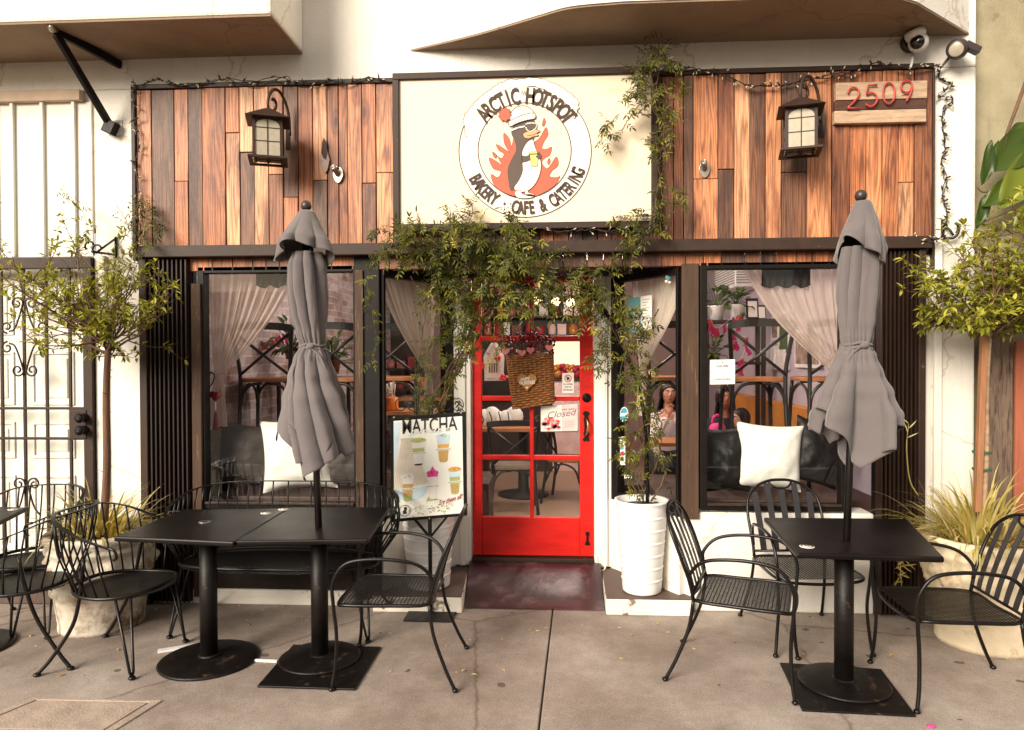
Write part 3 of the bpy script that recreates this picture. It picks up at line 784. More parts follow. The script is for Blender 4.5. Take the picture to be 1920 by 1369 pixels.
# folded metal shutters at both ends
def shutter(xa, xb, nm):
    m = MB(); n = 9; pts = []
    w_ = (xb - xa) / (2 * n)
    for i in range(2 * n + 1):
        pts.append((xa + i * w_, -0.055 if i % 2 else 0.0))
    v = [(x_, y_, 0.02) for x_, y_ in pts] + [(x_, y_, 2.37) for x_, y_ in pts]
    k = len(pts)
    m.add(v, [(i, i + 1, i + 1 + k, i + k) for i in range(k - 1)])
    for i in range(1, 2 * n, 2):
        m.box((pts[i][0] - 0.004, -0.062, 0.02), (pts[i][0] + 0.004, -0.05, 2.36))
    s_ = m.build('folding_shutter', M_SHUTTER, B, solid=0.003)
    m = MB(); m.box((xa - 0.005, 0.004, 0.0), (xb + 0.005, 0.05, 2.37)); m.build('shutter_backing', M_BLACKPAINT, s_)
    return s_
sl = shutter(X(288), X(362), 'a'); sr = shutter(X(1642), X(1712), 'b')
m = MB(); m.box((X(272), -0.07, 0.0), (X(286), 0.02, 2.372)); m.build('shutter_post', M_BROWNMETAL, sl, bevel=0.005)
m = MB(); m.box((X(1713), -0.07, 0.0), (X(1726), 0.02, 2.372)); m.build('shutter_post', M_BROWNMETAL, sr, bevel=0.005)

# posts between the windows
m = MB(); m.box((PostL0, -0.025, 0.05), (PostL1, 0.10, 2.372)); m.build('window_post', M_BLACKPAINT, B, bevel=0.006)
m = MB(); m.box((X(669), -0.04, 0.05), (X(684), -0.025, 2.28)); m.build('window_post', M_POSTWOOD, B, bevel=0.004)
m = MB(); m.box((PostR0, -0.03, 0.62), (PostR1, 0.12, 2.30)); m.build('window_post', M_POSTWOOD, B, bevel=0.006)
m = MB(); m.box((X(364), -0.04, 0.05), (X(382), 0.04, 2.20)); m.build('window_post', M_POSTWOOD, B, bevel=0.006)

# big windows
def big_window(x0, x1, z0, z1, sill=True):
    f = MB(); t = 0.045
    f.box((x0 - t, -0.02, z0 - t), (x0, 0.06, z1 + t)); f.box((x1, -0.02, z0 - t), (x1 + t, 0.06, z1 + t))
    f.box((x0, -0.02, z1), (x1, 0.06, z1 + t)); f.box((x0, -0.02, z0 - t), (x1, 0.06, z0))
    w_ = f.build('window', M_BLACKPAINT, B, bevel=0.004)
    s_ = MB(); s_.box((x0 + 0.0, -0.035, z0 - 0.012), (x1, 0.0, z0 + 0.004)); s_.build('sill', M_BROWNMETAL, w_, bevel=0.003)
    g_ = MB(); g_.add([(x0, 0.02, z0), (x1, 0.02, z0), (x1, 0.02, z1), (x0, 0.02, z1)], [(0, 1, 2, 3)]); g_.build('glass', M_GLASS, w_)
    return w_
big_window(X(386), X(664), 0.70, 2.27)
big_window(X(1325), X(1576), 0.72, 2.262)

# angled side windows of the door recess
ZA = 2.285
def seg_box(mb, A, Bp, s0, s1, z0, z1, t0, t1):
    d = (Bp - A); ln = d.length; d.normalize(); n_ = Vector((-d.y, d.x, 0))
    q = []
    for s_, t_ in ((s0, t0), (s1, t0), (s1, t1), (s0, t1)):
        p = A + d * (s_ * ln) + n_ * t_; q.append((p.x, p.y))
    ar = sum(q[i][0] * q[(i + 1) % 4][1] - q[(i + 1) % 4][0] * q[i][1] for i in range(4))
    if ar < 0: q.reverse()
    mb.prismz(q, z0, z1)
AL, BL = V(PostL1, 0.0, 0), V(X(850, 0.6), 0.6, 0)
AR, BR = V(PostR0, 0.0, 0), V(X(1147, 0.6), 0.6, 0)
def side_window(A, Bp, sgn, zs):
    f = MB()
    def bx(s0, s1, z0, z1, t0=-0.03, t1=0.04): seg_box(f, A, Bp, s0, s1, z0, z1, t0 * sgn, t1 * sgn)
    e = 0.86
    bx(0.0, 0.03, zs, ZA); bx(e, e + 0.13, zs, ZA); bx(0.03, e, ZA - 0.05, ZA); bx(0.03, e, zs, zs + 0.06)
    w_ = f.build('window', M_BLACKPAINT, B, bevel=0.003)
    d = Bp - A
    p, q = A + d * 0.03, A + d * e
    g_ = MB(); g_.add([(p.x, p.y, zs + 0.06), (q.x, q.y, zs + 0.06), (q.x, q.y, ZA - 0.05), (p.x, p.y, ZA - 0.05)], [(0, 1, 2, 3)]); g_.build('glass', M_GLASSDOOR, w_)
    lw = MB(); seg_box(lw, A, Bp, 0.0, 1.0, 0.0, zs - 0.002, -0.02 * sgn, 0.16 * sgn)
    lw.build('recess_wall', M_STUCCO, B, bevel=0.008)
side_window(AL, BL, 1, 0.63)
side_window(AR, BR, -1, 0.63)
# door jambs
DX0, DX1, DY, DZ0, DZ1 = X(885, 0.6), X(1112, 0.6), 0.6, 0.185, 2.29
m = MB(); m.box((BL.x - 0.0, 0.56, 0.12), (DX0 - 0.006, 0.72, ZA)); m.box((BL.x + 0.05, 0.545, 0.12), (DX0 - 0.045, 0.56, ZA)); m.build('door_jamb', M_WHITEPAINT, B, bevel=0.005)
m = MB(); m.box((DX1 + 0.006, 0.56, 0.12), (BR.x, 0.72, ZA)); m.box((DX1 + 0.035, 0.545, 0.12), (BR.x - 0.05, 0.56, ZA)); m.build('door_jamb', M_WHITEPAINT, B, bevel=0.005)
m = MB(); m.box((PostL1 - 0.1, 0.10, 2.30), (PostR0 + 0.1, 0.9, 2.345)); m.build('recess_ceiling', M_BLACKPAINT, B)
# thin white cable down the right jamb
m = MB(); m.tube(spline([V(X(1118, .55), 0.553, 0.2), V(X(1121, .55), 0.545, 0.12), V(X(1129, .5), 0.5, 0.11), V(X(1137, .5), 0.535, 0.17), V(X(1137, .54), 0.54, 0.5), V(X(1137, .54), 0.54, 2.2)], 4), 0.006)
m.build('jamb_cable', M_WHITEPAINT, B)

# red door with eight panes
fr = MB()
st0, st1 = X(903, 0.6), X(1087, 0.6)
zr = [Z(970, .6, 990), Z(863, .6, 990), Z(854, .6, 990), Z(752, .6, 990), Z(743, .6, 990), Z(640, .6, 990), Z(630, .6, 990), Z(530, .6, 990)]
fr.box((DX0, DY, DZ0), (st0, DY + 0.045, DZ1)); fr.box((st1, DY, DZ0), (DX1, DY + 0.045, DZ1))
fr.box((st0, DY, DZ0), (st1, DY + 0.045, zr[0])); fr.box((st0, DY, zr[7]), (st1, DY + 0.045, DZ1))
fr.box((X(993, .6), DY + 0.004, zr[0]), (X(1000.5, .6), DY + 0.041, zr[7]))
for a, b in ((1, 2), (3, 4), (5, 6)):
    for s0, s1 in ((st0, X(993, .6)), (X(1000.5, .6), st1)):
        fr.box((s0, DY + 0.004, zr[a]), (s1, DY + 0.041, zr[b]))
door = fr.build('door', M_RED, B, bevel=0.006)
door['label'] = 'red wooden door with eight glass panes'
m = MB(); m.add([(st0, DY + .022, zr[0]), (st1, DY + .022, zr[0]), (st1, DY + .022, zr[7]), (st0, DY + .022, zr[7])], [(0, 1, 2, 3)]); m.build('glass', M_GLASSDOOR, door)
rx90 = Matrix.Rotation(R(90), 3, 'X')
c = P(1100, 746, DY)
m = MB(); m.lathe([(0.0, 0.0), (0.034, 0.0), (0.034, 0.006), (0.026, 0.012), (0.016, 0.014), (0.014, 0.03), (0.0, 0.032)], c, 20, axis=rx90); m.build('deadbolt', M_BLACKPAINT, door)
# ornate handle: scrolled back plate + bent pull
c = P(1099, 800, DY)
pl = [(0, .118), (.018, .112), (.026, .095), (.012, .08), (.02, .055), (.014, .02), (.014, -.03), (.022, -.055), (.012, -.075), (.026, -.095), (.018, -.112), (0, -.105)]
pl = pl + [(-x_, z_) for x_, z_ in pl[-2:0:-1]]
m = MB(); m.prism([(c.x + x_, c.z + z_) for x_, z_ in pl][::-1], DY - 0.007, DY - 0.0005); hp = m.build('handle_plate', M_BLACKPAINT, door)
m = MB(); m.tube(spline([V(c.x, DY - .008, c.z + .06), V(c.x + .004, DY - .035, c.z + .05), V(c.x + .012, DY - .05, c.z + .02), V(c.x + .006, DY - .05, c.z - .03), V(c.x - .004, DY - .035, c.z - .06), V(c.x, DY - .008, c.z - .065)], 5), [0.005 + 0.003 * math.sin(PI * i / 25) for i in range(26)], 8)
m.build('handle', M_BRASS, door)
c = P(1101, 1009, DY)
m = MB(); q = [(0, .05), (.013, .046), (.012, .03), (.006, .015), (.008, -.02), (.02, -.048), (0, -.052)]; q = q + [(-x_, z_) for x_, z_ in q[-2:0:-1]]
m.prism([(c.x + x_, c.z + z_) for x_, z_ in q][::-1], DY - 0.014, DY - 0.0005); m.build('kick_pull', M_BLACKPAINT, door, bevel=0.002)
m = MB(); m.box((DX0, 0.55, 0.15), (DX1, 0.66, 0.178)); m.build('threshold', M_BROWNMETAL, B, bevel=0.004)

# ramp and the painted ledges beside it
rx0, rx1 = X(872, 0.0, 1137), X(1133, 0.0, 1137)
m = MB(); n = 10
def rampf(u, v):
    x_ = lerp(lerp(rx0, DX0 - 0.02, v), lerp(rx1, DX1 + 0.05, v), u)
    y_ = lerp(-0.03, 0.58, v)
    return V(x_, y_, 0.006 + 0.145 * sstep(v * 1.05) + 0.004 * noise.noise(V(x_ * 6, y_ * 6, 2)))
m.grid(rampf, 24, 20); m.build('ramp', M_RAMP, B)
def ledge(q, zt=0.105):
    ar = sum(q[i][0] * q[(i + 1) % len(q)][1] - q[(i + 1) % len(q)][0] * q[i][1] for i in range(len(q)))
    if ar < 0: q = q[::-1]
    m = MB(); m.prismz(q, 0.0, zt - 0.002); l_ = m.build('ledge', M_KERB, B, bevel=0.008)
    cx = sum(a for a, b in q) / len(q); cy = sum(b for a, b in q) / len(q)
    m = MB(); m.prismz([(cx + (a - cx) * .985, cy + (b - cy) * .97) for a, b in q], zt - 0.001, zt + 0.006); m.build('ledge_top', M_LEDGE, l_)
ledge([(rx1 + 0.005, -0.10), (X(1300, -.1, 1130), -0.10), (PostR0 + 0.05, -0.02), (BR.x + 0.0, 0.57), (DX1 + 0.055, 0.57)])
ledge([(rx0 - 0.005, -0.12), (X(700, -.1, 1130), -0.12), (PostL1 - 0.05, -0.024), (BL.x, 0.57), (DX0 - 0.025, 0.57)])

# ------------------------------------------------------------------ left doorway of the same building
m = MB(); zt = 3.47
m.box((-4.28, 0.012, 2.40), (xGate - 0.03, 0.028, zt))
for px in (-120, -62, -8, 24, 80, 139):
    xx = X(px, 0, 300); m.box((xx - 0.012, -0.012, 2.40), (xx + 0.012, 0.012, zt))
m.build('siding_panel', M_SIDING, B, bevel=0.003)
m = MB(); m.box((-4.3, -0.03, zt), (X(160), 0.02, zt + 0.075)); m.build('siding_header', mat('beige_trim', srgb(190, 166, 144), 0.7), B, bevel=0.005)
gate = MB()
gz = Z(505, 0, 100)
gate.box((-4.3, -0.06, gz), (X(183), 0.0, gz + 0.075))
gate.box((X(166), -0.06, 0.20), (X(183), 0.0, gz))
for z_ in (Z(765, 0, 90), Z(821, 0, 90), 0.26): gate.box((-4.3, -0.045, z_ - 0.009), (X(166), -0.02, z_ + 0.009))
gate_o = gate.build('security_gate', M_BROWNMETAL, B, bevel=0.003)
m = MB()
for px in (-84, -41, 4, 46, 88, 132):
    m.box((X(px, -0.03, 650) - 0.008, -0.04, 0.2), (X(px, -0.03, 650) + 0.008, -0.024, gz))
m.build('bars', M_BROWNMETAL, gate_o)
# scrolls
m = MB()
def curl(cx, cz, r0, a0, turns, sgn):
    out = []
    for i in range(22):
        t = i / 21; a = a0 + sgn * turns * 2 * PI * t; rr = r0 * (1 - 0.72 * t)
        out.append(V(cx + rr * math.cos(a), -0.05, cz + rr * math.sin(a)))
    return out
sc = X(46, -0.05, 640)
for zc, rr in ((Z(570, 0, 46), 1), (Z(694, 0, 46), -1)):
    for sx in (-1, 1):
        m.tube(curl(sc + sx * 0.052, zc, 0.045, PI if sx > 0 else 0, 1.25, -sx * rr), 0.0065, 6)
for sx in (-1, 1):
    for zc, up in ((Z(622, 0, 46), 1), (Z(644, 0, 46), -1)):
        p = [V(sc + sx * 0.008, -0.05, zc + up * 0.20), V(sc + sx * 0.03, -0.05, zc + up * 0.12), V(sc + sx * 0.07, -0.05, zc + up * 0.02), V(sc + sx * 0.11, -0.05, zc - up * 0.0)]
        m.tube(spline(p, 5), 0.0065, 6)
        m.tube(curl(sc + sx * 0.125, zc + up * 0.03, 0.042, -PI / 2 if up > 0 else PI / 2, 1.1, sx * up), 0.0065, 6)
m.build('scrollwork', M_BROWNMETAL, gate_o); m = MB()
sc2 = X(50, -0.05, 930); zc = Z(905, 0, 50)
for sx in (-1, 1):
    m.tube(curl(sc2 + sx * 0.055, zc, 0.045, PI if sx > 0 else 0, 1.25, -sx), 0.0065, 6)
    m.tube(spline([V(sc2 + sx * .008, -0.05, zc), V(sc2 + sx * .05, -0.05, zc - .15), V(sc2 + sx * .1, -0.05, zc - .22)], 5), 0.0065, 6)
m.build('scrollwork', M_BROWNMETAL, gate_o)
m = MB(); m.box((X(142), -0.066, Z(821, 0, 150)), (X(172), -0.005, Z(767, 0, 150))); lb = m.build('lock_plate', M_BROWNMETAL, gate_o, bevel=0.004)
for nm, py in (('door_knob', 783), ('deadbolt', 806)):
    c = P(158, py, -0.066)
    m = MB(); m.lathe([(0.0, 0), (0.03, 0.0), (0.03, 0.008), (0.014, 0.014), (0.014, 0.03), (0.03, 0.04), (0.034, 0.055), (0.024, 0.068), (0.0, 0.072)], c, 16, axis=rx90); m.build(nm, M_BLACKPAINT, gate_o)
dl = MB(); dx0, dx1 = -4.25, X(162, 0.1)
dl.box((dx0, 0.10, 0.2), (dx1, 0.15, 2.36))
for c0_, c1_ in ((X(-75, .1), X(28, .1)), (X(60, .1), X(140, .1))):
    for z0_, z1_ in ((0.32, 0.86), (0.98, 1.24), (1.36, 1.74), (1.86, 2.24)):
        for (a, b, c, d) in ((c0_, c1_, z0_, z0_ + .02), (c0_, c1_, z1_ - .02, z1_), (c0_, c0_ + .02, z0_ + .02, z1_ - .02), (c1_ - .02, c1_, z0_ + .02, z1_ - .02)):
            dl.box((a, 0.088, c), (b, 0.10, d))
        dl.box((c0_ + .05, 0.092, z0_ + .05), (c1_ - .05, 0.10, z1_ - .05))
wd = dl.build('door', M_SIDING, B, bevel=0.006); wd['label'] = 'white panelled door behind the security gate'
m = MB(); m.box((-4.3, -0.10, 0.0), (X(183), 0.2, 0.19)); m.build('door_step', M_LEDGE, B, bevel=0.01)
m = MB(); m.box((X(184), -0.03, 0.0), (X(203), 0.0, 2.40)); m.build('downpipe', M_WHITEPAINT, B, bevel=0.006)

# ------------------------------------------------------------------ room behind the glass
IX0, IX1, IY1, IZ0, IZ1 = -2.52, 2.24, 6.2, 0.17, 2.85
M_INT = M_LAVENDER
m = MB(); m.box((IX0, 0.66, 0.0), (IX1, IY1, IZ0)); m.build('floor', M_FLOORWOOD, B)
m = MB(); m.box((IX0, 0.26, IZ1), (IX1, IY1, IZ1 + 0.1)); m.build('ceiling', M_CEIL, B)
m = MB(); m.box((IX0 - 0.1, 0.05, 0.0), (IX0, IY1, IZ1)); m.build('brick_wall', M_BRICK, B)
m = MB(); m.box((IX1, 0.06, 0.0), (IX1 + 0.1, IY1, IZ1)); m.build('interior_wall', M_LAVENDER, B)
m = MB(); m.box((IX0 - 0.1, IY1, 0.0), (IX1 + 0.1, IY1 + 0.1, IZ1)); m.build('interior_wall', M_PINKWALL, B)
m = MB(); m.box((IX0, 0.2, 0.0), (PostL1 + 0.1, 1.25, 0.70)); m.build('window_bench', M_PLATFORM, B, bevel=0.01)
m = MB(); m.box((PostR0 - 0.1, 0.21, 0.0), (IX1, 1.25, 0.70)); m.build('window_bench', M_PLATFORM, B, bevel=0.01)

# neighbour on the right
nb = thing('neighbour_building', 'olive stucco wall of the neighbouring building on the right', 'building', (3.5, 0.3, 0))
m = MB(); m.box((xCorner + 0.012, 0.10, 0.0), (9, 0.5, ZTOP)); m.build('wall', M_OLIVE, nb)
fn = thing('wooden_fence', 'weathered board and terracotta board fence at the right edge beside the potted tree', 'fence', (2.85, -0.02, 0))
m = MB(); m.box((xCorner + 0.03, -0.02, 0), (X(1897), 0.02, Z(612, 0, 1880))); m.build('board', M_FENCE, fn, bevel=0.008)['label'] = 'weathered grey board'
m = MB(); q = [(X(1894), 0), (X(1960), 0), (X(1960), Z(600, 0, 1920)), (X(1918), Z(636, 0, 1900)), (X(1896), Z(640, 0, 1900))]; m.prism(q, -0.05, -0.022); m.build('board', M_TERRA, fn, bevel=0.008)['label'] = 'terracotta painted board'

# across the street (seen mirrored in the window glass)
fb = thing('building', 'low brown building across the street, mirrored in the shop windows', 'building', (-10, -24, 0))
m = MB(); m.box((-40, -30, -0.15), (7.4, -24, 4.4)); m.build('wall', M_FAR, fb)
for i in range(9):
    x_ = -36 + i * 4.7
    m = MB(); m.box((x_, -24.02, 1.0), (x_ + 2.4, -23.97, 2.8)); m.build('window', M_FARWIN, fb)
fb2 = thing('building', 'taller tan building across the street beside a gap of sky', 'building', (25, -24, 0))
m = MB(); m.box((11.4, -30, -0.15), (40, -24, 7.4)); m.build('wall', M_FAR, fb2)
for i in range(5):
    x_ = 13 + i * 4.7
    m = MB(); m.box((x_, -24.02, 1.0), (x_ + 2.4, -23.97, 2.8)); m.build('window', M_FARWIN, fb2)

# ------------------------------------------------------------------ light
w = bpy.data.worlds.new('World'); scene.world = w; w.use_nodes = True
nt = w.node_tree; bg = nt.nodes['Background']
sky = nt.nodes.new('ShaderNodeTexSky'); sky.sky_type = 'NISHITA'; sky.sun_disc = False
SUN_EL, SUN_AZ = R(25), R(-34)      # azimuth from -Y towards -X
sky.sun_elevation = SUN_EL
sky.dust_density = 4.0; sky.air_density = 1.0; sky.ozone_density = 0.6
ld = Vector((-math.sin(SUN_AZ) * math.cos(SUN_EL), math.cos(SUN_AZ) * math.cos(SUN_EL), -math.sin(SUN_EL)))   # direction light travels
sky.sun_rotation = math.atan2(-ld.x, -ld.y)
hz = nt.nodes.new('ShaderNodeMixRGB'); hz.inputs['Fac'].default_value = 0.6
hz.inputs['Color2'].default_value = (7.0, 6.2, 5.2, 1)      # thin warm overcast veil
L(nt, sky.outputs[0], hz.inputs['Color1']); L(nt, hz.outputs[0], bg.inputs['Color'])
bg.inputs['Strength'].default_value = 0.06
sd = bpy.data.lights.new('sun', 'SUN'); sd.energy = 2.7; sd.angle = R(28); sd.color = (1.0, 0.905, 0.77)
so = bpy.data.objects.new('sun', sd); col.objects.link(so); so.location = (-6, -8, 8)
so.rotation_euler = ld.to_track_quat('-Z', 'Y').to_euler()
scene.view_settings.view_transform = 'Standard'
scene.view_settings.look = 'None'
scene.view_settings.exposure = 1.30
scene.view_settings.gamma = 1.0
scene.cycles.use_denoising = True
scene.cycles.max_bounces = 8
scene.cycles.transparent_max_bounces = 24
scene.cycles.sample_clamp_indirect = 6.0
scene.cycles.caustics_reflective = False
scene.cycles.caustics_refractive = False
# ------------------------------------------------------------------ chairs
def pose(fn, ff, rn, rf):
    """from four foot pixels on the walk: centre and heading (front legs near/far, rear legs near/far)."""
    q = [PZ(*p) for p in (fn, ff, rn, rf)]
    c = sum(q, Vector()) / 4
    d = (q[0] + q[1]) / 2 - (q[2] + q[3]) / 2
    return (c.x, c.y, 0.0), math.atan2(d.x, -d.y)
def mesh_seat(mb, half, n1=26, n2=24, z=0.43, rr=0.0016):
    """expanded-metal seat: crossed flat strips clipped to the outline half(x or y)."""
    ax, ay0, ay1 = half
    for i in range(n1):
        x = lerp(-ax, ax, (i + .5) / n1)
        mb.box((x - 0.0032, ay0, z - rr), (x + 0.0032, ay1, z + rr))
    for i in range(n2):
        y = lerp(ay0, ay1, (i + .5) / n2)
        mb.box((-ax, y - 0.0024, z - rr * .6 - 0.001), (ax, y + 0.0024, z + rr * .6 - 0.001))
def slat_chair(label, group):
    t = thing('slat_back_armchair', label, 'chair', (0, 0, 0), group)
    r = 0.0095; ZS = 0.43
    m = MB()
    rim = spline([V(-.22, .22, ZS), V(-.25, .0, ZS), V(-.25, -.20, ZS), V(-.19, -.255, ZS - .012), V(0, -.27, ZS - .02), V(.19, -.255, ZS - .012), V(.25, -.20, ZS), V(.25, 0, ZS), V(.22, .22, ZS), V(0, .225, ZS)], 4, True)
    m.tube(rim, r, 6, closed=True)
    m.build('seat_rim', M_IRON, t)
    m = MB(); mesh_seat(m, (.235, -.245, .215), z=ZS + .002); m.build('seat', M_IRON, t)
    for s in (-1, 1):
        m = MB()
        m.tube(spline([V(s * .275, -.27, .008), V(s * .262, -.255, .12), V(s * .25, -.25, .28), V(s * .26, -.262, .43), V(s * .268, -.262, .55), V(s * .272, -.20, .645), V(s * .272, -.08, .672), V(s * .268, .06, .668), V(s * .25, .17, .64), V(s * .228, .235, .57), V(s * .222, .235, .50)], 5), r, 7)
        m.ball((s * .275, -.27, .012), .017, 8, 5, (1, 1, .7)); m.build('leg', M_IRON, t)
        m = MB()
        m.tube(spline([V(s * .265, .36, .008), V(s * .25, .305, .12), V(s * .232, .245, .28), V(s * .222, .222, .43)], 5), r, 7)
        m.ball((s * .265, .36, .012), .017, 8, 5, (1, 1, .7)); m.build('leg', M_IRON, t)
    def yb(z): return .222 + .17 * ((z - .43) / .47) ** 1.3 if z > .43 else .222
    m = MB()
    half = [V(.222, yb(.43), .43), V(.226, yb(.52), .52), V(.235, yb(.62), .62), V(.236, yb(.71), .71), V(.215, yb(.79), .79), V(.15, yb(.85), .85), V(.07, yb(.88), .88), V(0, yb(.885), .885)]
    arch = spline(half + [V(-p.x, p.y, p.z) for p in half[-2::-1]], 4)
    m.tube(arch, r, 7)
    m.tube(spline([V(-.075, yb(.875), .875), V(-.05, yb(.84), .845), V(0, yb(.83), .832), V(.05, yb(.84), .845), V(.075, yb(.875), .875)], 4), .007, 6)
    m.tube([V(-.222, yb(.46), .465), V(.222, yb(.46), .465)], .008, 6)
    m.build('back_frame', M_IRON, t)
    for i in range(5):
        x = (i - 2) * .079
        zt = .885 - .11 * (abs(x) / .2) ** 2.2 - (.045 if i == 2 else .008)
        pts = []; 
        for k in range(8):
            z = lerp(.46, zt, k / 7); pts.append(V(x * (1 + .12 * k / 7), yb(z), z))
        m = MB()
        for k in range(7): m.bar(pts[k], pts[k + 1] + (pts[k + 1] - pts[k]) * .03, .038, .004, up=(0, 1, 0))
        m.build('slat', M_IRONGREY, t)
    return t
SLAT = slat_chair('black slat back armchair in front of the window, facing out behind the single umbrella table', 'slat back chairs')
def place(src, first, loc, rz, label):
    o = src if first else copy_tree(src)
    o.location = loc; o.rotation_euler = (0, 0, rz)
    o['label'] = label
    return o
# behind the right table
l2 = PZ(1425, 1162); l1 = PZ(1475, 1230)
place(SLAT, True, (X(1508, -0.42, 1100), -0.42, 0), R(4), 'black slat back armchair below the right window, facing out behind the umbrella table')
place(SLAT, False, *pose((1491, 1325), (1503, 1237), (1275, 1275), (1308, 1216)), 'black slat back armchair left of the single umbrella table, turned towards it')
place(SLAT, False, *pose((1735, 1358), (1675, 1233), (1912, 1338), (1800, 1258)), 'black slat back armchair in front of the cream pot with strappy grass')
place(SLAT, False, *pose((618, 1298), (672, 1212), (824, 1292), (848, 1222)), 'black slat back armchair beside the matcha sign, facing the pair of joined tables')

def wire_seat(name, label, cat, a, b, nsp, group=None, rise=.84):
    """barrel seat: rods rise from a deep seat to a flat curved rail; hairpin front legs."""
    t = thing(name, label, cat, (0, 0, 0), group)
    ZS = .42; r = .009
    ex = 2.6 if a > .4 else 2.2
    def ol(th, k=1.0):
        c, s = math.cos(th), math.sin(th)
        return (k * a * abs(c) ** (2 / ex) * (1 if c >= 0 else -1), k * b * abs(s) ** (2 / ex) * (1 if s >= 0 else -1))
    m = MB(); rim = []
    for i in range(40):
        x, y = ol(2 * PI * i / 40); rim.append(V(x, y, ZS + .02 * (y / b) ** 2))
    m.tube(rim, .011, 6, closed=True); m.build('seat_rim', M_IRON, t)
    m = MB(); n = int(44 * a / .26)
    for i in range(n):
        x = lerp(-a, a, (i + .5) / n); k = (1 - (abs(x) / a) ** ex) ** (1 / ex) * b
        m.box((x - .0034, -k, ZS - .006), (x + .0034, k, ZS - .003))
    for i in range(40):
        y = lerp(-b, b, (i + .5) / 40); k = (1 - (abs(y) / b) ** ex) ** (1 / ex) * a
        m.box((-k, y - .0028, ZS - .008), (k, y + .0028, ZS - .006))
    m.build('seat', M_IRON, t)
    # back rail from the left arm round to the right arm
    def rail(u):
        th = lerp(-0.14 * PI, 1.14 * PI, u)
        x, y = ol(th, 1.0)
        k = sstep(min(1, max(0, math.sin(th) * 0.5 + 0.5)))
        return V(x * 1.17, y * 1.2 + .05, lerp(.66, rise, k))
    m = MB(); pts = [rail(i / 36) for i in range(37)]
    for i in range(36):
        d = pts[i + 1] - pts[i]
        m.bar(pts[i] - d * .02, pts[i + 1] + d * .02, .022, .006)
    for e, s in ((0, 1), (36, -1)):
        p = pts[e]; m.tube(spline([p, p + V(0, -.035, -.01), p + V(s * -.01, -.04, -.05), p + V(s * -.03, -.01, -.07)], 4), .008, 6)
    m.build('back_rail', M_IRON, t)
    m = MB()
    for i in range(nsp):
        u = lerp(.05, .95, i / (nsp - 1)); p = rail(u)
        th = lerp(-0.14 * PI, 1.14 * PI, u); x, y = ol(th, .99)
        q = V(x, y, ZS + .01)
        mid = (p + q) / 2 + V(x, y, 0) * .10
        m.tube([q, q.lerp(mid, .55) + V(0, 0, .0), mid, mid.lerp(p, .5) + V(x, y, 0) * .02, p], .0052, 5)
    m.build('spindles', M_IRON, t)
    for s in (-1, 1):
        m = MB()
        f = V(s * a * .98, -b * .80, .01)
        m.tube([V(s * a * .80, -b * .66, ZS), V(f.x - s * .012, f.y, .04), f], .0075, 6); m.tube([V(s * a * .93, -b * .40, ZS), V(f.x + s * .004, f.y + .01, .04), f], .0075, 6)
        m.ball(f, .02, 8, 5, (1, 1, .6)); m.build('leg', M_IRON, t)
        m = MB(); g_ = V(s * a * 1.06, b * 1.32, .01)
        m.tube(spline([V(s * a * .97, b * .28, .62), V(s * a * .93, b * .42, ZS), V(s * a * .90, b * .62, .26), V(s * a * .98, b * 1.05, .09), g_], 5), .010, 6)
        m.ball(g_, .02, 8, 5, (1, 1, .6)); m.build('leg', M_IRON, t)
    return t
WIRE = wire_seat('wire_barrel_chair', 'black wire barrel chair', 'chair', .25, .25, 17, 'wire barrel chairs')
loc, rz = pose((250, 1276), (348, 1204), (108, 1264), (237, 1202))
place(WIRE, True, loc, rz, 'black wire barrel chair in front of the left potted tree, facing the joined tables')
loc, rz = pose((-70, 1280), (42, 1190), (70, 1268), (152, 1184))
place(WIRE, False, loc, rz, 'black wire barrel chair cut by the left photo edge, its back towards the potted tree')
place(WIRE, False, (X(62, -.42, 1000), -.50, 0), R(8), 'black wire barrel chair close to the security gate, facing out behind the far left table')
BENCH = wire_seat('wire_bench', 'long black wire loveseat bench under the left window behind the joined tables', 'bench', .62, .25, 34, rise=.86)
BENCH.location = (X(528, -.40, 1050), -.42, 0)

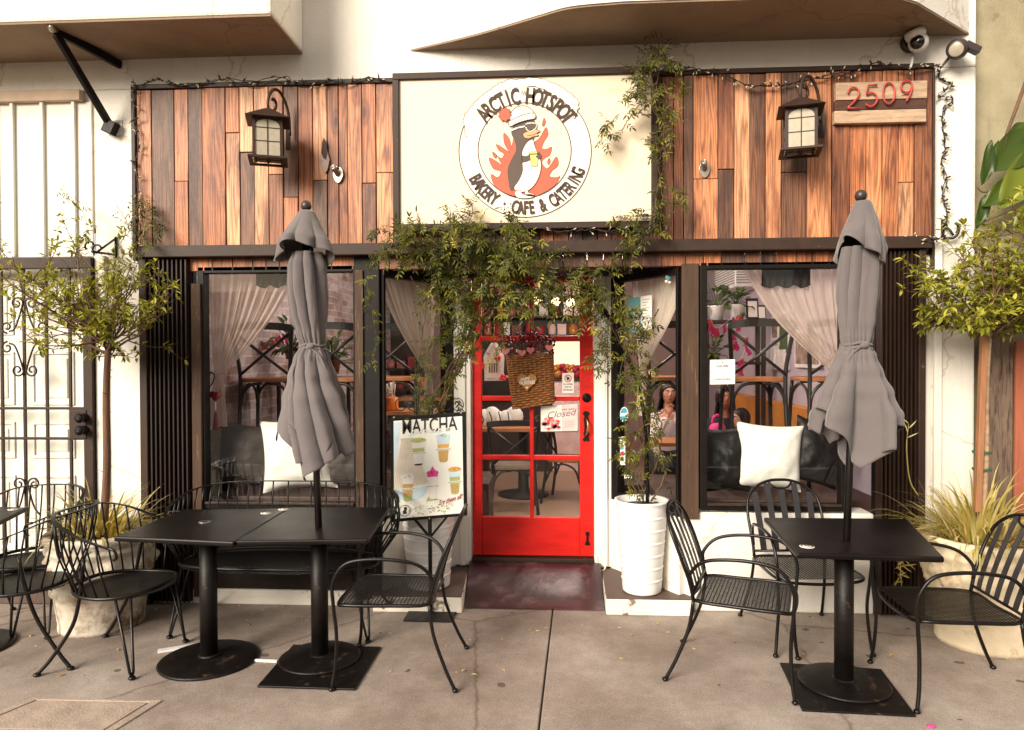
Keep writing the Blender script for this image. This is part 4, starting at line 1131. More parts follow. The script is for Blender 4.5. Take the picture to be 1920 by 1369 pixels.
# ------------------------------------------------------------------ tables
def table(label, tops, base, kind, zt=.745, group='black cafe tables', stick=()):
    q = [PZ(px, py, zt) for px, py in tops]
    bc = PZ(*base)
    t = thing('cafe_table', label, 'table', (bc.x, bc.y, 0), group)
    m = MB(); m.prismz([(p.x, p.y) for p in q], zt - .028, zt); m.build('tabletop', M_TABLETOP, t, bevel=.008)
    m = MB(); m.lathe([(.047, .03), (.047, zt - .03)], (bc.x, bc.y, 0), 24); m.lathe([(.058, .028), (.058, .036), (.05, .042)], (bc.x, bc.y, 0), 24)
    m.build('column', M_CASTIRON, t)
    m = MB(); z0 = .012 if kind == 'plate' else 0.0
    kb = .84 if kind == 'plate' else 1.0; m.lathe([(.262 * kb, z0), (.266 * kb, z0 + .010 * kb), (.255 * kb, z0 + .016 * kb), (.10, z0 + .024), (.05, z0 + .026)], (bc.x, bc.y, 0), 40); m.build('base', M_CASTIRON, t)
    m = MB(); cx, cy = sum(p.x for p in q) / 4, sum(p.y for p in q) / 4
    m.box((bc.x - .16, bc.y - .03, zt - .05), (bc.x + .16, bc.y + .03, zt - .0285)); m.box((bc.x - .03, bc.y - .16, zt - .052), (bc.x + .03, bc.y + .16, zt - .0287)); m.build('bracket', M_CASTIRON, t)
    for px, py in stick:
        c = PZ(px, py, zt)
        m = MB(); m.lathe([(.0, 0), (.036, 0), (.036, .0012), (0, .0013)], (c.x, c.y, zt + .0004), 20); s_ = m.build('sticker', M_PAPER, t)
        m = MB(); m.lathe([(.024, 0), (.03, 0), (.03, .0006), (.024, .0006)], (c.x, c.y, zt + .0022), 20, cap=False); m.bar((c.x - .012, c.y - .004, zt + .0026), (c.x + .012, c.y + .006, zt + .0026), .004, .0006); m.bar((c.x - .008, c.y + .01, zt + .0026), (c.x + .01, c.y - .012, zt + .0026), .004, .0006); m.build('print', M_INK, s_)
    return t, q, bc
tA, qA, bA = table('black square table without an umbrella, on a round base, joined to the umbrella table', [(213, 1006), (438, 1016), (541, 953), (345, 955)], (392, 1238), 'round', stick=((500, 962),))
m = MB(); c = PZ(384, 979, .745); m.lathe([(.022, 0), (.034, 0), (.034, .003), (.024, .003)], (c.x, c.y, .7452), 24, cap=False); m.build('hole_ring', M_STEEL, tA)
tB, qB, bB = table('black square table with the left closed umbrella through it, on a square floor plate', [(441, 1014), (690, 1011), (732, 951), (546, 951)], (600, 1238), 'plate', stick=((533, 955),))
tC, qC, bC = table('black square table with a closed umbrella through it, at the right between three armchairs', [(1494, 1037), (1771, 1045), (1700, 972), (1432, 970)], (1582, 1285), 'plate', stick=((1513, 1025),))
tD, qD, bD = table('black table cut by the left photo edge between two wire chairs', [(-190, 985), (-30, 992), (52, 951), (-90, 948)], (-70, 1215), 'round', stick=((27, 955),))
def floor_plate(t, pts, nm='floor_plate'):
    q = [PZ(*p) for p in pts]
    m = MB(); m.prismz([(p.x, p.y) for p in q], 0.001, 0.012); m.build(nm, M_CASTIRON, t, bevel=.003)
floor_plate(tB, [(482, 1290), (666, 1296), (714, 1216), (550, 1212)])
floor_plate(tC, [(1504, 1335), (1718, 1346), (1652, 1258), (1462, 1246)])
# shims
m = MB(); a, b = PZ(296, 1224), PZ(378, 1211); m.bar(a + V(0, 0, .008), b + V(0, 0, .008), .045, .012); tag(m.build('table_shim', M_PAPERBLUE, bevel=.002), 'pale blue white wedge strip on the ground under the table without umbrella', 'shim')
m = MB(); a, b = PZ(478, 1240), PZ(520, 1242); m.bar(a + V(0, 0, .006), b + V(0, 0, .006), .02, .010); tag(m.build('table_shim', M_PAPER, bevel=.002), 'small crumpled white strip on the ground between the two table bases', 'shim')

# ------------------------------------------------------------------ closed umbrellas
def umbrella(label, topx, tabx, d_y, prof, cap, yfin, seed, tie_y, hem_fn, twist, nlobe=9):
    """prof: list of (py, left px, right px) silhouette of the tied canopy at the pole's distance."""
    r = random.Random(seed)
    pt = P(topx[0], topx[1], d_y); pb = P(tabx[0], tabx[1], d_y)
    t = thing('closed_umbrella', label, 'umbrella', (pb.x, pb.y, 0.0), 'closed patio umbrellas')
    def axis(z): return pb.lerp(pt, (z - pb.z) / (pt.z - pb.z))
    ax0 = axis(.05)
    m = MB(); m.tube([axis(.035), axis(1.2), axis(pt.z - .02)], .019, 12); m.build('pole', M_IRON, t)
    m = MB(); c = axis(pt.z); m.ball(c - V(0, 0, .03), .030, 14, 10); m.lathe([(.034, -.085), (.036, -.075), (.016, -.062), (.014, -.05)], c, 14); m.build('finial', M_PLASTICB, t)
    zs = [Z(p[0], d_y, topx[0]) for p in prof]
    cxs = [P((p[1] + p[2]) / 2, p[0], d_y).x for p in prof]
    rs = [(P(p[2], p[0], d_y).x - P(p[1], p[0], d_y).x) / 2 for p in prof]
    def samp(z, arr):
        if z >= zs[0]: return arr[0]
        for i in range(len(zs) - 1):
            if zs[i + 1] <= z <= zs[i]:
                k = sstep((zs[i] - z) / (zs[i] - zs[i + 1])); return lerp(arr[i], arr[i + 1], k)
        return arr[-1]
    ztop, zbot, ztie = zs[0], zs[-1], Z(tie_y, d_y, topx[0])
    ph = [r.uniform(-.18, .18) for _ in range(nlobe)]
    crisp = [r.uniform(.15, .8) for _ in range(nlobe)]
    skew = [r.choice((.55, .7, 1.0, 1.5, 1.8)) for _ in range(nlobe)]
    shift = [r.uniform(-.05, .05) for _ in range(nlobe)]
    amp = [r.uniform(.6, 1.3) for _ in range(nlobe)]
    def canopy(u, v):
        th = 2 * PI * u
        zb = zbot + hem_fn(th) * (Z(600, d_y) - Z(700, d_y)) / 100
        l0 = th / (2 * PI) * nlobe + .35 + twist * (zbot - ztie); l0 = (l0 + .34 * math.sin(2 * PI * l0 / nlobe * 2 + seed) + .22 * math.sin(2 * PI * l0 / nlobe * 3 + 2.2 * seed)) % nlobe
        zb += .085 * (math.sin(PI * (l0 % 1)) ** .8 - .6) + shift[int(l0) % nlobe]
        z = lerp(ztop, zb, v)
        Rr = samp(z, rs); cx = samp(z, cxs)
        tw = twist * (z - ztie)
        l = th / (2 * PI) * nlobe + tw + .35; l = (l + .34 * math.sin(2 * PI * l / nlobe * 2 + seed) + .22 * math.sin(2 * PI * l / nlobe * 3 + 2.2 * seed)) % nlobe
        i = int(l) % nlobe; f = l - int(l) + ph[i] * math.sin(PI * (l - int(l)))
        below = sstep((ztie - z) / .35); above = sstep((z - ztie) / .25)
        f = max(0.0, min(1.0, f)) ** skew[i]
        lobe = lerp(abs(math.sin(PI * f)) ** .55, 1 - abs(2 * f - 1), crisp[i] * below)
        A = .20 + .58 * below * min(1.1, amp[i]) + .22 * above
        k = 1 - A * (1 - lobe)
        k *= 1 + .07 * noise.noise(V(math.cos(th) * 1.7, math.sin(th) * 1.7, z * 4 + seed)) + .022 * noise.noise(V(math.cos(th) * 5, math.sin(th) * 5, z * 14 + seed))
        th += below * .20 * math.sin(2 * PI * f) * (1 if skew[i] > 1 else -1)
        # small gathers next to the tie
        g_ = math.exp(-((z - ztie) / .07) ** 2); k += g_ * .06 * math.sin(th * 23 + 2 * math.sin(th * 3))
        ax = axis(z)
        return V(lerp(cx, ax.x, .25) + Rr * k * math.cos(th), ax.y + Rr * k * math.sin(th) * .92, z)
    m = MB(); m.grid(canopy, 288, 72, True); m.build('canopy', M_UMB, t, solid=.0025)
    zc0, zc1 = Z(cap[0][0], d_y, topx[0]), Z(cap[-1][0], d_y, topx[0])
    zsc = [Z(p[0], d_y, topx[0]) for p in cap]; rc = [(P(p[2], p[0], d_y).x - P(p[1], p[0], d_y).x) / 2 for p in cap]; cc = [P((p[1] + p[2]) / 2, p[0], d_y).x for p in cap]
    def top(u, v):
        th = 2 * PI * u; z = lerp(zc0, zc1, v)
        k = v * (len(cap) - 1); i = min(int(k), len(cap) - 2); f = sstep(k - i) if False else k - i
        Rr = lerp(rc[i], rc[i + 1], f); cx = lerp(cc[i], cc[i + 1], f)
        w = math.sin(4 * th + seed) * .7 + .5 * math.sin(3 * th + 1.3 * seed)
        fold = abs(math.sin(4 * th + .8 * seed + 1.1 * math.sin(th + seed))) ** .6
        Rr *= 1 + v * v * .16 * w - .08 * v - .30 * v ** 1.5 * (1 - fold) + .05 * v * noise.noise(V(3 * math.cos(th), 3 * math.sin(th), 6 * v + seed))
        z += v * v * v * (.03 * w - .02 - .055 * math.cos(2 * th + .5 * (seed - 3)))
        ax = axis(z)
        return V(cx + Rr * math.cos(th), ax.y + Rr * math.sin(th), z)
    m = MB(); m.grid(top, 144, 24, True); m.build('top_vent', M_UMB, t, solid=.0025)
    # tie strap with a loose end
    Rt = samp(ztie, rs); cx = samp(ztie, cxs); ay = axis(ztie).y
    m = MB()
    for dz, k in ((0.008, 1.0), (-.012, 1.02)):
        m.tube([V(cx + Rt * k * math.cos(a) * 1.0, ay + Rt * .92 * k * math.sin(a), ztie + dz + .006 * math.sin(3 * a)) for a in [2 * PI * i / 40 for i in range(40)]], .0075, 6, closed=True)
    m.ball((cx + .01, ay - Rt * .95, ztie), .018, 8, 6, (1.3, .8, .9))
    sx = -1 if seed % 2 else 1
    ends = spline([V(cx + .0, ay - Rt * 1.0, ztie), V(cx + sx * -.06, ay - Rt * 1.02, ztie - .05), V(cx + sx * -.10, ay - Rt * 1.05, ztie - .15), V(cx + sx * -.115, ay - Rt * 1.1, ztie - .24)], 4)
    m.ribbon(ends, .016, V(.9, -.3, .1).normalized()); m.build('tie_strap', M_UMB, t)
    # crank housing / ribs seen under the cap
    m = MB()
    for i in range(8):
        a = 2 * PI * i / 8 + .2; z0_ = zc1 + .04
        m.bar(axis(z0_) + V(math.cos(a), math.sin(a), 0) * .022, axis(ztie) + V(math.cos(a), math.sin(a), 0) * .03, .012, .012)
    m.build('ribs', M_IRON, t)
    return t
YB = bB.y; YC = bC.y
def hemL(th):   # + is up (in 100ths of 100 px)
    c = math.cos(th); return 20 + (70 if c < 0 else 40) * abs(c) ** 1.4
umbrella('closed grey taupe umbrella through the joined black tables, tied at its waist', (574, 376), (597, 972), YB,
         [(474, 549, 606), (500, 541, 612), (545, 538, 612), (590, 543, 611), (625, 553, 609), (650, 563, 608), (672, 550, 618), (710, 538, 632), (750, 524, 650), (800, 515, 664), (850, 508, 672), (900, 504, 678)],
         [(396, 562, 588), (410, 550, 598), (430, 535, 610), (455, 518, 626), (468, 512, 632)], 376, 3, 650, hemL, 1.6)
def hemR(th):
    return 24 + 62 * abs(math.cos(th)) ** 1.5
umbrella('closed beige taupe umbrella standing in the right table, tied at its waist', (1614, 356), (1588, 990), YC,
         [(464, 1577, 1646), (500, 1572, 1648), (550, 1569, 1646), (600, 1573, 1640), (630, 1577, 1636), (648, 1580, 1632), (668, 1570, 1642), (700, 1557, 1656), (740, 1536, 1672), (780, 1517, 1688), (830, 1506, 1696), (880, 1500, 1700)],
         [(378, 1603, 1632), (396, 1594, 1640), (424, 1582, 1650), (450, 1566, 1660), (466, 1559, 1666)], 356, 6, 648, hemR, -0.5)

# ------------------------------------------------------------------ pedestal menu sign
sp = PZ(808, 1150)
SY = sp.y - .01
ms = thing('menu_sign', 'black framed pedestal sign advertising matcha drinks beside the red door', 'sign', (sp.x, SY, 0))
c4 = [P(733, 783, SY), P(873, 772, SY), P(876, 966, SY), P(734, 979, SY)]
m = MB(); q = [(p.x, p.z) for p in c4]; m.prism(q[::-1], SY - .014, SY + .014); m.build('frame', M_BLACKPAINT, ms, bevel=.003)
# poster coordinates u 0..1 left-right, v 0..1 top-bottom on the tilted board
in4 = [P(739, 789, SY), P(867, 780, SY), P(870, 961, SY), P(740, 972, SY)]
def PU(u, v, lay=0):
    a = in4[0].lerp(in4[1], u); b = in4[3].lerp(in4[2], u); p = a.lerp(b, v)
    return V(p.x, SY - .0150 - .0006 * lay, p.z)
m = MB(); m.add([PU(0, 0), PU(0, 1), PU(1, 1), PU(1, 0)], [(0, 1, 2, 3)]); poster = m.build('poster', M_POSTER, ms)
art = MB(); AM = [M_PBLUE, M_PRIB, M_PRIBD, M_PGREEN, M_PTAN, M_PMAGENTA, M_PDARK, M_PCUP, M_PORANGE, M_INK, M_POSTER, M_INKRED, M_INKGREY]
def up(pts, mi, lay):
    art.cur = mi; flatpoly(art, [PU(u, v, lay) for u, v in pts])
up([(0, .02), (.11, .02), (.03, .42), (0, .5)], 0, 1)
whisk = [(.11, .2), (.28, .2), (.5, .66), (.0, .72), (0, .5)]
up(whisk, 1, 1)
for i in range(16):
    k = i / 15; a = (lerp(.12, .27, k), .21); b = (lerp(.0, .49, k), lerp(.70, .66, k))
    up([(a[0] - .002, a[1]), (a[0] + .002, a[1]), (b[0] + .006, b[1]), (b[0] - .006, b[1])], 2, 2)
up([(.1, .185), (.29, .185), (.29, .205), (.1, .205)], 2, 2)
bowl = [(0.0, .70)] + [(.5 * (1 - math.cos(PI * i / 10)) * .48, .72 + .11 * math.sin(PI * i / 10)) for i in range(1, 10)][::1] + [(.5, .70)]
up(bowl, 0, 2)
r = random.Random(3)
for i in range(120):
    u = r.uniform(.2, .85); v = .93 + r.gauss(0, .03) - .04 * abs(u - .55); s = r.uniform(.006, .016)
    up([(u - s, v), (u, v - s * .6), (u + s, v), (u, v + s * .6)], r.choice([3, 2, 1]), 3)
up([(.5, .8), (.66, .84), (.46, .85)], 3, 3)
def drink(u, v, w, h, layers, top=None, base=6):
    n = len(layers)
    for k, mi in enumerate(layers):
        a, b = k / n, (k + 1) / n
        wa, wb = w * (1 - .36 * a), w * (1 - .36 * b)
        up([(u - wa / 2, v + h * a), (u + wa / 2, v + h * a), (u + wb / 2, v + h * b), (u - wb / 2, v + h * b)], mi, 4)
    wb = w * .64
    up([(u - wb / 2, v + h), (u + wb / 2, v + h), (u + wb * .38, v + h * 1.06), (u, v + h * 1.08), (u - wb * .38, v + h * 1.06)], base, 4)
    if top is not None:
        up([(u + w * .56 * math.cos(2 * PI * i / 14), v + h * .11 * math.sin(2 * PI * i / 14)) for i in range(14)][::-1], top, 5)
        for i in range(9):
            a = r.uniform(0, 6.28); q_ = r.uniform(0, .4) * w; uu = u + q_ * math.cos(a); vv = v + .2 * q_ * math.sin(a) * h / w
            up([(uu - .01, vv), (uu, vv - .005), (uu + .01, vv), (uu, vv + .005)], r.choice([6, 8, 3]), 6)
    up([(u - w * .58, v + h * .50), (u + w * .58, v + h * .50), (u + w * .58, v + h * .585), (u - w * .58, v + h * .585)], 10, 6)
    for i in range(9):
        uu = u - w * .48 + i * w * .12
        up([(uu - .007, v + h * .525), (uu + .007, v + h * .525), (uu + .007, v + h * .565), (uu - .007, v + h * .565)], 12, 7)
drink(.36, .215, .20, .24, [7, 7, 3, 7, 7, 7], 3)
drink(.72, .19, .19, .25, [0, 0, 8, 4, 4, 4], 0, 4)
drink(.20, .575, .18, .24, [7, 7, 4, 4, 4, 3], 7, 3)
drink(.56, .56, .16, .25, [5, 7, 7, 7, 7, 7], 5, 7)
up([(.50, .575), (.56, .49), (.63, .575)], 5, 6)
drink(.88, .54, .17, .24, [0, 0, 3, 3, 4, 4], 8, 3)
art.cur = 9; text_on(art, 'MATCHA', lambda u, v: PU(u, v, 5), .53, .135, .80, -.14, offset=.012)
art.cur = 10; text_on(art, 'please', lambda u, v: PU(u - .15 * (v - .14), v, 7), .53, .145, .62, -.06, shear=.35)
art.cur = 11; text_on(art, 'Try them all!', lambda u, v: PU(u, v - .16 * (u - .8), 6), .82, .875, .34, -.05, shear=.4, offset=.008)
for k in range(40):
    a = 2 * PI * k / 40; b = 2 * PI * (k + .55) / 40
    up([(.155 + .085 * math.cos(a), .925 + .06 * math.sin(a)), (.155 + .085 * math.cos(b), .925 + .06 * math.sin(b)), (.155 + .07 * math.cos(b), .925 + .05 * math.sin(b)), (.155 + .07 * math.cos(a), .925 + .05 * math.sin(a))], 9, 4)
up([(.14, .89), (.18, .885), (.19, .91), (.175, .93), (.19, .955), (.13, .96), (.125, .93), (.145, .915)], 9, 4)
art.build('artwork', AM, poster)
m = MB()
for u, v in ((.005, -.035), (.985, -.035), (.01, 1.035), (.99, 1.035)):
    p = PU(u, v, 0); m.lathe([(0, 0), (.008, 0), (.006, .004), (0, .005)], V(p.x, SY - .0145, p.z), 10, axis=Matrix.Rotation(R(90), 3, 'X'))
m.build('corner_screw', M_STEEL, ms)
zb = c4[2].z + .01
m = MB(); pc = P(806, 975, SY); m.tube([V(sp.x, SY, .012), V(pc.x, SY, zb + .02)], .013, 10)
for s, px in ((-1, 765), (1, 846)):
    e = P(px, 974, SY); m.bar(V(sp.x + (pc.x - sp.x) * .7, SY, P(806, 1008, SY).z), V(e.x, SY, zb + .012), .014, .016, up=(0, 1, 0))
m.build('stand', M_BLACKPAINT, ms)
m = MB(); q = [PZ(*p) for p in ((756, 1166), (846, 1168), (866, 1133), (776, 1131))]; m.prismz([(p.x, p.y) for p in q], .001, .011); m.build('base_plate', M_CASTIRON, ms, bevel=.002)
# curled wire ornaments on top of the frame
m = MB()
for s, px in ((-1, 742), (1, 868)):
    b_ = P(px - s * 25, 776, SY); pts = []
    for i in range(18):
        a = PI * .5 - s * 2.1 * PI * i / 17 * .8; rr = .05 * (1 - .55 * i / 17); pts.append(V(b_.x + s * (.05 + .0) + rr * math.cos(a) * 1, SY, b_.z + .055 + rr * math.sin(a)))
    m.tube([V(b_.x - s * .06, SY, b_.z + .0), V(b_.x - s * .0, SY, b_.z + .03)] + pts[::-1][:1] + pts[::-1][1:], .0032, 5)
m.build('wire_curl', M_IRON, ms)
# ------------------------------------------------------------------ pots
def ornate_pot(t, c, rb, rt, h, m_, seed):
    prof = []
    for k in range(29):
        v = k / 28; z = h * v
        r_ = lerp(rb, rt * .96, v ** .8)
        if .38 < v < .44 or .80 < v < .86: r_ += .02
        if v > .9: r_ = rt + .012 * math.sin((v - .9) / .1 * PI)
        if v < .05: r_ = rb + .01
        prof.append((r_, z))
    prof += [(rt - .035, h), (rt - .045, h - .05), (0.02, h - .055)]
    def fn(th, r_, z, i):
        v = z / h
        k = 0.0
        if .44 < v < .82 and i < 29:
            env = math.sin((v - .44) / .38 * PI)
            sw = math.cos(5 * th + seed)             # hanging swags
            d = v - (.58 + .13 * (sw * sw))
            k = .036 * env * math.exp(-(d / .055) ** 2) + .024 * env * max(0, math.cos(10 * th + 2 * seed)) ** 6
            k += .006 * env * math.sin(27 * th + 14 * v)
        return r_ + k + .003 * noise.noise(V(math.cos(th) * 3, math.sin(th) * 3, z * 8 + seed))
    m = MB(); m.lathe(prof, c, 90, fn); pot = m.build('pot', m_, t)
    m = MB(); m.lathe([(rt - .04, h - .058), (rt * .6, h - .035), (.0, h - .03)], c, 24, fn=lambda th, r_, z, i: r_ * (1 + .02 * math.sin(7 * th)), cap=False); m.build('soil', M_SOIL, pot)

def strap_grass(mb, c, n, ln, spread, r, lean=V(0, 0, 0)):
    for i in range(n):
        a = r.uniform(0, 2 * PI); e = r.uniform(.25, 1.35); l = ln * r.uniform(.45, 1.1)
        d0 = V(math.cos(a) * math.cos(e), math.sin(a) * math.cos(e), math.sin(e)) + lean * r.uniform(0, 1)
        d0.normalize()
        p = c + V(math.cos(a), math.sin(a), 0) * r.uniform(0, spread)
        pts = [p]; d = d0.copy(); w_ = r.uniform(.010, .019); droop = r.uniform(.16, .42)
        for k in range(7):
            d = (d - V(0, 0, droop * (k / 7 + .15))).normalized(); p = p + d * l / 7; pts.append(p)
        sd = d0.cross(V(0, 0, 1));
        if sd.length < .1: sd = V(1, 0, 0)
        sd.normalize(); up_ = V(-math.sin(a), math.cos(a), 0)
        ws = [w_ * k for k in (.7, 1, 1.1, 1.05, .9, .7, .45, .08)]
        mb.ct = min(1, max(0, r.gauss(.55, .28)))
        mb.ribbon(pts, ws, sd)

def tree(name, label, base, top, rad0, rad1, crown_c, crown_r, nb, seed, m_trunk, leaf_l, dens, up=.35, group='potted trees'):
    r = random.Random(seed)
    t = thing(name, label, 'tree', base, group)
    m = MB(); pts = spline([base, base.lerp(top, .35) + V(.012, 0, 0), base.lerp(top, .7) - V(.006, 0, 0), top], 5)
    m.tube(pts, [lerp(rad0, rad1, i / (len(pts) - 1)) for i in range(len(pts))], 9)
    for k in range(7):
        q = base.lerp(top, r.uniform(.3, .95)); a = r.uniform(0, 6.3); m.tube([q, q + V(math.cos(a), math.sin(a), .4) * .045], [.004, .0015], 5)
    m.build('trunk', m_trunk, t)
    br = MB(); lf = MB(); 
    def tuft(p, d, n):
        for i in range(n):
            a = r.uniform(0, 2 * PI)
            s_ = d.cross(V(.3, .2, 1)).normalized(); u_ = s_.cross(d).normalized()
            dd = (d * r.uniform(.1, .9) + (s_ * math.cos(a) + u_ * math.sin(a)) + V(0, 0, .1)).normalized()
            lf.ct = min(1, max(0, r.gauss(.5, .24)))
            l = leaf_l * r.uniform(.6, 1.2)
            lf.leaf(p + dd * .004, dd, V(r.uniform(-.4, .4), r.uniform(-.6, .2), 1).normalized(), l, l * .42, r.uniform(.05, .35))
    def branch(p, d, ln, rad, lev):
        n = 6; pts = [p]
        for k in range(n):
            d = (d + V(r.gauss(0, .16), r.gauss(0, .16), r.gauss(.02, .1) + up * .1)).normalized()
            p = p + d * ln / n; pts.append(p)
            if lev < 2 and k >= 1 and r.random() < (.62 if lev == 0 else .5):
                q = (d + V(r.gauss(0, .7), r.gauss(0, .7), r.gauss(.1, .5))).normalized()
                branch(p, q, ln * r.uniform(.35, .65), rad * .55, lev + 1)
            if lev >= 1 or k >= 3:
                if r.random() < dens: tuft(p, d, r.randint(2, 4))
        br.tube(pts, [lerp(rad, rad * .35, k / n) for k in range(n + 1)], 5)
        if r.random() < dens * 1.3: tuft(p, d, r.randint(4, 7))
    for i in range(nb):
        # aim at a point inside the crown so the outline stays uneven
        while True:
            q = V(r.uniform(-1, 1), r.uniform(-1, 1), r.uniform(-1, 1))
            if q.length < 1: break
        q = q.normalized() * r.uniform(.55, 1.02)
        e = crown_c + V(q.x * crown_r.x, q.y * crown_r.y, q.z * crown_r.z)
        st = base.lerp(top, r.uniform(.9, 1.0)); d = e - st
        branch(st, (d.normalized() + V(0, 0, .1)).normalized(), d.length * r.uniform(.85, 1.05), rad1 * r.uniform(.3, .5), 0)
    b_ = br.build('branches', M_TWIG, t)
    lf.build('crown', M_TREELEAF, t)
    return t

PY1 = -.40
pl_c = V(X(192, PY1, 1150), PY1, 0)
pt1 = thing('ornate_pot', 'whitewashed ornate swag pot holding the potted tree near the security gate', 'plant pot', pl_c, 'ornate tree pots')
ornate_pot(pt1, pl_c, .235, .315, .60, M_CLAY, 1.0)
t1top = P(204, 628, PY1)
tree('potted_tree', 'slim bare trunk potted tree with sparse yellow green crown beside the security gate', pl_c + V(.01, 0, .55), t1top, .026, .019,
     P(166, 585, PY1), V(.66, .32, .36), 38, 5, M_BARK, .044, .28)
r_ = random.Random(8); m = MB(); strap_grass(m, pl_c + V(0, 0, .57), 220, .36, .22, r_)
tag(m.build('strap_grass', M_GRASSLEAF), 'yellowed strappy grass around the foot of the tree near the gate', 'grass plant', 'strappy grass plants')
PY2 = -.40
pr_c = V(X(1846, PY2, 1150), PY2, 0)
pt2 = thing('ornate_pot', 'cream ornate swag pot holding the staked tree at the right edge', 'plant pot', pr_c, 'ornate tree pots')
ornate_pot(pt2, pr_c, .25, .335, .63, M_CLAYPALE, 2.4)
tr_top = P(1856, 600, PY2)
tr2 = tree('potted_tree', 'staked potted tree with dense yellow green crown at the right edge', pr_c + V(-.03, 0, .58), tr_top, .02, .017,
     P(1850, 548, PY2), V(.54, .30, .36), 46, 21, M_BARKPALE, .050, .36)
a, b = P(1832, 960, PY2 - .03), P(1846, 612, PY2 - .03); m = MB(); m.bar(a, b, .034, .034, up=(0, 1, 0)); stk = m.build('stake', M_STAKE, tr2, bevel=.003)
m = MB()
for py in (848, 880):
    c = P(1838, py, PY2); m.tube([c + V(.045 * math.cos(a_) * 1.1 + .01, .04 * math.sin(a_), .004 * math.sin(3 * a_)) for a_ in [2 * PI * i / 20 for i in range(20)]], .006, 5, closed=True)
m.build('tie', M_GREENTIE, tr2)
r_ = random.Random(18); m = MB(); strap_grass(m, pr_c + V(-.05, 0, .58), 330, .46, .24, r_, V(-.12, -.10, .25))
tag(m.build('strap_grass', M_GRASSLEAF), 'long pale variegated strappy grass spilling from the cream pot at right', 'grass plant', 'strappy grass plants')
# tall dry stalk leaning out of the right pot
m = MB(); st = spline([P(1722, 930, -.35), P(1706, 900, -.36), P(1700, 840, -.36), P(1704, 795, -.36)], 5); m.tube(st, [.004] * 12 + [.002] * (len(st) - 12), 5)
for k, (dx, dz) in enumerate(((-.07, .06), (.06, .07), (-.03, .09), (.05, .03))): m.ct = .8; m.leaf(st[-1 - k], V(dx, -.02, dz), V(0, -1, .3), .07, .008)
tag(m.build('dry_stalk', M_GRASSLEAF), 'dry grass stalk standing against the right folding shutter', 'plant')
# little plant behind the right table
m = MB(); r_ = random.Random(4); c = P(1688, 1065, -.22)
for i in range(26):
    a = r_.uniform(0, 6.3); d = V(math.cos(a), math.sin(a) * .5, r_.uniform(-.6, .9)).normalized(); m.ct = r_.uniform(.3, 1); m.leaf(c + V(r_.uniform(-.04, .04), 0, r_.uniform(-.1, .12)), d, V(0, -1, .4), r_.uniform(.05, .11), .009)
m.tube([c + V(.02, .02, -.15), c, c + V(.01, 0, .14)], .003, 5)
tag(m.build('trailing_stem', M_GRASSLEAF), 'small trailing dry stem hanging beside the right table column', 'plant')

# ------------------------------------------------------------------ tall white planters
def planter(label, c, rb, rt, z0, h):
    t = thing('ribbed_planter', label, 'planter', (c.x, c.y, z0), 'tall white planters')
    prof = [(rb * .9, 0), (rb, .012)]
    nr = 7
    for k in range(nr):
        for f, d in ((.0, .0), (.12, .001), (.3, .002), (.7, .002), (.84, .002), (.92, .006), (.97, .005)):
            v = (k + f) / nr; prof.append((lerp(rb, rt, v ** 1.15) + d, .015 + (h - .03) * v))
    prof += [(rt + .012, h - .012), (rt + .012, h), (rt - .014, h), (rt - .02, h - .05), (.01, h - .05)]
    m = MB(); m.lathe(prof, (c.x, c.y, z0), 56); p_ = m.build('pot', M_PLANTER, t)
    m = MB(); m.lathe([(rt - .018, h - .045), (rt * .5, h - .03), (0, h - .028)], (c.x, c.y, z0), 28, cap=False); m.build('soil', M_SOIL, p_)
pc1 = V(X(805, .13, 1050), .10, 0); pc2 = V(X(1203, .07, 1050), .06, 0)
planter('tall white ribbed planter half hidden behind the matcha menu sign', pc1, .145, .185, .111, .62)
planter('tall white ribbed planter standing on the ledge right of the red door', pc2, .128, .170, .111, .62)

# ------------------------------------------------------------------ jasmine climbers
def jasmine(fo, p, d, r, s=1.0, dark=0.0):
    """one pinnate leaf: thin stalk with 5-7 narrow leaflets."""
    d = d.normalized(); nrm = V(r.uniform(-.5, .5), r.uniform(-1, -.2), r.uniform(.2, 1)).normalized()
    sd = d.cross(nrm).normalized(); ln = r.uniform(.05, .085) * s
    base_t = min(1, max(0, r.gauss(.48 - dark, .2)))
    n = r.choice((2, 3, 3))
    for k in range(n):
        q = p + d * ln * (k + .6) / (n + .3) - V(0, 0, .01 * (k / n) ** 2)
        for g_ in (-1, 1):
            fo.ct = min(1, max(0, base_t + r.uniform(-.1, .1)))
            l = r.uniform(.022, .038) * s
            fo.leaf(q, (d * .55 + sd * g_ + V(0, 0, -.12)).normalized(), nrm, l, l * .36, .2)
    fo.ct = base_t
    l = r.uniform(.032, .048) * s
    fo.leaf(p + d * ln * .9, (d - V(0, 0, .2)).normalized(), nrm, l, l * .34, .2)
    fo.ribbon([p, p + d * ln], .0018, sd)
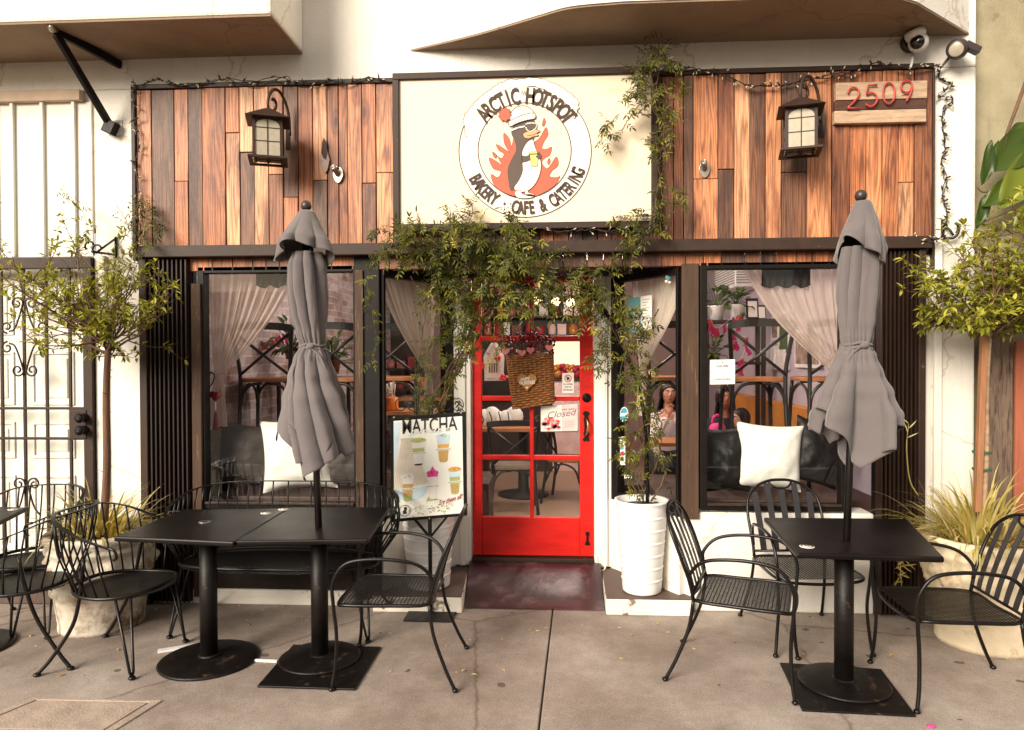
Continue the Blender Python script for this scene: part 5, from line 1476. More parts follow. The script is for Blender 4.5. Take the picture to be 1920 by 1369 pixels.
def mass(fo, st, spec, seed, dens=1.0):
    r = random.Random(seed)
    for (px, py, rx, ry, n, y0, dy) in spec:
        c = P(px, py, y0); kx = (P(px + 10, py, y0) - c).length / 10
        # a handful of sprays per ellipse, leaves clustered along each so gaps stay open
        ns = max(2, int(n * dens / 9))
        for s_ in range(ns):
            while True:
                q = V(r.uniform(-1, 1), r.uniform(-1, 1), r.uniform(-1, 1))
                if q.length < 1: break
            p = c + V(q.x * rx * kx, q.y * dy, q.z * ry * kx)
            d = V(r.gauss(0, .8), r.gauss(-.25, .4), r.gauss(-.25, .8)).normalized()
            tw_ = [p]
            for k in range(9):
                d = (d + V(r.gauss(0, .3), r.gauss(0, .25), r.gauss(-.12, .22))).normalized()
                p = p + d * .024
                a = r.uniform(0, 6.3); o_ = V(math.cos(a), r.uniform(-.9, .3), math.sin(a))
                jasmine(fo, p, d * .5 + o_, r, r.uniform(.65, 1.2), dark=.22 * max(0, q.y)); tw_.append(p)  # leaves deeper in the mass tinted darker: inner shade put into their colour
            st.tube(tw_, .0017, 3)
def strand(st, fo, pts, r, rad, every=2, s=1.0):
    q = spline(pts, 8)
    q = [p + V(r.gauss(0, .004), r.gauss(0, .004), r.gauss(0, .003)) for p in q]
    st.tube(q, rad, 5)
    if fo is not None:
        for i in range(2, len(q), every):
            a = r.uniform(0, 6.3); jasmine(fo, q[i], V(math.cos(a), -.3, math.sin(a) * .8 - .3), r, s)
Y0 = -.20
spec_left = [(728, 455, 40, 24, 70, Y0, .08), (790, 448, 62, 40, 150, Y0, .1), (860, 455, 60, 44, 190, Y0, .12), (930, 468, 60, 52, 220, Y0, .13), (990, 485, 44, 50, 150, Y0, .12),
             (845, 520, 46, 46, 150, -.12, .1), (905, 522, 58, 36, 130, -.15, .12), (968, 528, 54, 36, 130, -.15, .12), (1025, 525, 42, 26, 90, -.14, .1), (1070, 528, 36, 22, 60, -.14, .1), (930, 560, 36, 12, 10, -.05, .1), (1000, 552, 30, 12, 10, -.08, .08),
             (846, 590, 36, 48, 130, -.05, .1), (880, 610, 18, 28, 24, 0.0, .08), (836, 640, 32, 36, 60, 0.0, .08), (815, 700, 20, 40, 45, .05, .07), (805, 752, 22, 22, 44, .06, .06), (880, 400, 16, 22, 14, -.2, .05), (960, 405, 22, 20, 24, -.2, .05), (845, 405, 12, 16, 10, -.2, .04), (775, 420, 24, 18, 24, -.2, .05)]
va = thing('jasmine_vine', 'bushy jasmine vine climbing from the planter behind the menu sign over the door', 'vine', (pc1.x, pc1.y, .70), 'jasmine vines')
fo = MB(); st = MB(); r = random.Random(77)
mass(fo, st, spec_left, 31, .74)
for dx, pts in enumerate([[(806, 935), (812, 850), (822, 770), (850, 690), (884, 630), (905, 560), (930, 500)], [(800, 940), (815, 860), (832, 760), (838, 700), (872, 640), (890, 590), (870, 520)], [(808, 930), (804, 840), (818, 740), (860, 660), (900, 600), (960, 540), (1040, 520)],
                          [(812, 900), (822, 800), (846, 720), (866, 668), (880, 640), (884, 560), (850, 480)], [(803, 930), (796, 850), (806, 760), (842, 700), (876, 660)], [(818, 830), (836, 740), (880, 660), (920, 590)]]):
    strand(st, fo, [P(px, py, lerp(pc1.y, -.12, min(1, max(0, (940 - py) / 420)))) for px, py in pts], r, r.choice((.006, .009, .012)), 5)
for pts in ([(705, 470), (690, 520), (694, 560), (700, 600), (706, 640), (698, 680)], [(830, 460), (780, 470), (730, 480), (690, 478)], [(930, 480), (960, 430), (952, 392)], [(840, 470), (846, 430), (842, 388)], [(890, 460), (882, 420), (888, 380)], [(1000, 470), (985, 420)], [(790, 440), (785, 405)], [(960, 580), (938, 640), (926, 668)], [(1040, 540), (1046, 580)], [(770, 520), (812, 570), (838, 600)], [(800, 560), (790, 640), (792, 678)], [(740, 470), (755, 430)]):
    strand(st, fo, [P(px, py, -.24) for px, py in pts], r, .0022, 2, .9)
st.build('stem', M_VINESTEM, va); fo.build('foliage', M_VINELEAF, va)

spec_right = [(1095, 545, 32, 22, 80, -.12, .09), (1135, 560, 38, 36, 120, -.12, .09), (1165, 592, 34, 40, 130, -.08, .08), (1150, 630, 26, 34, 46, -.04, .07), (1195, 640, 26, 40, 84, -.06, .07), (1178, 690, 22, 34, 50, -.05, .06), (1205, 700, 18, 36, 50, -.06, .06), (1205, 770, 20, 34, 44, -.04, .05), (1212, 820, 20, 26, 24, -.02, .05), (1196, 860, 16, 24, 12, .02, .05), (1128, 620, 14, 26, 22, -.1, .05), (1060, 520, 24, 20, 30, -.14, .07), (1140, 500, 10, 16, 8, -.18, .04)]
vb = thing('jasmine_vine', 'jasmine vine trained up an arched rod from the planter right of the door', 'vine', (pc2.x, pc2.y, .70), 'jasmine vines')
fo = MB(); st = MB(); r = random.Random(78)
mass(fo, st, spec_right, 41, .42)
rod = spline([P(px, py, y) for px, py, y in ((1214, 942, .06), (1213, 860, .03), (1208, 780, 0), (1192, 710, -.02), (1166, 640, -.05), (1132, 580, -.1), (1090, 535, -.14), (1050, 515, -.16))], 8)
m = MB(); m.tube(rod, .013, 8); m.build('arch_rod', M_BLACKPAINT, vb)
for pts in ([(1206, 940), (1192, 880), (1204, 820), (1186, 740), (1180, 680), (1150, 620), (1120, 560)], [(1212, 938), (1228, 880), (1238, 830), (1225, 760), (1200, 700), (1190, 650)], [(1200, 940), (1180, 890), (1184, 840), (1210, 790), (1196, 730)], [(1220, 940), (1244, 900), (1240, 850), (1222, 810)], [(1208, 930), (1196, 870), (1215, 800), (1206, 730), (1176, 660), (1140, 590), (1100, 530)], [(1204, 935), (1216, 900), (1230, 870), (1226, 840), (1240, 800), (1228, 770)]):
    strand(st, fo, [P(px, py, lerp(.06, -.10, min(1, max(0, (940 - py) / 380)))) for px, py in pts], r, r.choice((.003, .004, .006)), 6)
for pts in ([(1150, 560), (1140, 620), (1133, 690)], [(1130, 550), (1126, 600), (1128, 655)], [(1160, 560), (1150, 520), (1145, 482)], [(1105, 545), (1120, 510), (1158, 492)], [(1205, 640), (1218, 600)], [(1180, 640), (1162, 700), (1158, 716)], [(1190, 760), (1176, 800)]):
    strand(st, fo, [P(px, py, -.16) for px, py in pts], r, .0022, 2, .9)
st.build('stem', M_VINESTEM, vb); fo.build('foliage', M_VINELEAF, vb)

spec_up = [(1230, 70, 18, 22, 40, -.16, .06), (1236, 108, 34, 30, 110, -.18, .08), (1205, 140, 30, 28, 60, -.2, .07), (1228, 185, 30, 34, 60, -.2, .06), (1240, 165, 24, 30, 50, -.18, .06), (1195, 175, 16, 22, 14, -.2, .05), (1240, 250, 14, 40, 40, -.19, .04), (1236, 320, 18, 40, 34, -.19, .05), (1240, 385, 16, 36, 34, -.19, .05), (1200, 400, 14, 14, 12, -.19, .04), (1212, 428, 22, 14, 18, -.19, .04), (1180, 455, 14, 16, 14, -.18, .04), (1170, 225, 14, 14, 10, -.2, .04)]
pv = P(1238, 430, -.18)
vc = thing('jasmine_vine', 'thin jasmine vine running up the right side of the cafe sign to the soffit', 'vine', pv, 'jasmine vines')
fo = MB(); st = MB(); r = random.Random(79)
mass(fo, st, spec_up, 51, .34)
for pts in ([(1238, 450), (1242, 380), (1236, 310), (1246, 240), (1232, 170), (1238, 110), (1228, 55)], [(1226, 430), (1232, 360), (1246, 300), (1236, 230), (1226, 180), (1220, 120)], [(1225, 185), (1196, 200), (1176, 228), (1165, 245)], [(1215, 150), (1190, 130), (1160, 120)], [(1236, 420), (1210, 440), (1180, 462), (1172, 450)], [(1236, 400), (1208, 405), (1185, 395)], [(1240, 110), (1280, 120)]):
    strand(st, fo, [P(px, py, -.19) for px, py in pts], r, r.choice((.003, .0045)), 4, .95)
st.build('stem', M_VINESTEM, vc); fo.build('foliage', M_VINELEAF, vc)

# loose sprig along the left edge of the cladding, and a whippy shoot by the pier
vd = thing('jasmine_vine', 'loose sprig of vine on the left edge of the cladding above the potted tree', 'vine', P(266, 470, -.10), 'jasmine vines')
fo = MB(); st = MB(); r = random.Random(80)
mass(fo, st, [(272, 382, 14, 14, 14, -.10, .03), (266, 412, 10, 14, 12, -.10, .03), (240, 430, 14, 14, 6, -.12, .03)], 61)
for pts in ([(262, 470), (268, 420), (262, 375), (284, 384)], [(255, 440), (240, 420), (220, 385)], [(225, 455), (250, 420), (270, 390)]):
    strand(st, fo, [P(px, py, -.11) for px, py in pts], r, .002, 6, .9)
for pts in ([(172, 470), (162, 420), (150, 380), (122, 365), (118, 345)],):
    strand(st, fo, [P(px, py, -.16) for px, py in pts], r, .0016, 4, .9)
st.build('stem', M_VINESTEM, vd); fo.build('foliage', M_VINELEAF, vd)

# ------------------------------------------------------------------ broad-leaved branch at the upper right
bl = thing('broadleaf_branch', 'branch of broad green fig like leaves in front of the olive wall', 'branch', P(1900, 260, -.1))
st = MB(); r = random.Random(6)
st.tube([P(1925, 150, -.10), P(1905, 205, -.11), P(1888, 250, -.12), P(1880, 285, -.12)], [.012, .011, .010, .008], 7)
st.tube(spline([P(1960, 270, -.1), P(1900, 325, -.12), P(1850, 360, -.13), P(1830, 350, -.13)], 4), .005, 6)
st.tube(spline([P(1960, 380, -.1), P(1915, 390, -.12), P(1870, 405, -.12), P(1832, 422, -.12)], 4), .005, 6)
st.tube(spline([P(1960, 420, -.1), P(1880, 442, -.1), P(1832, 440, -.1)], 4), .004, 6)
st.build('stem', M_TWIG, bl)
def broad(p, tip, w_, tn, tw=0.0, lob=0.0):
    """large pointed leaf with midrib fold and ruffled edge, from stalk end p to tip."""
    d = tip - p; ln = d.length; d.normalize(); sd = d.cross(V(tw, -1, .15)).normalized(); up_ = sd.cross(d)
    m = MB(); m.ct = tn
    def fn(u, v):
        x = (u - .5) * 2; k = math.sin(PI * min(1, v * .93 + .07)) ** .75 * (1 - .35 * v) * (1 + lob * math.sin(9 * v))
        if v > .97: k *= .3
        return p + d * (ln * (v - .18 * abs(x) * (1 - v))) + sd * (1.6 * w_ * x * k) + up_ * (.016 * abs(x) ** 1.3 * w_ / .1 + .010 * math.sin(8 * v + 4 * x) * abs(x) - .12 * ln * v * v)
    m.grid(fn, 13, 16); o = m.build('leaf', M_BIGLEAF, bl)
broad(P(1930, 262, -.12), P(1858, 318, -.16), .085, .25)
broad(P(1862, 275, -.13), P(1846, 345, -.15), .035, .1)
broad(P(1945, 300, -.14), P(1880, 388, -.2), .085, .72)
broad(P(1900, 345, -.14), P(1846, 385, -.17), .05, .35)
broad(P(1850, 375, -.12), P(1834, 428, -.14), .03, .1)
broad(P(1950, 395, -.14), P(1905, 432, -.18), .07, .75)
broad(P(1925, 240, -.1), P(1890, 270, -.12), .05, .3)

# street tree on the far side, mirrored in the panes
rt_ = random.Random(3)
st_ = thing('street_tree', 'leafy street tree across the road, mirrored in the window glass', 'tree', V(-4.6, -15, -.15))
m = MB(); m.tube([V(-4.6, -15, -.15), V(-4.5, -15, 2.2), V(-4.6, -15, 3.6)], [.16, .12, .08], 10); m.build('trunk', M_BARK, st_)
m = MB()
for i in range(1400):
    while True:
        q = V(rt_.uniform(-1, 1), rt_.uniform(-1, 1), rt_.uniform(-1, 1))
        if q.length < 1: break
    c = V(-4.6 + q.x * 3.2, -15 + q.y * 1.6, 4.2 + q.z * 1.5); m.ct = rt_.random()
    m.leaf(c, V(rt_.gauss(0, 1), rt_.gauss(0, 1), rt_.gauss(0, 1)), V(0, .3, 1), .24, .10)
m.build('crown', M_VINELEAF, st_)
# leaf litter along the foot of the wall
r_ = random.Random(44); m = MB()
for i in range(70):
    x = r_.uniform(-3.3, 2.6); y = -.05 - abs(r_.gauss(0, .5)) - (.15 if -.7 < x < .95 else 0)
    a = r_.uniform(0, 6.3); m.ct = r_.choice([.8, 1, .6]); l = r_.uniform(.015, .04)
    m.leaf(V(x, y, .004), V(math.cos(a), math.sin(a), .1), V(0, 0, 1), l, l * .45, .1)
tag(m.build('leaf_litter', M_GRASSLEAF), 'scattered dry leaves on the pavement along the wall', 'leaf litter', kind='stuff')
m = MB(); c = PZ(1746, 1364); m.ball(c + V(0, 0, .006), .016, 8, 5, (1.4, .8, .4)); tag(m.build('petal', M_HOTPINK), 'pink flower petal on the pavement in front of the right chair', 'petal')
# ------------------------------------------------------------------ cafe sign
SGY = -.115
sg = thing('cafe_sign', 'large cream cafe sign with penguin logo and dark frame above the door', 'sign', (-.2, SGY, 2.56))
def S(px, py, lay=0): 
    p = P(px, py, SGY); return V(p.x, SGY - .0012 * lay, p.z)
a0, a1, a2, a3 = S(737, 138), S(1230, 127), S(1236, 430), S(738, 430)
sx0, sx1, sz0, sz1 = (a0.x + a3.x) / 2, (a1.x + a2.x) / 2, (a2.z + a3.z) / 2, (a0.z + a1.z) / 2
fw = .042
m = MB()
m.box((sx0, SGY - .02, sz1 - fw), (sx1, -.05, sz1)); m.box((sx0, SGY - .02, sz0), (sx1, -.05, sz0 + fw))
m.box((sx0, SGY - .02, sz0 + fw), (sx0 + fw, -.05, sz1 - fw)); m.box((sx1 - fw, SGY - .02, sz0 + fw), (sx1, -.05, sz1 - fw))
m.build('frame', M_BROWNMETAL, sg, bevel=.004)
m = MB(); m.box((sx0 + fw - .004, SGY, sz0 + fw - .004), (sx1 - fw + .004, -.055, sz1 - fw + .004)); panel = m.build('panel', M_CREAM, sg)
em = MB(); EM = [M_SIGNWHITE, M_SIGNDARK, M_SIGNRED, M_SIGNGREY, M_SIGNPEACH, M_SIGNYEL, M_CREAM]
# picture units: the 1369-px enlargement of the logo (840..1130, 130..420)
def E(x, y, lay): return S(840 + x * 290 / 1369, 130 + y * 290 / 1369, lay)
def ell(cx, cy, rx, ry, n=72, rot=0): return [(cx + rx * math.cos(2 * PI * i / n), cy + ry * math.sin(2 * PI * i / n)) for i in range(n)]
def fill(pts, mi, lay): em.cur = mi; flatpoly(em, [E(x, y, lay) for x, y in pts])
def line(pts, w_, mi, lay, closed=False):
    em.cur = mi; n = len(pts); k = n if closed else n - 1
    for i in range(k):
        a = Vector(pts[i]); b = Vector(pts[(i + 1) % n]); d = b - a
        if d.length < 1e-6: continue
        d.normalize(); s_ = Vector((-d.y, d.x)) * w_ / 2; e_ = d * w_ * .2
        em.add([E(*(a - e_ - s_), lay), E(*(b + e_ - s_), lay), E(*(b + e_ + s_), lay), E(*(a - e_ + s_), lay)], [(0, 1, 2, 3)])
def sp2(pts, k=5, closed=True): return [(p.x, p.y) for p in spline([V(x, y, 0) for x, y in pts], k, closed)]
CX, CY = 682, 725
fill(ell(CX, CY, 585, 585), 0, 1)
fill(ell(678, 718, 412, 420), 6, 2)
line(ell(CX, CY, 585, 585), 8, 3, 3, True); line(ell(678, 718, 412, 420), 9, 3, 3, True)
# snow cap along the top of the ring
snow = [(165, 600), (140, 480), (150, 400), (210, 330), (250, 280), (330, 215), (400, 165), (520, 100), (620, 92), (740, 75), (860, 95), (940, 130), (1040, 180), (1090, 220), (1140, 270), (1160, 330), (1140, 390), (1118, 445), (1095, 380), (1070, 340), (1000, 270), (900, 210), (800, 165), (682, 150), (560, 165), (450, 210), (360, 280), (290, 350), (265, 420), (240, 400), (215, 470), (190, 470)]
r = random.Random(9)
sn = sp2(snow, 4); sn = [(x + r.uniform(-6, 6), y + r.uniform(-6, 6)) for x, y in sn]
fill(sn, 0, 4); line(sn[:92], 5, 3, 5)
line([(640, 250), (655, 190), (668, 235), (680, 190), (690, 250)], 4, 3, 6)
# flames
fl = [(590, 1135), (470, 1080), (400, 1010), (385, 930), (440, 960), (470, 905), (400, 880), (365, 785), (450, 830), (480, 860), (430, 760), (395, 735), (470, 790), (495, 750), (450, 720), (430, 665), (520, 720), (545, 740), (500, 660), (495, 565), (545, 620), (560, 690), (575, 640), (590, 600), (640, 640), (700, 700), (760, 650), (800, 620), (830, 580), (868, 515), (885, 580), (850, 640), (830, 700), (870, 710), (918, 690), (900, 760), (850, 790), (830, 830), (870, 880), (900, 860), (960, 775), (975, 850), (920, 900), (900, 950), (960, 960), (990, 950), (960, 1010), (900, 1060), (820, 1105), (740, 1135)]
fsp = sp2(fl, 3); fill(fsp, 2, 3); line(fsp, 4, 3, 4, True)
for q in ([(850, 435), (862, 470), (845, 505), (834, 490)], [(395, 738), (425, 760), (425, 790), (405, 775)], [(895, 790), (905, 815), (890, 845), (880, 820)]): q = sp2(q, 4); fill(q, 2, 4); line(q, 4, 3, 5, True)
# penguin
body = sp2([(600, 480), (560, 560), (590, 640), (600, 720), (560, 800), (528, 880), (530, 960), (548, 1060), (575, 1075), (640, 1000), (660, 930), (680, 760), (760, 620), (780, 540), (760, 450), (680, 430)], 5)
fill(body, 3, 5)
belly = sp2([(750, 625), (700, 650), (660, 720), (655, 800), (660, 900), (630, 980), (585, 1050), (620, 1085), (700, 1080), (770, 1020), (815, 920), (822, 830), (800, 760), (770, 690)], 5)
fill(belly, 0, 6); line(belly, 5, 3, 7, True)
wing = sp2([(635, 765), (690, 770), (730, 755), (768, 765), (740, 800), (690, 825), (632, 828), (600, 800)], 4); fill(wing, 3, 7)
cup = [(724, 752), (800, 750), (792, 860), (736, 860)]; fill(cup, 5, 8); line(cup, 4, 3, 9, True); fill([(716, 735), (806, 732), (806, 755), (716, 757)], 5, 9); line([(716, 735), (806, 732), (806, 755), (716, 757)], 4, 3, 10, True)
fill(sp2([(790, 735), (822, 755), (820, 790), (800, 798), (775, 775), (790, 765)], 4), 3, 10)
beak = sp2([(665, 575), (700, 555), (760, 535), (815, 548), (790, 570), (800, 590), (750, 600), (720, 615), (680, 610)], 4); fill(beak, 4, 7); line(beak, 4, 3, 8, True); line([(700, 592), (760, 582), (800, 560)], 4, 3, 9)
gl_ = sp2([(690, 492), (740, 480), (782, 490), (776, 525), (735, 553), (700, 540)], 4); fill(gl_, 3, 8); line(gl_, 11, 0, 9, True); line([(690, 505), (620, 520), (555, 545)], 16, 0, 9); line([(690, 498), (620, 512), (555, 535)], 4, 3, 10)
hat = sp2([(545, 460), (560, 390), (600, 345), (660, 328), (720, 345), (755, 380), (765, 410), (680, 425)], 5); fill(hat, 0, 8); line(hat, 6, 3, 9, True)
brim = sp2([(535, 480), (560, 455), (650, 415), (740, 392), (772, 405), (768, 440), (700, 455), (620, 480), (550, 510)], 4); fill(brim, 0, 10); line(brim, 6, 3, 11, True)
for k in range(8): x = 572 + k * 25; y = 478 - k * 9; line([(x, y - 16), (x + 4, y + 14)], 3, 3, 12)
line([(620, 350), (660, 380), (650, 410)], 3, 3, 9); line([(700, 345), (690, 370), (720, 385)], 3, 3, 9)
pom = [(503 + (52 + 7 * math.cos(9 * a)) * math.cos(a), 406 + (58 + 7 * math.cos(9 * a)) * math.sin(a)) for a in [2 * PI * i / 54 for i in range(54)]]; fill(pom, 2, 11); line(pom, 4, 3, 12, True)
for q in ([(600, 1080), (640, 1075), (665, 1110), (740, 1110), (760, 1130), (700, 1145), (620, 1140), (592, 1110)], [(680, 1075), (706, 1075), (715, 1095), (757, 1105), (755, 1125), (690, 1118)]): q = sp2(q, 3); fill(q, 0, 8); line(q, 5, 3, 9, True)
em.build('emblem', EM, sg)
lt = MB()
def arc_text(s_, a0, a1, rad, h, inward, off, lay, mi, wk=.62, lean=0.0):
    """letters spread between angles (deg, 0 = right, 90 = up) round the ring centre."""
    lt.cur = mi
    n = len(s_)
    for i, ch in enumerate(s_):
        if ch == ' ': continue
        a = R(lerp(a0, a1, i / (n - 1)))
        vs, fs, w_ = glyph(ch, 0.0, off)
        cx, cy = CX + rad * math.cos(a), CY - rad * math.sin(a)
        if inward: ux, uy = -math.cos(a), math.sin(a)          # letter up = towards centre
        else: ux, uy = math.cos(a), -math.sin(a)
        rx_, ry_ = -uy, ux
        pts = []
        for v in vs:
            x = (v.x - w_ / 2) * h * wk + lean * v.y * h; y = v.y * h - h / 2
            pts.append(E(cx + rx_ * x + ux * y, cy + ry_ * x + uy * y, lay))
        lt.add(pts, fs)
for args in (('ARCTIC HOTSPOT', 139, 38, 490, 140, False, .60), ('BAKERY \u00b7 CAFE & CATERING', 209, 339, 500, 112, True, .58)):
    lt = MB()
    for off, lay, mi in ((.03, 7, 1),): arc_text(*args[:6], off, lay, mi, args[6])
    lt.build('lettering', [M_SIGNWHITE, M_SIGNDARK], sg)

# ------------------------------------------------------------------ address plaque
AY = -.075
ad = thing('address_plaque', 'wooden address plaque of three boards with red numerals 2509', 'address plaque', P(1650, 232, AY))
rows = [(152, 186, M_PLAQUE), (186, 205, M_PLAQUED), (205, 230, M_PLAQUE)]
for k, (y0, y1, mt_) in enumerate(rows):
    xo = (.006, 0.0, -.004)[k]; m = MB()
    m.box((X(1566, AY, 190) + xo, AY + (.004 if k == 1 else 0), Z(y1, AY, 1650)), (X(1738, AY, 190) + xo * .5, -.03, Z(y0, AY, 1650) - .003))
    m.build('board', mt_, ad, bevel=.004)
NUM = {'2': [(0, .72), (.08, .92), (.3, 1), (.52, .9), (.58, .7), (.5, .5), (.25, .25), (-.05, 0), (.62, 0)], '5': [(.62, 1), (.14, 1), (.06, .55), (.3, .64), (.55, .52), (.62, .3), (.5, .08), (.25, -.02), (.0, .1)],
       '0': [(.3, 1), (.08, .85), (0, .5), (.08, .15), (.3, 0), (.54, .15), (.62, .5), (.54, .85)], '9': [(.58, .66), (.46, .46), (.24, .44), (.04, .6), (.06, .86), (.3, 1), (.54, .9), (.6, .66), (.52, .35), (.3, .0)]}
o_ = P(1588, 205, AY); hh = (P(1588, 166, AY).z - o_.z); step = (P(1620, 200, AY).x - P(1588, 200, AY).x)
for i, ch in enumerate('2509'):
    q = NUM[ch]; m = MB()
    base = V(o_.x + i * step * 1.02, AY - .016, o_.z + .012 * i)
    if ch == '2': pts = spline([V(*p, 0) for p in q[:-1]], 5) + [V(*q[-1], 0)]
    elif ch == '5': pts = [V(*q[0], 0), V(*q[1], 0)] + spline([V(*p, 0) for p in q[2:]], 5)
    else: pts = spline([V(*p, 0) for p in q], 5, ch == '0')
    m.tube([base + V(p.x * hh * .88, 0, p.y * hh) for p in pts], .0058, 7, closed=(ch == '0'))
    m.build('numeral', M_NUMRED, ad)

# ------------------------------------------------------------------ lanterns
def lantern(label, bx, rot, armx):
    AR_ = Matrix.Rotation(armx, 3, 'Z')
    """square carriage lantern hanging from a scroll arm; bx = (px left, px right, top of roof, eave, bottom) on its own plane."""
    t = thing('wall_lantern', label, 'lantern', (0, 0, 0), 'carriage wall lanterns')
    # local coordinates: origin centre bottom of body, +Y to wall
    w_ = .115; h = .30
    m = MB()
    for sx in (-1, 1):
        for sy in (-1, 1): m.box((sx * w_ - .012, sy * w_ - .012, 0), (sx * w_ + .012, sy * w_ + .012, h))
    for sy in (-1, 1):
        m.box((-w_ + .012, sy * w_ - .009, h - .02), (w_ - .012, sy * w_ + .009, h)); m.box((sy * w_ - .009, -w_ + .012, h - .02), (sy * w_ + .009, w_ - .012, h))
        for z in (.115, .215):
            m.box((-w_ + .012, sy * w_ - .006, z - .003), (w_ - .012, sy * w_ + .006, z + .003)); m.box((sy * w_ - .006, -w_ + .012, z - .003), (sy * w_ + .006, w_ - .012, z + .003))
        m.box((-.004, sy * w_ - .007, 0), (.004, sy * w_ + .007, h - .02)); m.box((sy * w_ - .007, -.004, 0), (sy * w_ + .007, .004, h - .02))
        # arched heads of the panes
        q = [(-w_ + .012, h - .02)] + [(.10 * math.cos(a), h - .068 + .048 * math.sin(a)) for a in [PI - PI * i / 12 for i in range(13)]] + [(w_ - .012, h - .02)]
        m.prism(q, sy * w_ - .007, sy * w_ + .007)
    m.build('cage', M_BROWNMETAL, t, world=False)
    m = MB()
    for sx in (-1, 1): m.box((sx * w_ - .002, -w_, .004), (sx * w_ + .002, w_, h - .01)); m.box((-w_, sx * w_ - .002, .004), (w_, sx * w_ + .002, h - .01))
    m.build('panes', M_FROST, t, world=False)
    m = MB(); e = .185
    m.add([(-e, -e, h - .01), (e, -e, h - .01), (e, e, h - .01), (-e, e, h - .01), (-.03, -.03, h + .085), (.03, -.03, h + .085), (.03, .03, h + .085), (-.03, .03, h + .085)], [(3, 2, 1, 0), (0, 1, 5, 4), (1, 2, 6, 5), (2, 3, 7, 6), (3, 0, 4, 7), (4, 5, 6, 7)])
    m.build('roof', M_BROWNMETAL, t, world=False, bevel=.003)
    m = MB(); e0, e1 = .165, .13
    for a, b in (((-e0, -e0), (e0, -e1)), ((-e0, e1), (e0, e0)), ((-e0, -e1), (-e1, e1)), ((e1, -e1), (e0, e1))): m.box((a[0], a[1], -.016), (b[0], b[1], 0.0))
    m.lathe([(.0, -.03), (.01, -.026), (.022, -.008), (.05, 0.0), (.0, .001)], (0, 0, 0), 16)
    m.box((-.13, -.006, -.004), (.13, .006, .002))
    m.build('bottom_rim', M_BROWNMETAL, t, world=False, bevel=.002)
    m = MB()
    arm = spline([AR_ @ q for q in (V(0, .30, h - .04), V(.0, .285, h + .10), V(0, .24, h + .20), V(0, .16, h + .265), V(0, .08, h + .26), V(0, .02, h + .20), V(0, .0, h + .12), V(0, .03, h + .085), V(0, .085, h + .10), V(0, .11, h + .15), V(0, .085, h + .185), V(0, .055, h + .175))], 6)
    m.tube(arm, .013, 8); bp_ = AR_ @ V(0, .30, 0); m.box((bp_.x - .04, .285, h - .14), (bp_.x + .04, .31, h + .10)); m.tube([V(0, 0, h + .07), V(0, 0, h + .10)], .014, 8)
    m.build('scroll_arm', M_BROWNMETAL, t, world=False)
    t.rotation_euler = (0, 0, rot)
    return t
LN = lantern('bronze carriage lantern on the cladding left of the cafe sign', None, R(20), R(-38))
lyc = -.27
LN.location = (X(503, lyc, 290), lyc, Z(300, lyc, 503)); LN.scale = (.72, .72, .84)
l2_ = copy_tree(LN); l2_.rotation_euler = (0, 0, R(-14)); l2_['label'] = 'bronze carriage lantern on the cladding beside the address plaque'
l2_.location = (X(1500, lyc, 280), lyc, Z(284, lyc, 1500))

# flagpole sockets
def flag_socket(label, c):
    t = thing('flagpole_bracket', label, 'bracket', c, 'metal flagpole brackets')
    m = MB(); q = [(.035 * math.cos(a), .055 * math.sin(a)) for a in [2 * PI * i / 20 for i in range(20)]]; q = [(x * (1 if z > 0 else 1 + z * 4), z - .01) for x, z in q]
    m.prism([(c.x + x, c.z + z) for x, z in q][::-1], c.y - .006, c.y); m.build('plate', M_STEEL, t, bevel=.001)
    m = MB(); d = V(-.25, -.85, .55).normalized(); ax = d.to_track_quat('Z', 'Y').to_matrix()
    m.lathe([(.017, 0), (.017, .05), (.021, .052), (.021, .072), (.013, .072), (.012, .02), (0, .02)], c + V(0, -.004, -.01), 14, axis=ax)
    m.build('socket', M_STEEL, t)
    m = MB(); m.tube([c + V(.0, -.012, .03), c + V(-.004, -.015, .045)], .009, 8); m.build('bolt', M_STEEL, t)
flag_socket('galvanised flagpole socket on the cladding right of the left lantern', P(634, 325, -.042))
flag_socket('galvanised flagpole socket on the cladding left of the right lantern', P(1321, 315, -.042))

# ------------------------------------------------------------------ string lights
def string_lights(label, paths, y, seed, every=.075):
    r = random.Random(seed); t0 = P(*paths[0][0], y)
    t = thing('string_lights', label, 'string lights', t0, 'dark string lights')
    m = MB(); bl_ = MB()
    for pts in paths:
        for off in (0, 1):
            q = spline([P(px, py, y) + V(r.gauss(0, .006), r.gauss(0, .006), r.gauss(0, .006)) for px, py in pts], 7)
            q = [p + V(r.gauss(0, .0035), r.gauss(0, .003), r.gauss(0, .0035)) for p in q]
            m.tube(q, .0028, 5)
            acc = 0
            for i in range(1, len(q)):
                acc += (q[i] - q[i - 1]).length
                if acc > every:
                    acc = 0; a = r.uniform(0, 6.3); d = V(math.cos(a), -.4, math.sin(a)).normalized()
                    m.tube([q[i], q[i] + d * .024], [.0045, .006], 6)
                    bl_.tube([q[i] + d * .024, q[i] + d * .036, q[i] + d * .045], [.004, .0045, .001], 5)
    m.build('cord', M_CORD, t); bl_.build('bulbs', M_BULB, t)
string_lights('dark string lights along the top left edge of the cladding', [[(262, 158), (300, 150), (330, 158), (390, 154), (420, 145), (470, 156), (530, 146), (560, 155), (620, 152), (650, 158), (690, 146), (735, 156)]], -.065, 1)
string_lights('dark string lights hanging down the left edge of the cladding', [[(246, 150), (256, 165), (252, 210), (260, 262), (255, 310), (262, 345), (258, 400), (264, 430), (254, 455)]], -.06, 2, .09)
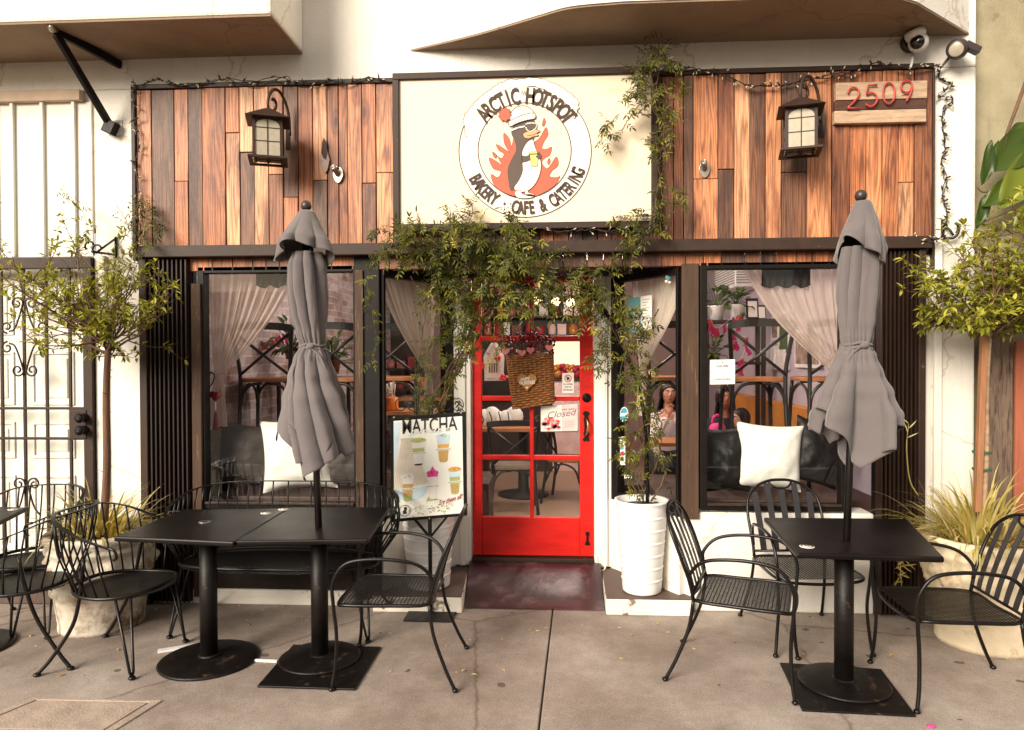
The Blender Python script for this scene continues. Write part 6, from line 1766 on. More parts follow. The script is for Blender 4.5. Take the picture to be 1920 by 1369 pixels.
string_lights('dark string lights drooping over the right lantern arm', [[(1245, 132), (1290, 128), (1316, 132), (1350, 136), (1400, 158), (1455, 160), (1500, 152), (1560, 142), (1600, 136), (1640, 116), (1660, 122), (1700, 130), (1745, 126), (1760, 120)]], -.075, 3, .06)
string_lights('zigzag dark string lights hanging down the white right pier', [[(1762, 120), (1762, 148), (1782, 158), (1760, 178), (1784, 190), (1768, 204), (1766, 240), (1770, 275), (1764, 300), (1772, 335), (1768, 372), (1776, 400), (1772, 430)]], -.02, 4, .045)
string_lights('tangled dark string lights at the right end of the beam', [[(1690, 446), (1720, 448), (1745, 452), (1762, 448), (1775, 440)]], -.09, 5, .05)
string_lights('dark string lights under the lower edge of the cafe sign', [[(1000, 425), (1050, 434), (1100, 430), (1150, 436), (1200, 432), (1236, 436)]], -.13, 6, .11)

# ------------------------------------------------------------------ cameras, hook, bracket
c = P(1722, 80, -.10)
cm = thing('security_camera', 'white ball shaped security camera under the soffit at right', 'security camera', c)
m = MB(); m.lathe([(0, 0), (.06, 0), (.062, .02), (.045, .03), (0, .032)], V(X(1708, -.02, 85), 0, Z(80, -.02, 1708)), 20, axis=rx90); m.build('wall_mount', M_PLASTICB, cm)
m = MB(); rot = Matrix.Rotation(R(-20), 3, 'Y'); m.lathe([(.045, .03), (.058, .035), (.062, .06), (.058, .078), (.03, .084), (0, .085)], c, 20, axis=rot); m.ball(c, .06, 18, 12); m.build('housing', M_PLASTICW, cm)
m = MB(); ax = V(-.55, -.8, -.25).to_track_quat('Z', 'Y').to_matrix(); m.lathe([(.0, .064), (.018, .062), (.036, .053), (.042, .044), (.040, .036)], c, 24, cap=False, axis=ax); m.build('lens', M_LENS, cm)
m = MB(); m.tube([P(1712, 100, -.03), P(1710, 118, -.05), P(1706, 130, -.06)], .008, 6); m.build('cable', M_PLASTICW, cm)
c = P(1795, 92, -.12)
fl_ = thing('floodlight', 'dark motion sensor floodlight on the white right pier', 'floodlight', c)
ax = V(-.5, -.7, -.35).to_track_quat('Z', 'Y').to_matrix()
m = MB(); m.lathe([(0, -.08), (.035, -.078), (.06, -.04), (.064, .0), (.056, .045), (.045, .055)], c, 20, axis=ax); m.build('housing', M_PLASTICB, fl_)
m = MB(); m.lathe([(.045, .053), (.03, .06), (0, .062)], c, 18, cap=False, axis=ax); m.build('lens', M_FROST, fl_)
m = MB(); m.obox(P(1822, 90, -.14), (.10, .05, .045), Matrix.Rotation(R(28), 3, 'Y')); m.build('sensor', M_PLASTICB, fl_, bevel=.006)
m = MB(); m.tube([P(1782, 105, -.08), P(1768, 122, -.05), P(1758, 132, -.04)], .009, 6); m.tube([c + V(0, .03, 0), P(1795, 95, 0)], .025, 10); m.build('bracket', M_PLASTICB, fl_)
c = P(1772, 432, -.01)
hk = thing('wall_hook', 'rusty iron wall hook on the white right pier', 'hook', c)
m = MB(); m.box((c.x - .022, -.016, c.z - .06), (c.x - .006, 0, c.z + .07)); m.build('plate', M_IRON, hk)
m = MB(); m.tube(spline([V(c.x - .012, -.02, c.z - .05), V(c.x + .03, -.05, c.z - .055), V(c.x + .055, -.06, c.z - .02), V(c.x + .05, -.06, c.z + .03), V(c.x + .035, -.055, c.z + .035)], 5), .009, 7); m.tube(spline([V(c.x - .012, -.02, c.z + .03), V(c.x + .01, -.04, c.z + .0), V(c.x + .03, -.05, c.z - .04)], 4), .008, 6); m.build('hook_arm', M_IRON, hk)
ab = thing('awning_bracket', 'black steel triangular awning bracket on the wall above the security gate', 'bracket', P(210, 240, 0))
A_, B_, C_ = P(226, 122, -.02), P(95, 52, -.50), P(208, 238, -.02)
m = MB(); m.bar(A_, B_, .03, .055); m.build('top_arm', M_BLACKPAINT, ab, bevel=.004)
m = MB(); m.bar(C_, B_ + V(.02, .02, -.03), .03, .05); m.build('strut', M_BLACKPAINT, ab, bevel=.004)
m = MB(); m.obox(C_ + V(.01, -.02, -.01), (.08, .06, .09), Matrix.Rotation(R(25), 3, 'Y')); m.build('foot', M_BLACKPAINT, ab, bevel=.006)
m = MB(); m.box((C_.x + .0, -.008, C_.z - .05), (C_.x + .07, -.001, C_.z + .05)); m.build('wall_plate', M_CHIPWHITE, ab); m = MB(); m.box((A_.x - .02, -.008, A_.z - .05), (A_.x + .035, -.001, A_.z + .04)); m.build('wall_plate', M_CHIPWHITE, ab)
m = MB(); m.lathe([(0, 0), (.03, 0), (.03, .03), (0, .03)], B_ + V(0, -.0, 0), 14, axis=Matrix.Rotation(R(90), 3, 'Y')); m.build('end_cap', M_STEEL, ab)
sb = thing('scroll_bracket', 'black wrought iron scroll bracket above the left potted tree', 'bracket', P(216, 480, -.02))
m = MB(); w0 = P(218, 478, -.01)
m.tube([w0, P(172, 472, -.22)], .008, 6); m.tube([P(216, 448, -.01), P(180, 474, -.2)], .008, 6); m.tube([P(217, 444, -.01), P(217, 484, -.01)], .009, 6)
for px, py, s_ in ((168, 466, 1), (182, 472, 1)):
    b_ = P(px, py, -.22); m.tube([b_ + V(.03 * math.cos(a) - .0, 0, .03 * math.sin(a) + .015) for a in [lerp(-1.2, 2.4, i / 14) + 1.5 for i in range(15)]], .007, 6)
m.build('ironwork', M_IRON, sb)

# ------------------------------------------------------------------ things hanging on the door
BY = DY - .012
bk = thing('wicker_basket', 'flat brown wicker basket hanging on the red door', 'basket', P(998, 766, BY))
q4 = [P(950, 671, BY), P(1037, 664, BY), P(1039, 756, BY), P(962, 768, BY)]
m = MB()
def bq(u, v): return q4[0].lerp(q4[1], u).lerp(q4[3].lerp(q4[2], u), v)
nrow = 22; ncol = 10
for i in range(nrow):
    v = (i + .5) / nrow; pts = []
    for k in range(45):
        u = k / 44; p = bq(u, v)
        depth = .055 * math.sin(PI * min(1, max(0, u))) ** .35 * (1 - .15 * v)
        pts.append(V(p.x, BY - depth - .007 * math.cos(PI * (u * ncol + i)), p.z + .0015 * math.sin(9 * u + i)))
    m.ct = rnd.random(); m.tube(pts, .0075, 6)
for k in range(ncol + 1):
    u = k / ncol; p, q = bq(u, 0), bq(u, 1); d_ = .055 * math.sin(PI * u) ** .35 if 0 < u < 1 else 0
    m.tube([V(p.x, BY - d_ + .001, p.z + .006), V(q.x, BY - d_ * .85 + .001, q.z)], .006, 6)
m.tube([bq(k / 20, -.02) + V(0, -.055 * math.sin(PI * k / 20) ** .35 if 0 < k < 20 else 0, 0) for k in range(21)], .009, 6)
m.add([bq(0, 0), bq(0, 1), bq(1, 1), bq(1, 0)], [(0, 1, 2, 3)])
m.build('weave', M_WICKER, bk)
def heart(cx, cz, s_): return [(cx + s_ * .062 * 16 * math.sin(a) ** 3, cz + s_ * .062 * (13 * math.cos(a) - 5 * math.cos(2 * a) - 2 * math.cos(3 * a) - math.cos(4 * a))) for a in [2 * PI * i / 40 for i in range(40)]]
hp_ = P(988, 716, BY - .075)
ht = thing('heart_plaque', 'brown wooden heart reading happy valentines, hung on the basket', 'heart sign', hp_)
m = MB(); m.prism(heart(hp_.x, hp_.z + .004, .072), hp_.y - .006, hp_.y); m.build('board', M_HEARTWOOD, ht, bevel=.002)
m = MB()
text_on(m, 'HAPPY', lambda u, v: V(hp_.x + u, hp_.y - .0075, hp_.z + v + .1 * u), -.012, .012, .07, .022, .1, .03)
text_on(m, 'VALENTINES', lambda u, v: V(hp_.x + u, hp_.y - .0075, hp_.z + v + .05 * u), .0, -.018, .118, .026, .0, .03)
m.prism(heart(hp_.x, hp_.z - .043, .009), hp_.y - .0078, hp_.y - .007); m.build('lettering', M_PAPER, ht)
m = MB(); m.tube([P(988, 670, BY - .06), V(hp_.x, hp_.y - .003, hp_.z + .05)], .002, 5); m.build('string', M_STAKE, ht)
bq_ = thing('berry_bouquet', 'bunch of crimson berries and pink hearts sticking up from the basket', 'bouquet', P(995, 668, BY - .03))
r = random.Random(12); m = MB(); sm_ = MB()
for i in range(130):
    px = r.uniform(938, 1040); py = 632 + r.uniform(0, 36) - 8 * math.cos((px - 990) / 40); p = P(px, py, BY - r.uniform(.01, .07)); m.ball(p, r.uniform(.006, .014), 7, 5)
    if r.random() < .3: sm_.tube([p, P(lerp(px, 995, .4), 676, BY - .02)], .0018, 4)
m.build('berries', M_CRIMSON, bq_); sm_.build('stems', M_TWIG, bq_)
for px, py in ((948, 659), (979, 662), (995, 657), (1030, 652)):
    p = P(px, py, BY - .08); m = MB(); m.prism(heart(p.x, p.z, .030), p.y - .012, p.y); m.build('heart', M_PINK, bq_, bevel=.005)
p = P(1010, 654, BY - .075); m = MB(); m.prism(heart(p.x, p.z, .026), p.y - .012, p.y); m.build('heart', M_CRIMSON, bq_, bevel=.005)
m = MB()
for i in range(16): m.ball(P(r.uniform(945, 1035), r.uniform(640, 662), BY - .075), .006, 6, 4)
m.build('white_beads', M_PAPER, bq_)

# paper notices
def notice(name, label, q, y, base, items, cat='notice', group=None, thick=.0012):
    """flat sheet; items = list of fn(mb, U) adding art; U(u,v,lay)."""
    c = [P(px, py, y) for px, py in q]
    t = thing(name, label, cat, V((c[0].x + c[2].x) / 2, y, min(c[2].z, c[3].z)), group)
    def U(u, v, lay=0):
        p = c[0].lerp(c[1], u).lerp(c[3].lerp(c[2], u), v); return V(p.x, y - thick - .0005 * lay, p.z)
    m = MB(); m.prism([(p.x, p.z) for p in c][::-1], y - thick, y); m.build('sheet', base, t)
    a = MB(); items(a, U); a.build('print', a.mats, t)
    return t
def poly(a, U, pts, mi, lay): a.cur = mi; flatpoly(a, [U(u, v, lay) for u, v in pts])
def rect(a, U, u0, v0, u1, v1, mi, lay): poly(a, U, [(u0, v0), (u0, v1), (u1, v1), (u1, v0)], mi, lay)
def no_food(a, U):
    a.mats = [M_INK, M_INKRED]
    n = 28
    for k in range(n):
        t0, t1 = 2 * PI * k / n, 2 * PI * (k + 1) / n
        poly(a, U, [(.5 + .30 * math.cos(t0), .27 + .19 * math.sin(t0)), (.5 + .30 * math.cos(t1), .27 + .19 * math.sin(t1)), (.5 + .24 * math.cos(t1), .27 + .15 * math.sin(t1)), (.5 + .24 * math.cos(t0), .27 + .15 * math.sin(t0))], 1, 1)
    poly(a, U, [(.36, .20), (.52, .17), (.6, .26), (.55, .35), (.42, .37), (.38, .3)], 0, 1); poly(a, U, [(.55, .2), (.66, .26), (.6, .34)], 0, 1)
    poly(a, U, [(.31, .155), (.35, .13), (.69, .385), (.65, .41)], 1, 2)
    a.cur = 0
    for s_, v, w_ in (('NO OUTSIDE', .60, .78), ('FOOD OR', .74, .6), ('BEVERAGES', .88, .78)): text_on(a, s_, lambda u, w: U(u, w, 1), .5, v, w_, -.075, offset=.02)
notice('no_food_notice', 'small white no outside food or beverages notice on the door glass', [(1054, 700), (1076, 699), (1076, 737), (1054, 737)], DY + .016, M_PAPER, no_food)
def closed(a, U):
    a.mats = [M_PALEPINK, M_PINK, M_INK, M_CORAL, M_INKGREY]
    rect(a, U, .57, .0, 1.0, 1.0, 0, 1)
    r = random.Random(2)
    for i in range(34):
        u, v, s_ = r.uniform(.08, .52), r.uniform(.5, .95), r.uniform(.05, .11)
        poly(a, U, [(u + s_ * math.cos(2 * PI * k / 7) * r.uniform(.6, 1), v + s_ * math.sin(2 * PI * k / 7) * r.uniform(.6, 1)) for k in range(7)], r.choice([1, 3, 1, 0]), 1 + (i % 3))
    a.cur = 2; text_on(a, 'WE ARE', lambda u, w: U(u, w, 5), .74, .22, .34, -.07); text_on(a, 'Closed', lambda u, w: U(u, w - .12 * (u - .55), 5), .58, .46, .78, -.26, .3, -.012)
    for k in range(4): rect(a, U, .64, .62 + .07 * k, .92 - .04 * (k % 2), .632 + .07 * k, 4, 5)
notice('closed_notice', 'pale pink we are Closed card with roses on the door glass', [(1014, 762), (1083, 757), (1083, 808), (1014, 809)], DY + .016, M_PAPER, closed)
def sticker_on(name, label, pts3, mats, draw):
    o = sum(pts3, Vector()) / 4
    t = thing(name, label, 'sticker', o, 'stickers on the angled side window'); n_ = (pts3[1] - pts3[0]).cross(pts3[3] - pts3[0]).normalized()
    if n_.y > 0: n_ = -n_
    def U(u, v, lay=0): return pts3[0].lerp(pts3[1], u).lerp(pts3[3].lerp(pts3[2], u), v) + n_ * (.001 + .0005 * lay)
    a = MB(); a.mats = mats; draw(a, U); a.build('print', mats, t)
def on_right(px, py):   # point on the right angled glass
    d = ray(px, py); A_ = AR; u_ = (BR - AR); nn = Vector((-u_.y, u_.x, 0)).normalized()
    return CAM + d * ((A_ - CAM).dot(nn) / d.dot(nn)) - nn * .003 * (1 if nn.y > 0 else -1)
def st_round(a, U):
    for q, mi, lay in ((.5, 0, 0), (.44, 1, 1)):
        poly(a, U, [(.5 + q * math.cos(2 * PI * k / 16), .5 + q * math.sin(2 * PI * k / 16)) for k in range(16)], mi, lay)
    poly(a, U, [(.1, .42), (.9, .42), (.9, .6), (.1, .6)], 0, 2)
sticker_on('window_sticker', 'round blue and white sticker on the side window glass', [on_right(1163, 764), on_right(1179, 762), on_right(1179, 790), on_right(1163, 792)], [M_PAPER, M_STICKBLUE], st_round)
def st_cards(a, U):
    rect(a, U, 0, 0, 1, 1, 0, 0)
    for k, mi in enumerate((1, 2, 3, 4)): rect(a, U, .2, .12 + .2 * k, .8, .26 + .2 * k, mi, 1)
sticker_on('window_sticker', 'white strip sticker with payment card marks on the side window glass', [on_right(1162, 820), on_right(1173, 818), on_right(1173, 872), on_right(1162, 872)], [M_PAPER, M_PAPERBLUE, M_STICKBLUE, M_INKRED, M_INK], st_cards)
def st_dark(a, U):
    poly(a, U, [(.5 + .5 * math.cos(2 * PI * k / 16), .5 + .5 * math.sin(2 * PI * k / 16)) for k in range(16)], 0, 0); rect(a, U, .1, .4, .9, .62, 1, 1)
sticker_on('window_sticker', 'round black and white sticker low on the side window glass', [on_right(1170, 878), on_right(1187, 878), on_right(1187, 908), on_right(1170, 909)], [M_INK, M_PAPER], st_dark)
def poster2(a, U):
    rect(a, U, 0, 0, .56, 1, 0, 0); rect(a, U, .56, 0, 1, 1, 1, 0)
    poly(a, U, [(.24, .55), (.3, .42), (.36, .4), (.42, .44), (.48, .58), (.5, .9), (.2, .9)], 2, 1)
    for k in range(9): rect(a, U, .62, .1 + .08 * k, .92 - .06 * (k % 3), .118 + .08 * k, 3, 1)
sticker_on('event_poster', 'teal and white poster behind the right vine on the side window', [on_right(1176, 560), on_right(1223, 553), on_right(1223, 618), on_right(1178, 625)], [M_PAPERTEAL, M_PAPER, M_PAPERBLUE, M_INKGREY], poster2)
def scan(a, U):
    a.mats = [M_PAPERBLUE, M_INK, M_PALEPINK]
    for k in range(5): poly(a, U, [(0, .1 + .18 * k), (.5, .02 + .18 * k), (1, .12 + .18 * k), (1, .18 + .18 * k), (.5, .1 + .18 * k), (0, .18 + .18 * k)], 0 if k % 2 else 2, 1)
    a.cur = 1; text_on(a, 'SCAN HERE', lambda u, w: U(u, w, 3), .5, .30, .46, -.09, offset=.02); text_on(a, 'TO VIEW OUR MENU', lambda u, w: U(u, w, 3), .5, .82, .66, -.06, offset=.02)
    poly(a, U, [(.47, .12), (.5, .09), (.53, .12), (.5, .16)], 1, 3)
notice('menu_notice', 'pastel scan here notice taped inside the right window', [(1331, 675), (1378, 674), (1378, 720), (1331, 721)], .016, M_PAPER, scan)
# glass ornament in the right side window
c = on_right(1253, 520)
go_ = thing('hanging_charm', 'small teal and white charm hanging at the top of the side window', 'ornament', c)
m = MB(); m.tube([c + V(0, 0, .06), c + V(.008, 0, .045), c + V(-.008, 0, .03), c + V(0, 0, .012)], .003, 5); m.build('hook', M_STEEL, go_)
m = MB(); m.ball(c - V(0, .012, 0), .02, 12, 8, (1, .5, 1.2)); m.build('body', M_PAPERTEAL, go_)
m = MB(); m.ball(c - V(.012, .012, .03), .011, 8, 6); m.ball(c - V(-.01, .012, .036), .010, 8, 6); m.build('shell', M_PAPER, go_)
# ------------------------------------------------------------------ behind the glass
def PXW(px, py, Xp):
    d = ray(px, py); return CAM + d * ((Xp - CAM.x) / d.x)
# X-back stools and chairs
def xback(name, label, cat, loc, rz, zs, zt, group, w_=.42, m_seat=None):
    t = thing(name, label, cat, loc, group); h = w_ / 2
    m = MB(); m.grid(lambda u, v: V((u - .5) * w_ * (1 + .0 * v), (v - .5) * .40, zs + .004 * math.sin(PI * u)), 6, 6)
    m = MB(); q = [(h * 1.06 * abs(math.cos(a)) ** .5 * (1 if math.cos(a) > 0 else -1), .21 * abs(math.sin(a)) ** .5 * (1 if math.sin(a) > 0 else -1)) for a in [2 * PI * i / 32 for i in range(32)]]
    m.prismz(q, zs - .03, zs); m.build('seat', m_seat or M_STOOLSEAT, t, world=False, bevel=.006)
    r = .016
    for s in (-1, 1):
        m = MB(); m.tube(spline([V(s * h * 1.05, .23, 0), V(s * h * .95, .19, zs * .6), V(s * h * .92, .18, zs), V(s * h * 1.0, .21, zs + (zt - zs) * .5), V(s * h * 1.12, .27, zt)], 5), r, 8); m.build('leg', M_STOOLBLACK, t, world=False)
        m = MB(); m.tube(spline([V(s * h * 1.0, -.21, 0), V(s * h * .92, -.18, zs * .6), V(s * h * .86, -.17, zs - .03)], 4), r, 8); m.build('leg', M_STOOLBLACK, t, world=False)
    m = MB()
    for y in (-.17, .185):   # pointed arch braces under the seat
        for s in (-1, 1):
            m.tube(spline([V(s * h * .93, y, zs - .24), V(s * h * .84, y, zs - .13), V(s * h * .55, y, zs - .055), V(s * h * .12, y, zs - .04)], 5), .012, 7)
    for s in (-1, 1): m.tube(spline([V(s * h * .9, -.17, zs - .22), V(s * h * .9, -.12, zs - .1), V(s * h * .9, 0, zs - .05), V(s * h * .9, .12, zs - .1), V(s * h * .92, .18, zs - .22)], 4), .011, 7)
    m.build('brace', M_STOOLBLACK, t, world=False)
    m = MB()
    top = spline([V(-h * 1.14, .275, zt - .015), V(-h * .5, .31, zt), V(h * .5, .31, zt), V(h * 1.14, .275, zt - .015)], 5)
    for i in range(len(top) - 1): m.bar(top[i], top[i + 1] + (top[i + 1] - top[i]) * .05, .022, .055)
    m.build('top_rail', M_STOOLBLACK, t, world=False)
    m = MB()
    a0, a1 = V(-h * 1.02, .24, zt - .05), V(h * .94, .19, zs + .02); b0, b1 = V(h * 1.02, .24, zt - .05), V(-h * .94, .19, zs + .02)
    m.tube([a0, a0.lerp(a1, .5) + V(0, .014, 0), a1], .012, 7); m.tube([b0, b0.lerp(b1, .5) - V(0, .012, 0), b1], .012, 7); m.build('cross_brace', M_STOOLBLACK, t, world=False)
    t.rotation_euler = (0, 0, rz)
    return t
GS = 'cross back bar stools inside the windows'
s1 = xback('bar_stool', 'cross back bar stool behind the white pillow of the right window', 'bar stool', (X(1410, .78), .78, .70), PI, .83, 1.23, GS)
for px, y, lb, z_, a in ((1546, .80, 'cross back bar stool behind the beige umbrella in the right window', .70, .08), (1262, 1.02, 'cross back bar stool seen through the side window right of the door', .70, -.1), (512, .82, 'cross back bar stool beside the tied curtain in the left window', .70, 0.05),
                          (640, .85, 'cross back bar stool behind the grey umbrella in the left window', .70, -.04), (738, 1.05, 'cross back bar stool seen through the side window left of the door', .70, .12)):
    c = copy_tree(s1); c.location = (X(px, y), y, z_); c.rotation_euler = (0, 0, PI + a); c['label'] = lb
m = MB(); m.box((PostL1 + .1, .80, .17), (-.52, 1.25, .695)); m.build('window_bench', M_PLATFORM, B, bevel=.01)
m = MB(); m.box((.46, .80, .17), (PostR0 - .1, 1.25, .695)); m.build('window_bench', M_PLATFORM, B, bevel=.01)
xback('dining_chair', 'dark cross back dining chair seen through the lower panes of the red door', 'chair', (X(962, 2.25), 2.25, .17), PI + .08, .46, .89, 'dining chairs inside', .44, M_CUSHION)
xback('dining_chair', 'dark dining chair turned sideways behind the lower right door panes', 'chair', (X(1064, 2.75), 2.75, .17), R(75), .46, .86, 'dining chairs inside', .44)
dt = thing('dining_table', 'oak dining table behind the chair inside the red door', 'table', (X(985, 3.0), 3.0, .17))
x0, x1 = X(880, 3.0), X(1082, 3.0); m = MB(); m.box((x0, 2.65, .90), (x1, 3.4, .94)); m.build('tabletop', M_TABLEOAK, dt, bevel=.005)
m = MB(); m.lathe([(.28, 0), (.28, .02), (.06, .05), (.05, .6), (.05, .73)], ((x0 + x1) / 2, 3.02, .17), 20); m.build('pedestal', M_CASTIRON, dt)

# pillows on the window benches
def pillow(label, px, pyc, y, w_, h_, T, m_, tilt=.25, roll=0.0, yaw=0.0, seed=1, group='window seat pillows', px2=None):
    r = random.Random(seed); c = P(px, pyc, y)
    rot = Matrix.Rotation(yaw, 3, 'Z') @ Matrix.Rotation(-tilt, 3, 'X') @ Matrix.Rotation(roll, 3, 'Y')
    m = MB()
    for s in (-1, 1):
        def fn(u, v):
            a, b = u * 2 - 1, v * 2 - 1
            x = a * w_ / 2 * (1 - .09 * (1 - b * b)); z = b * h_ / 2 * (1 - .09 * (1 - a * a))
            t = T / 2 * ((1 - abs(a) ** 2.6) * (1 - abs(b) ** 2.6)) ** .55
            cr = (.014 * noise.noise(V(a * 2.3 + seed, b * 2.3, 0)) + .006 * noise.noise(V(a * 6 + seed, b * 6, 3))) * (1 - a ** 4) * (1 - b ** 4) + .012 * (abs(a * b) ** 1.5) * math.sin(8 * (a - b) + seed) * (1 - abs(a) ** 8) * (1 - abs(b) ** 8)
            return c + rot @ V(x, s * (t + cr) - (0), z)
        m.grid(fn, 26, 26)
    return tag(m.build('pillow', m_), label, 'pillow', group)
pillow('plump white cotton pillow between black satin pillows in the right window', 1441, 856, .27, .46, .46, .28, M_PILLOWW, .10, R(4), 0, 3)
pillow('black satin pillow left of the white pillow in the right window', 1358, 862, .30, .34, .46, .16, M_PILLOWB, .15, R(-3), R(-10), 5)
pillow('black satin pillow right of the white pillow, partly behind the umbrella', 1535, 850, .33, .40, .46, .16, M_PILLOWB, .2, R(16), R(8), 8)
pillow('large white cotton pillow behind the closed umbrella in the left window', 560, 852, .28, .54, .52, .28, M_PILLOWW, .10, R(-4), R(4), 11)
pillow('grey velvet pillow left of the white pillow in the left window', 462, 850, .30, .40, .44, .18, M_PILLOWG, .2, R(6), R(6), 14)
pillow('dark grey pillow slumped behind the umbrella at the right of the left window', 640, 860, .32, .36, .40, .16, M_PILLOWG, .2, R(-8), 0, 16)
pillow('narrow beige tweed cushion at the left end of the left window bench', 396, 868, .26, .16, .52, .16, M_CUSHION, .12, R(2), R(30), 19)
m = MB(); a = P(415, 845, .5); m.box((a.x - .05, .38, .70), (X(445, .5), .52, Z(792, .5, 420))); tag(m.build('storage_box', M_PILLOWB, bevel=.01), 'black box between the beige cushion and grey pillow in the left window', 'box')

# curtains
def curtain(label, tops, gath, gw, n, m_, tail=None, bulge=.0, wave=.018, cat='curtain'):
    """tops: two top corners; gath: point where it is tied; tail: end point below."""
    A_, Bp = tops; d = (Bp - A_).normalized(); nn = V(-d.y, d.x, 0)
    m = MB(); G0, G1 = gath - d * gw / 2, gath + d * gw / 2
    def fn(u, v):
        t = A_.lerp(Bp, u); g_ = G0.lerp(G1, u)
        k = v; p = t.lerp(g_, k)
        # cloth hangs first, then sweeps to the tie
        hang = (1 - abs((v - .5) * 2) ** 1.6) * bulge
        p = p + (t - g_) * .0 + V((t.x - g_.x), (t.y - g_.y), 0) * hang
        w_ = wave * (1 - .72 * v) * (math.sin(u * n * 2 * PI) + .4 * math.sin(u * n * 4.7 * PI + 1))
        return p + nn * w_ + d * .3 * w_ * math.cos(u * n * 2 * PI)
    m.grid(fn, 110, 24)
    if tail is not None:
        def fn2(u, v):
            w2 = gw * lerp(1, 2.2, v); p = gath.lerp(tail, v) + d * (u - .5) * w2
            return p + nn * .012 * math.sin(u * n * PI + 1)
        m.grid(fn2, 50, 10)
    o = m.build('curtain', m_)
    return tag(o, label, cat, 'tied back curtains')
cy = .13
curtain('sheer brownish curtain tied to the left inside the left window', (P(390, 505, cy), P(560, 505, cy)), P(410, 703, cy), .07, 9, M_SHEER, P(408, 800, cy + .02), .10)
curtain('sheer ivory curtain sweeping to the right inside the right window', (P(1390, 500, cy), P(1600, 500, cy)), P(1572, 700, cy), .08, 10, M_SHEER, P(1580, 790, cy), .12)
def on_left(px, py, off=0.0):
    d = ray(px, py); u_ = (BL - AL); nn = Vector((-u_.y, u_.x, 0)).normalized()
    return CAM + d * ((AL - CAM).dot(nn) / d.dot(nn)) + nn * off
def in_right(px, py, off=0.0):
    d = ray(px, py); u_ = (BR - AR); nn = Vector((-u_.y, u_.x, 0)).normalized()
    return CAM + d * ((AR - CAM).dot(nn) / d.dot(nn)) - nn * off
curtain('ivory pleated curtain swept to the right in the side window left of the door', (on_left(712, 494, .07), on_left(830, 494, .07)), on_left(816, 700, .07), .05, 11, M_SHEERW, on_left(818, 790, .07), .10, .022)
curtain('ivory pleated curtain swept to the left in the side window right of the door', (in_right(1168, 494, .07), in_right(1282, 494, .07)), in_right(1190, 690, .07), .05, 11, M_SHEERW, in_right(1188, 780, .07), .10, .022)
def valance(label, px0, px1, y):
    m = MB(); a, b = P(px0, 500, y), P(px1, 500, y)
    for i in range(30):
        u0, u1 = i / 30, (i + 1) / 30
        def zz(u): return Z(532, y, px0) - .022 * abs(math.sin(u * 3 * PI))
        x0, x1 = lerp(a.x, b.x, u0), lerp(a.x, b.x, u1)
        m.add([(x0, y + .01 * math.sin(u0 * 40), zz(u0)), (x1, y + .01 * math.sin(u1 * 40), zz(u1)), (x1, y, a.z), (x0, y, a.z)], [(0, 1, 2, 3)])
        m.tube([V(x0, y + .01 * math.sin(u0 * 40), zz(u0) - .004), V(x1, y + .01 * math.sin(u1 * 40), zz(u1) - .004)], .006, 5)
    tag(m.build('lace_valance', M_LACE), label, 'valance', 'black lace valances')
valance('black lace valance at the top of the left window', 480, 560, .10)
valance('black lace valance at the top of the right window', 1428, 1520, .10)
# heart with tassel by the left curtain tie
c = P(404, 742, .09); t = thing('heart_tassel', 'dark red heart and tassel hanging from the curtain tie in the left window', 'ornament', c)
m = MB(); m.prism(heart(c.x, c.z, .042), c.y - .012, c.y + .012); m.build('heart', M_CRIMSON, t, bevel=.006)
m = MB(); m.tube([c + V(0, 0, -.03), c + V(.002, 0, -.11)], .003, 5); [m.ball(c + V(0, 0, -.045 - .013 * k), .006, 6, 4) for k in range(5)]; m.build('beads', M_PAPER, t)
m = MB(); m.lathe([(.004, 0), (.012, -.02), (.016, -.05), (.026, -.13)], c + V(.002, 0, -.11), 12); m.build('tassel', M_CRIMSON, t)
m = MB(); m.tube(spline([P(386, 732, .11), P(396, 722, .10), P(402, 706, .09), P(396, 698, .09), P(392, 704, .10)], 5), .005, 6); m.build('tieback_hook', M_IRON, t)
# ribbons
def ribbons(label, pts, mats, seed):
    r = random.Random(seed); t = thing('ribbon_garland', label, 'garland', pts[0], 'pink ribbon garlands')
    m = MB(); m.tube(spline(pts, 6), .002, 4); m.build('string', M_PAPER, t)
    q = spline(pts, 3)
    for i, p in enumerate(q):
        m = MB()
        for k in range(2):
            d = V(r.uniform(-.5, .5), r.uniform(-.2, .2), -1).normalized(); m.ribbon([p, p + d * .03, p + d * .06 + V(.01, 0, 0), p + d * .085], [.012, .03, .026, .01], V(1, r.uniform(-.4, .4), 0).normalized())
        m.build('ribbon', mats[i % len(mats)], t)
ribbons('pink and coral ribbon garland hanging behind the stool in the right window', [P(1332, 598, 1.2), P(1345, 615, 1.2), P(1385, 590, 1.25), P(1370, 640, 1.2), P(1402, 632, 1.2), P(1384, 690, 1.2), P(1392, 672, 1.2)], [M_CORAL, M_HOTPINK, M_HOTPINK], 3)
ribbons('magenta ribbon strip behind the stool in the left window', [P(486, 645, 1.2), P(510, 636, 1.2), P(530, 625, 1.2)], [M_HOTPINK, M_CORAL], 4)

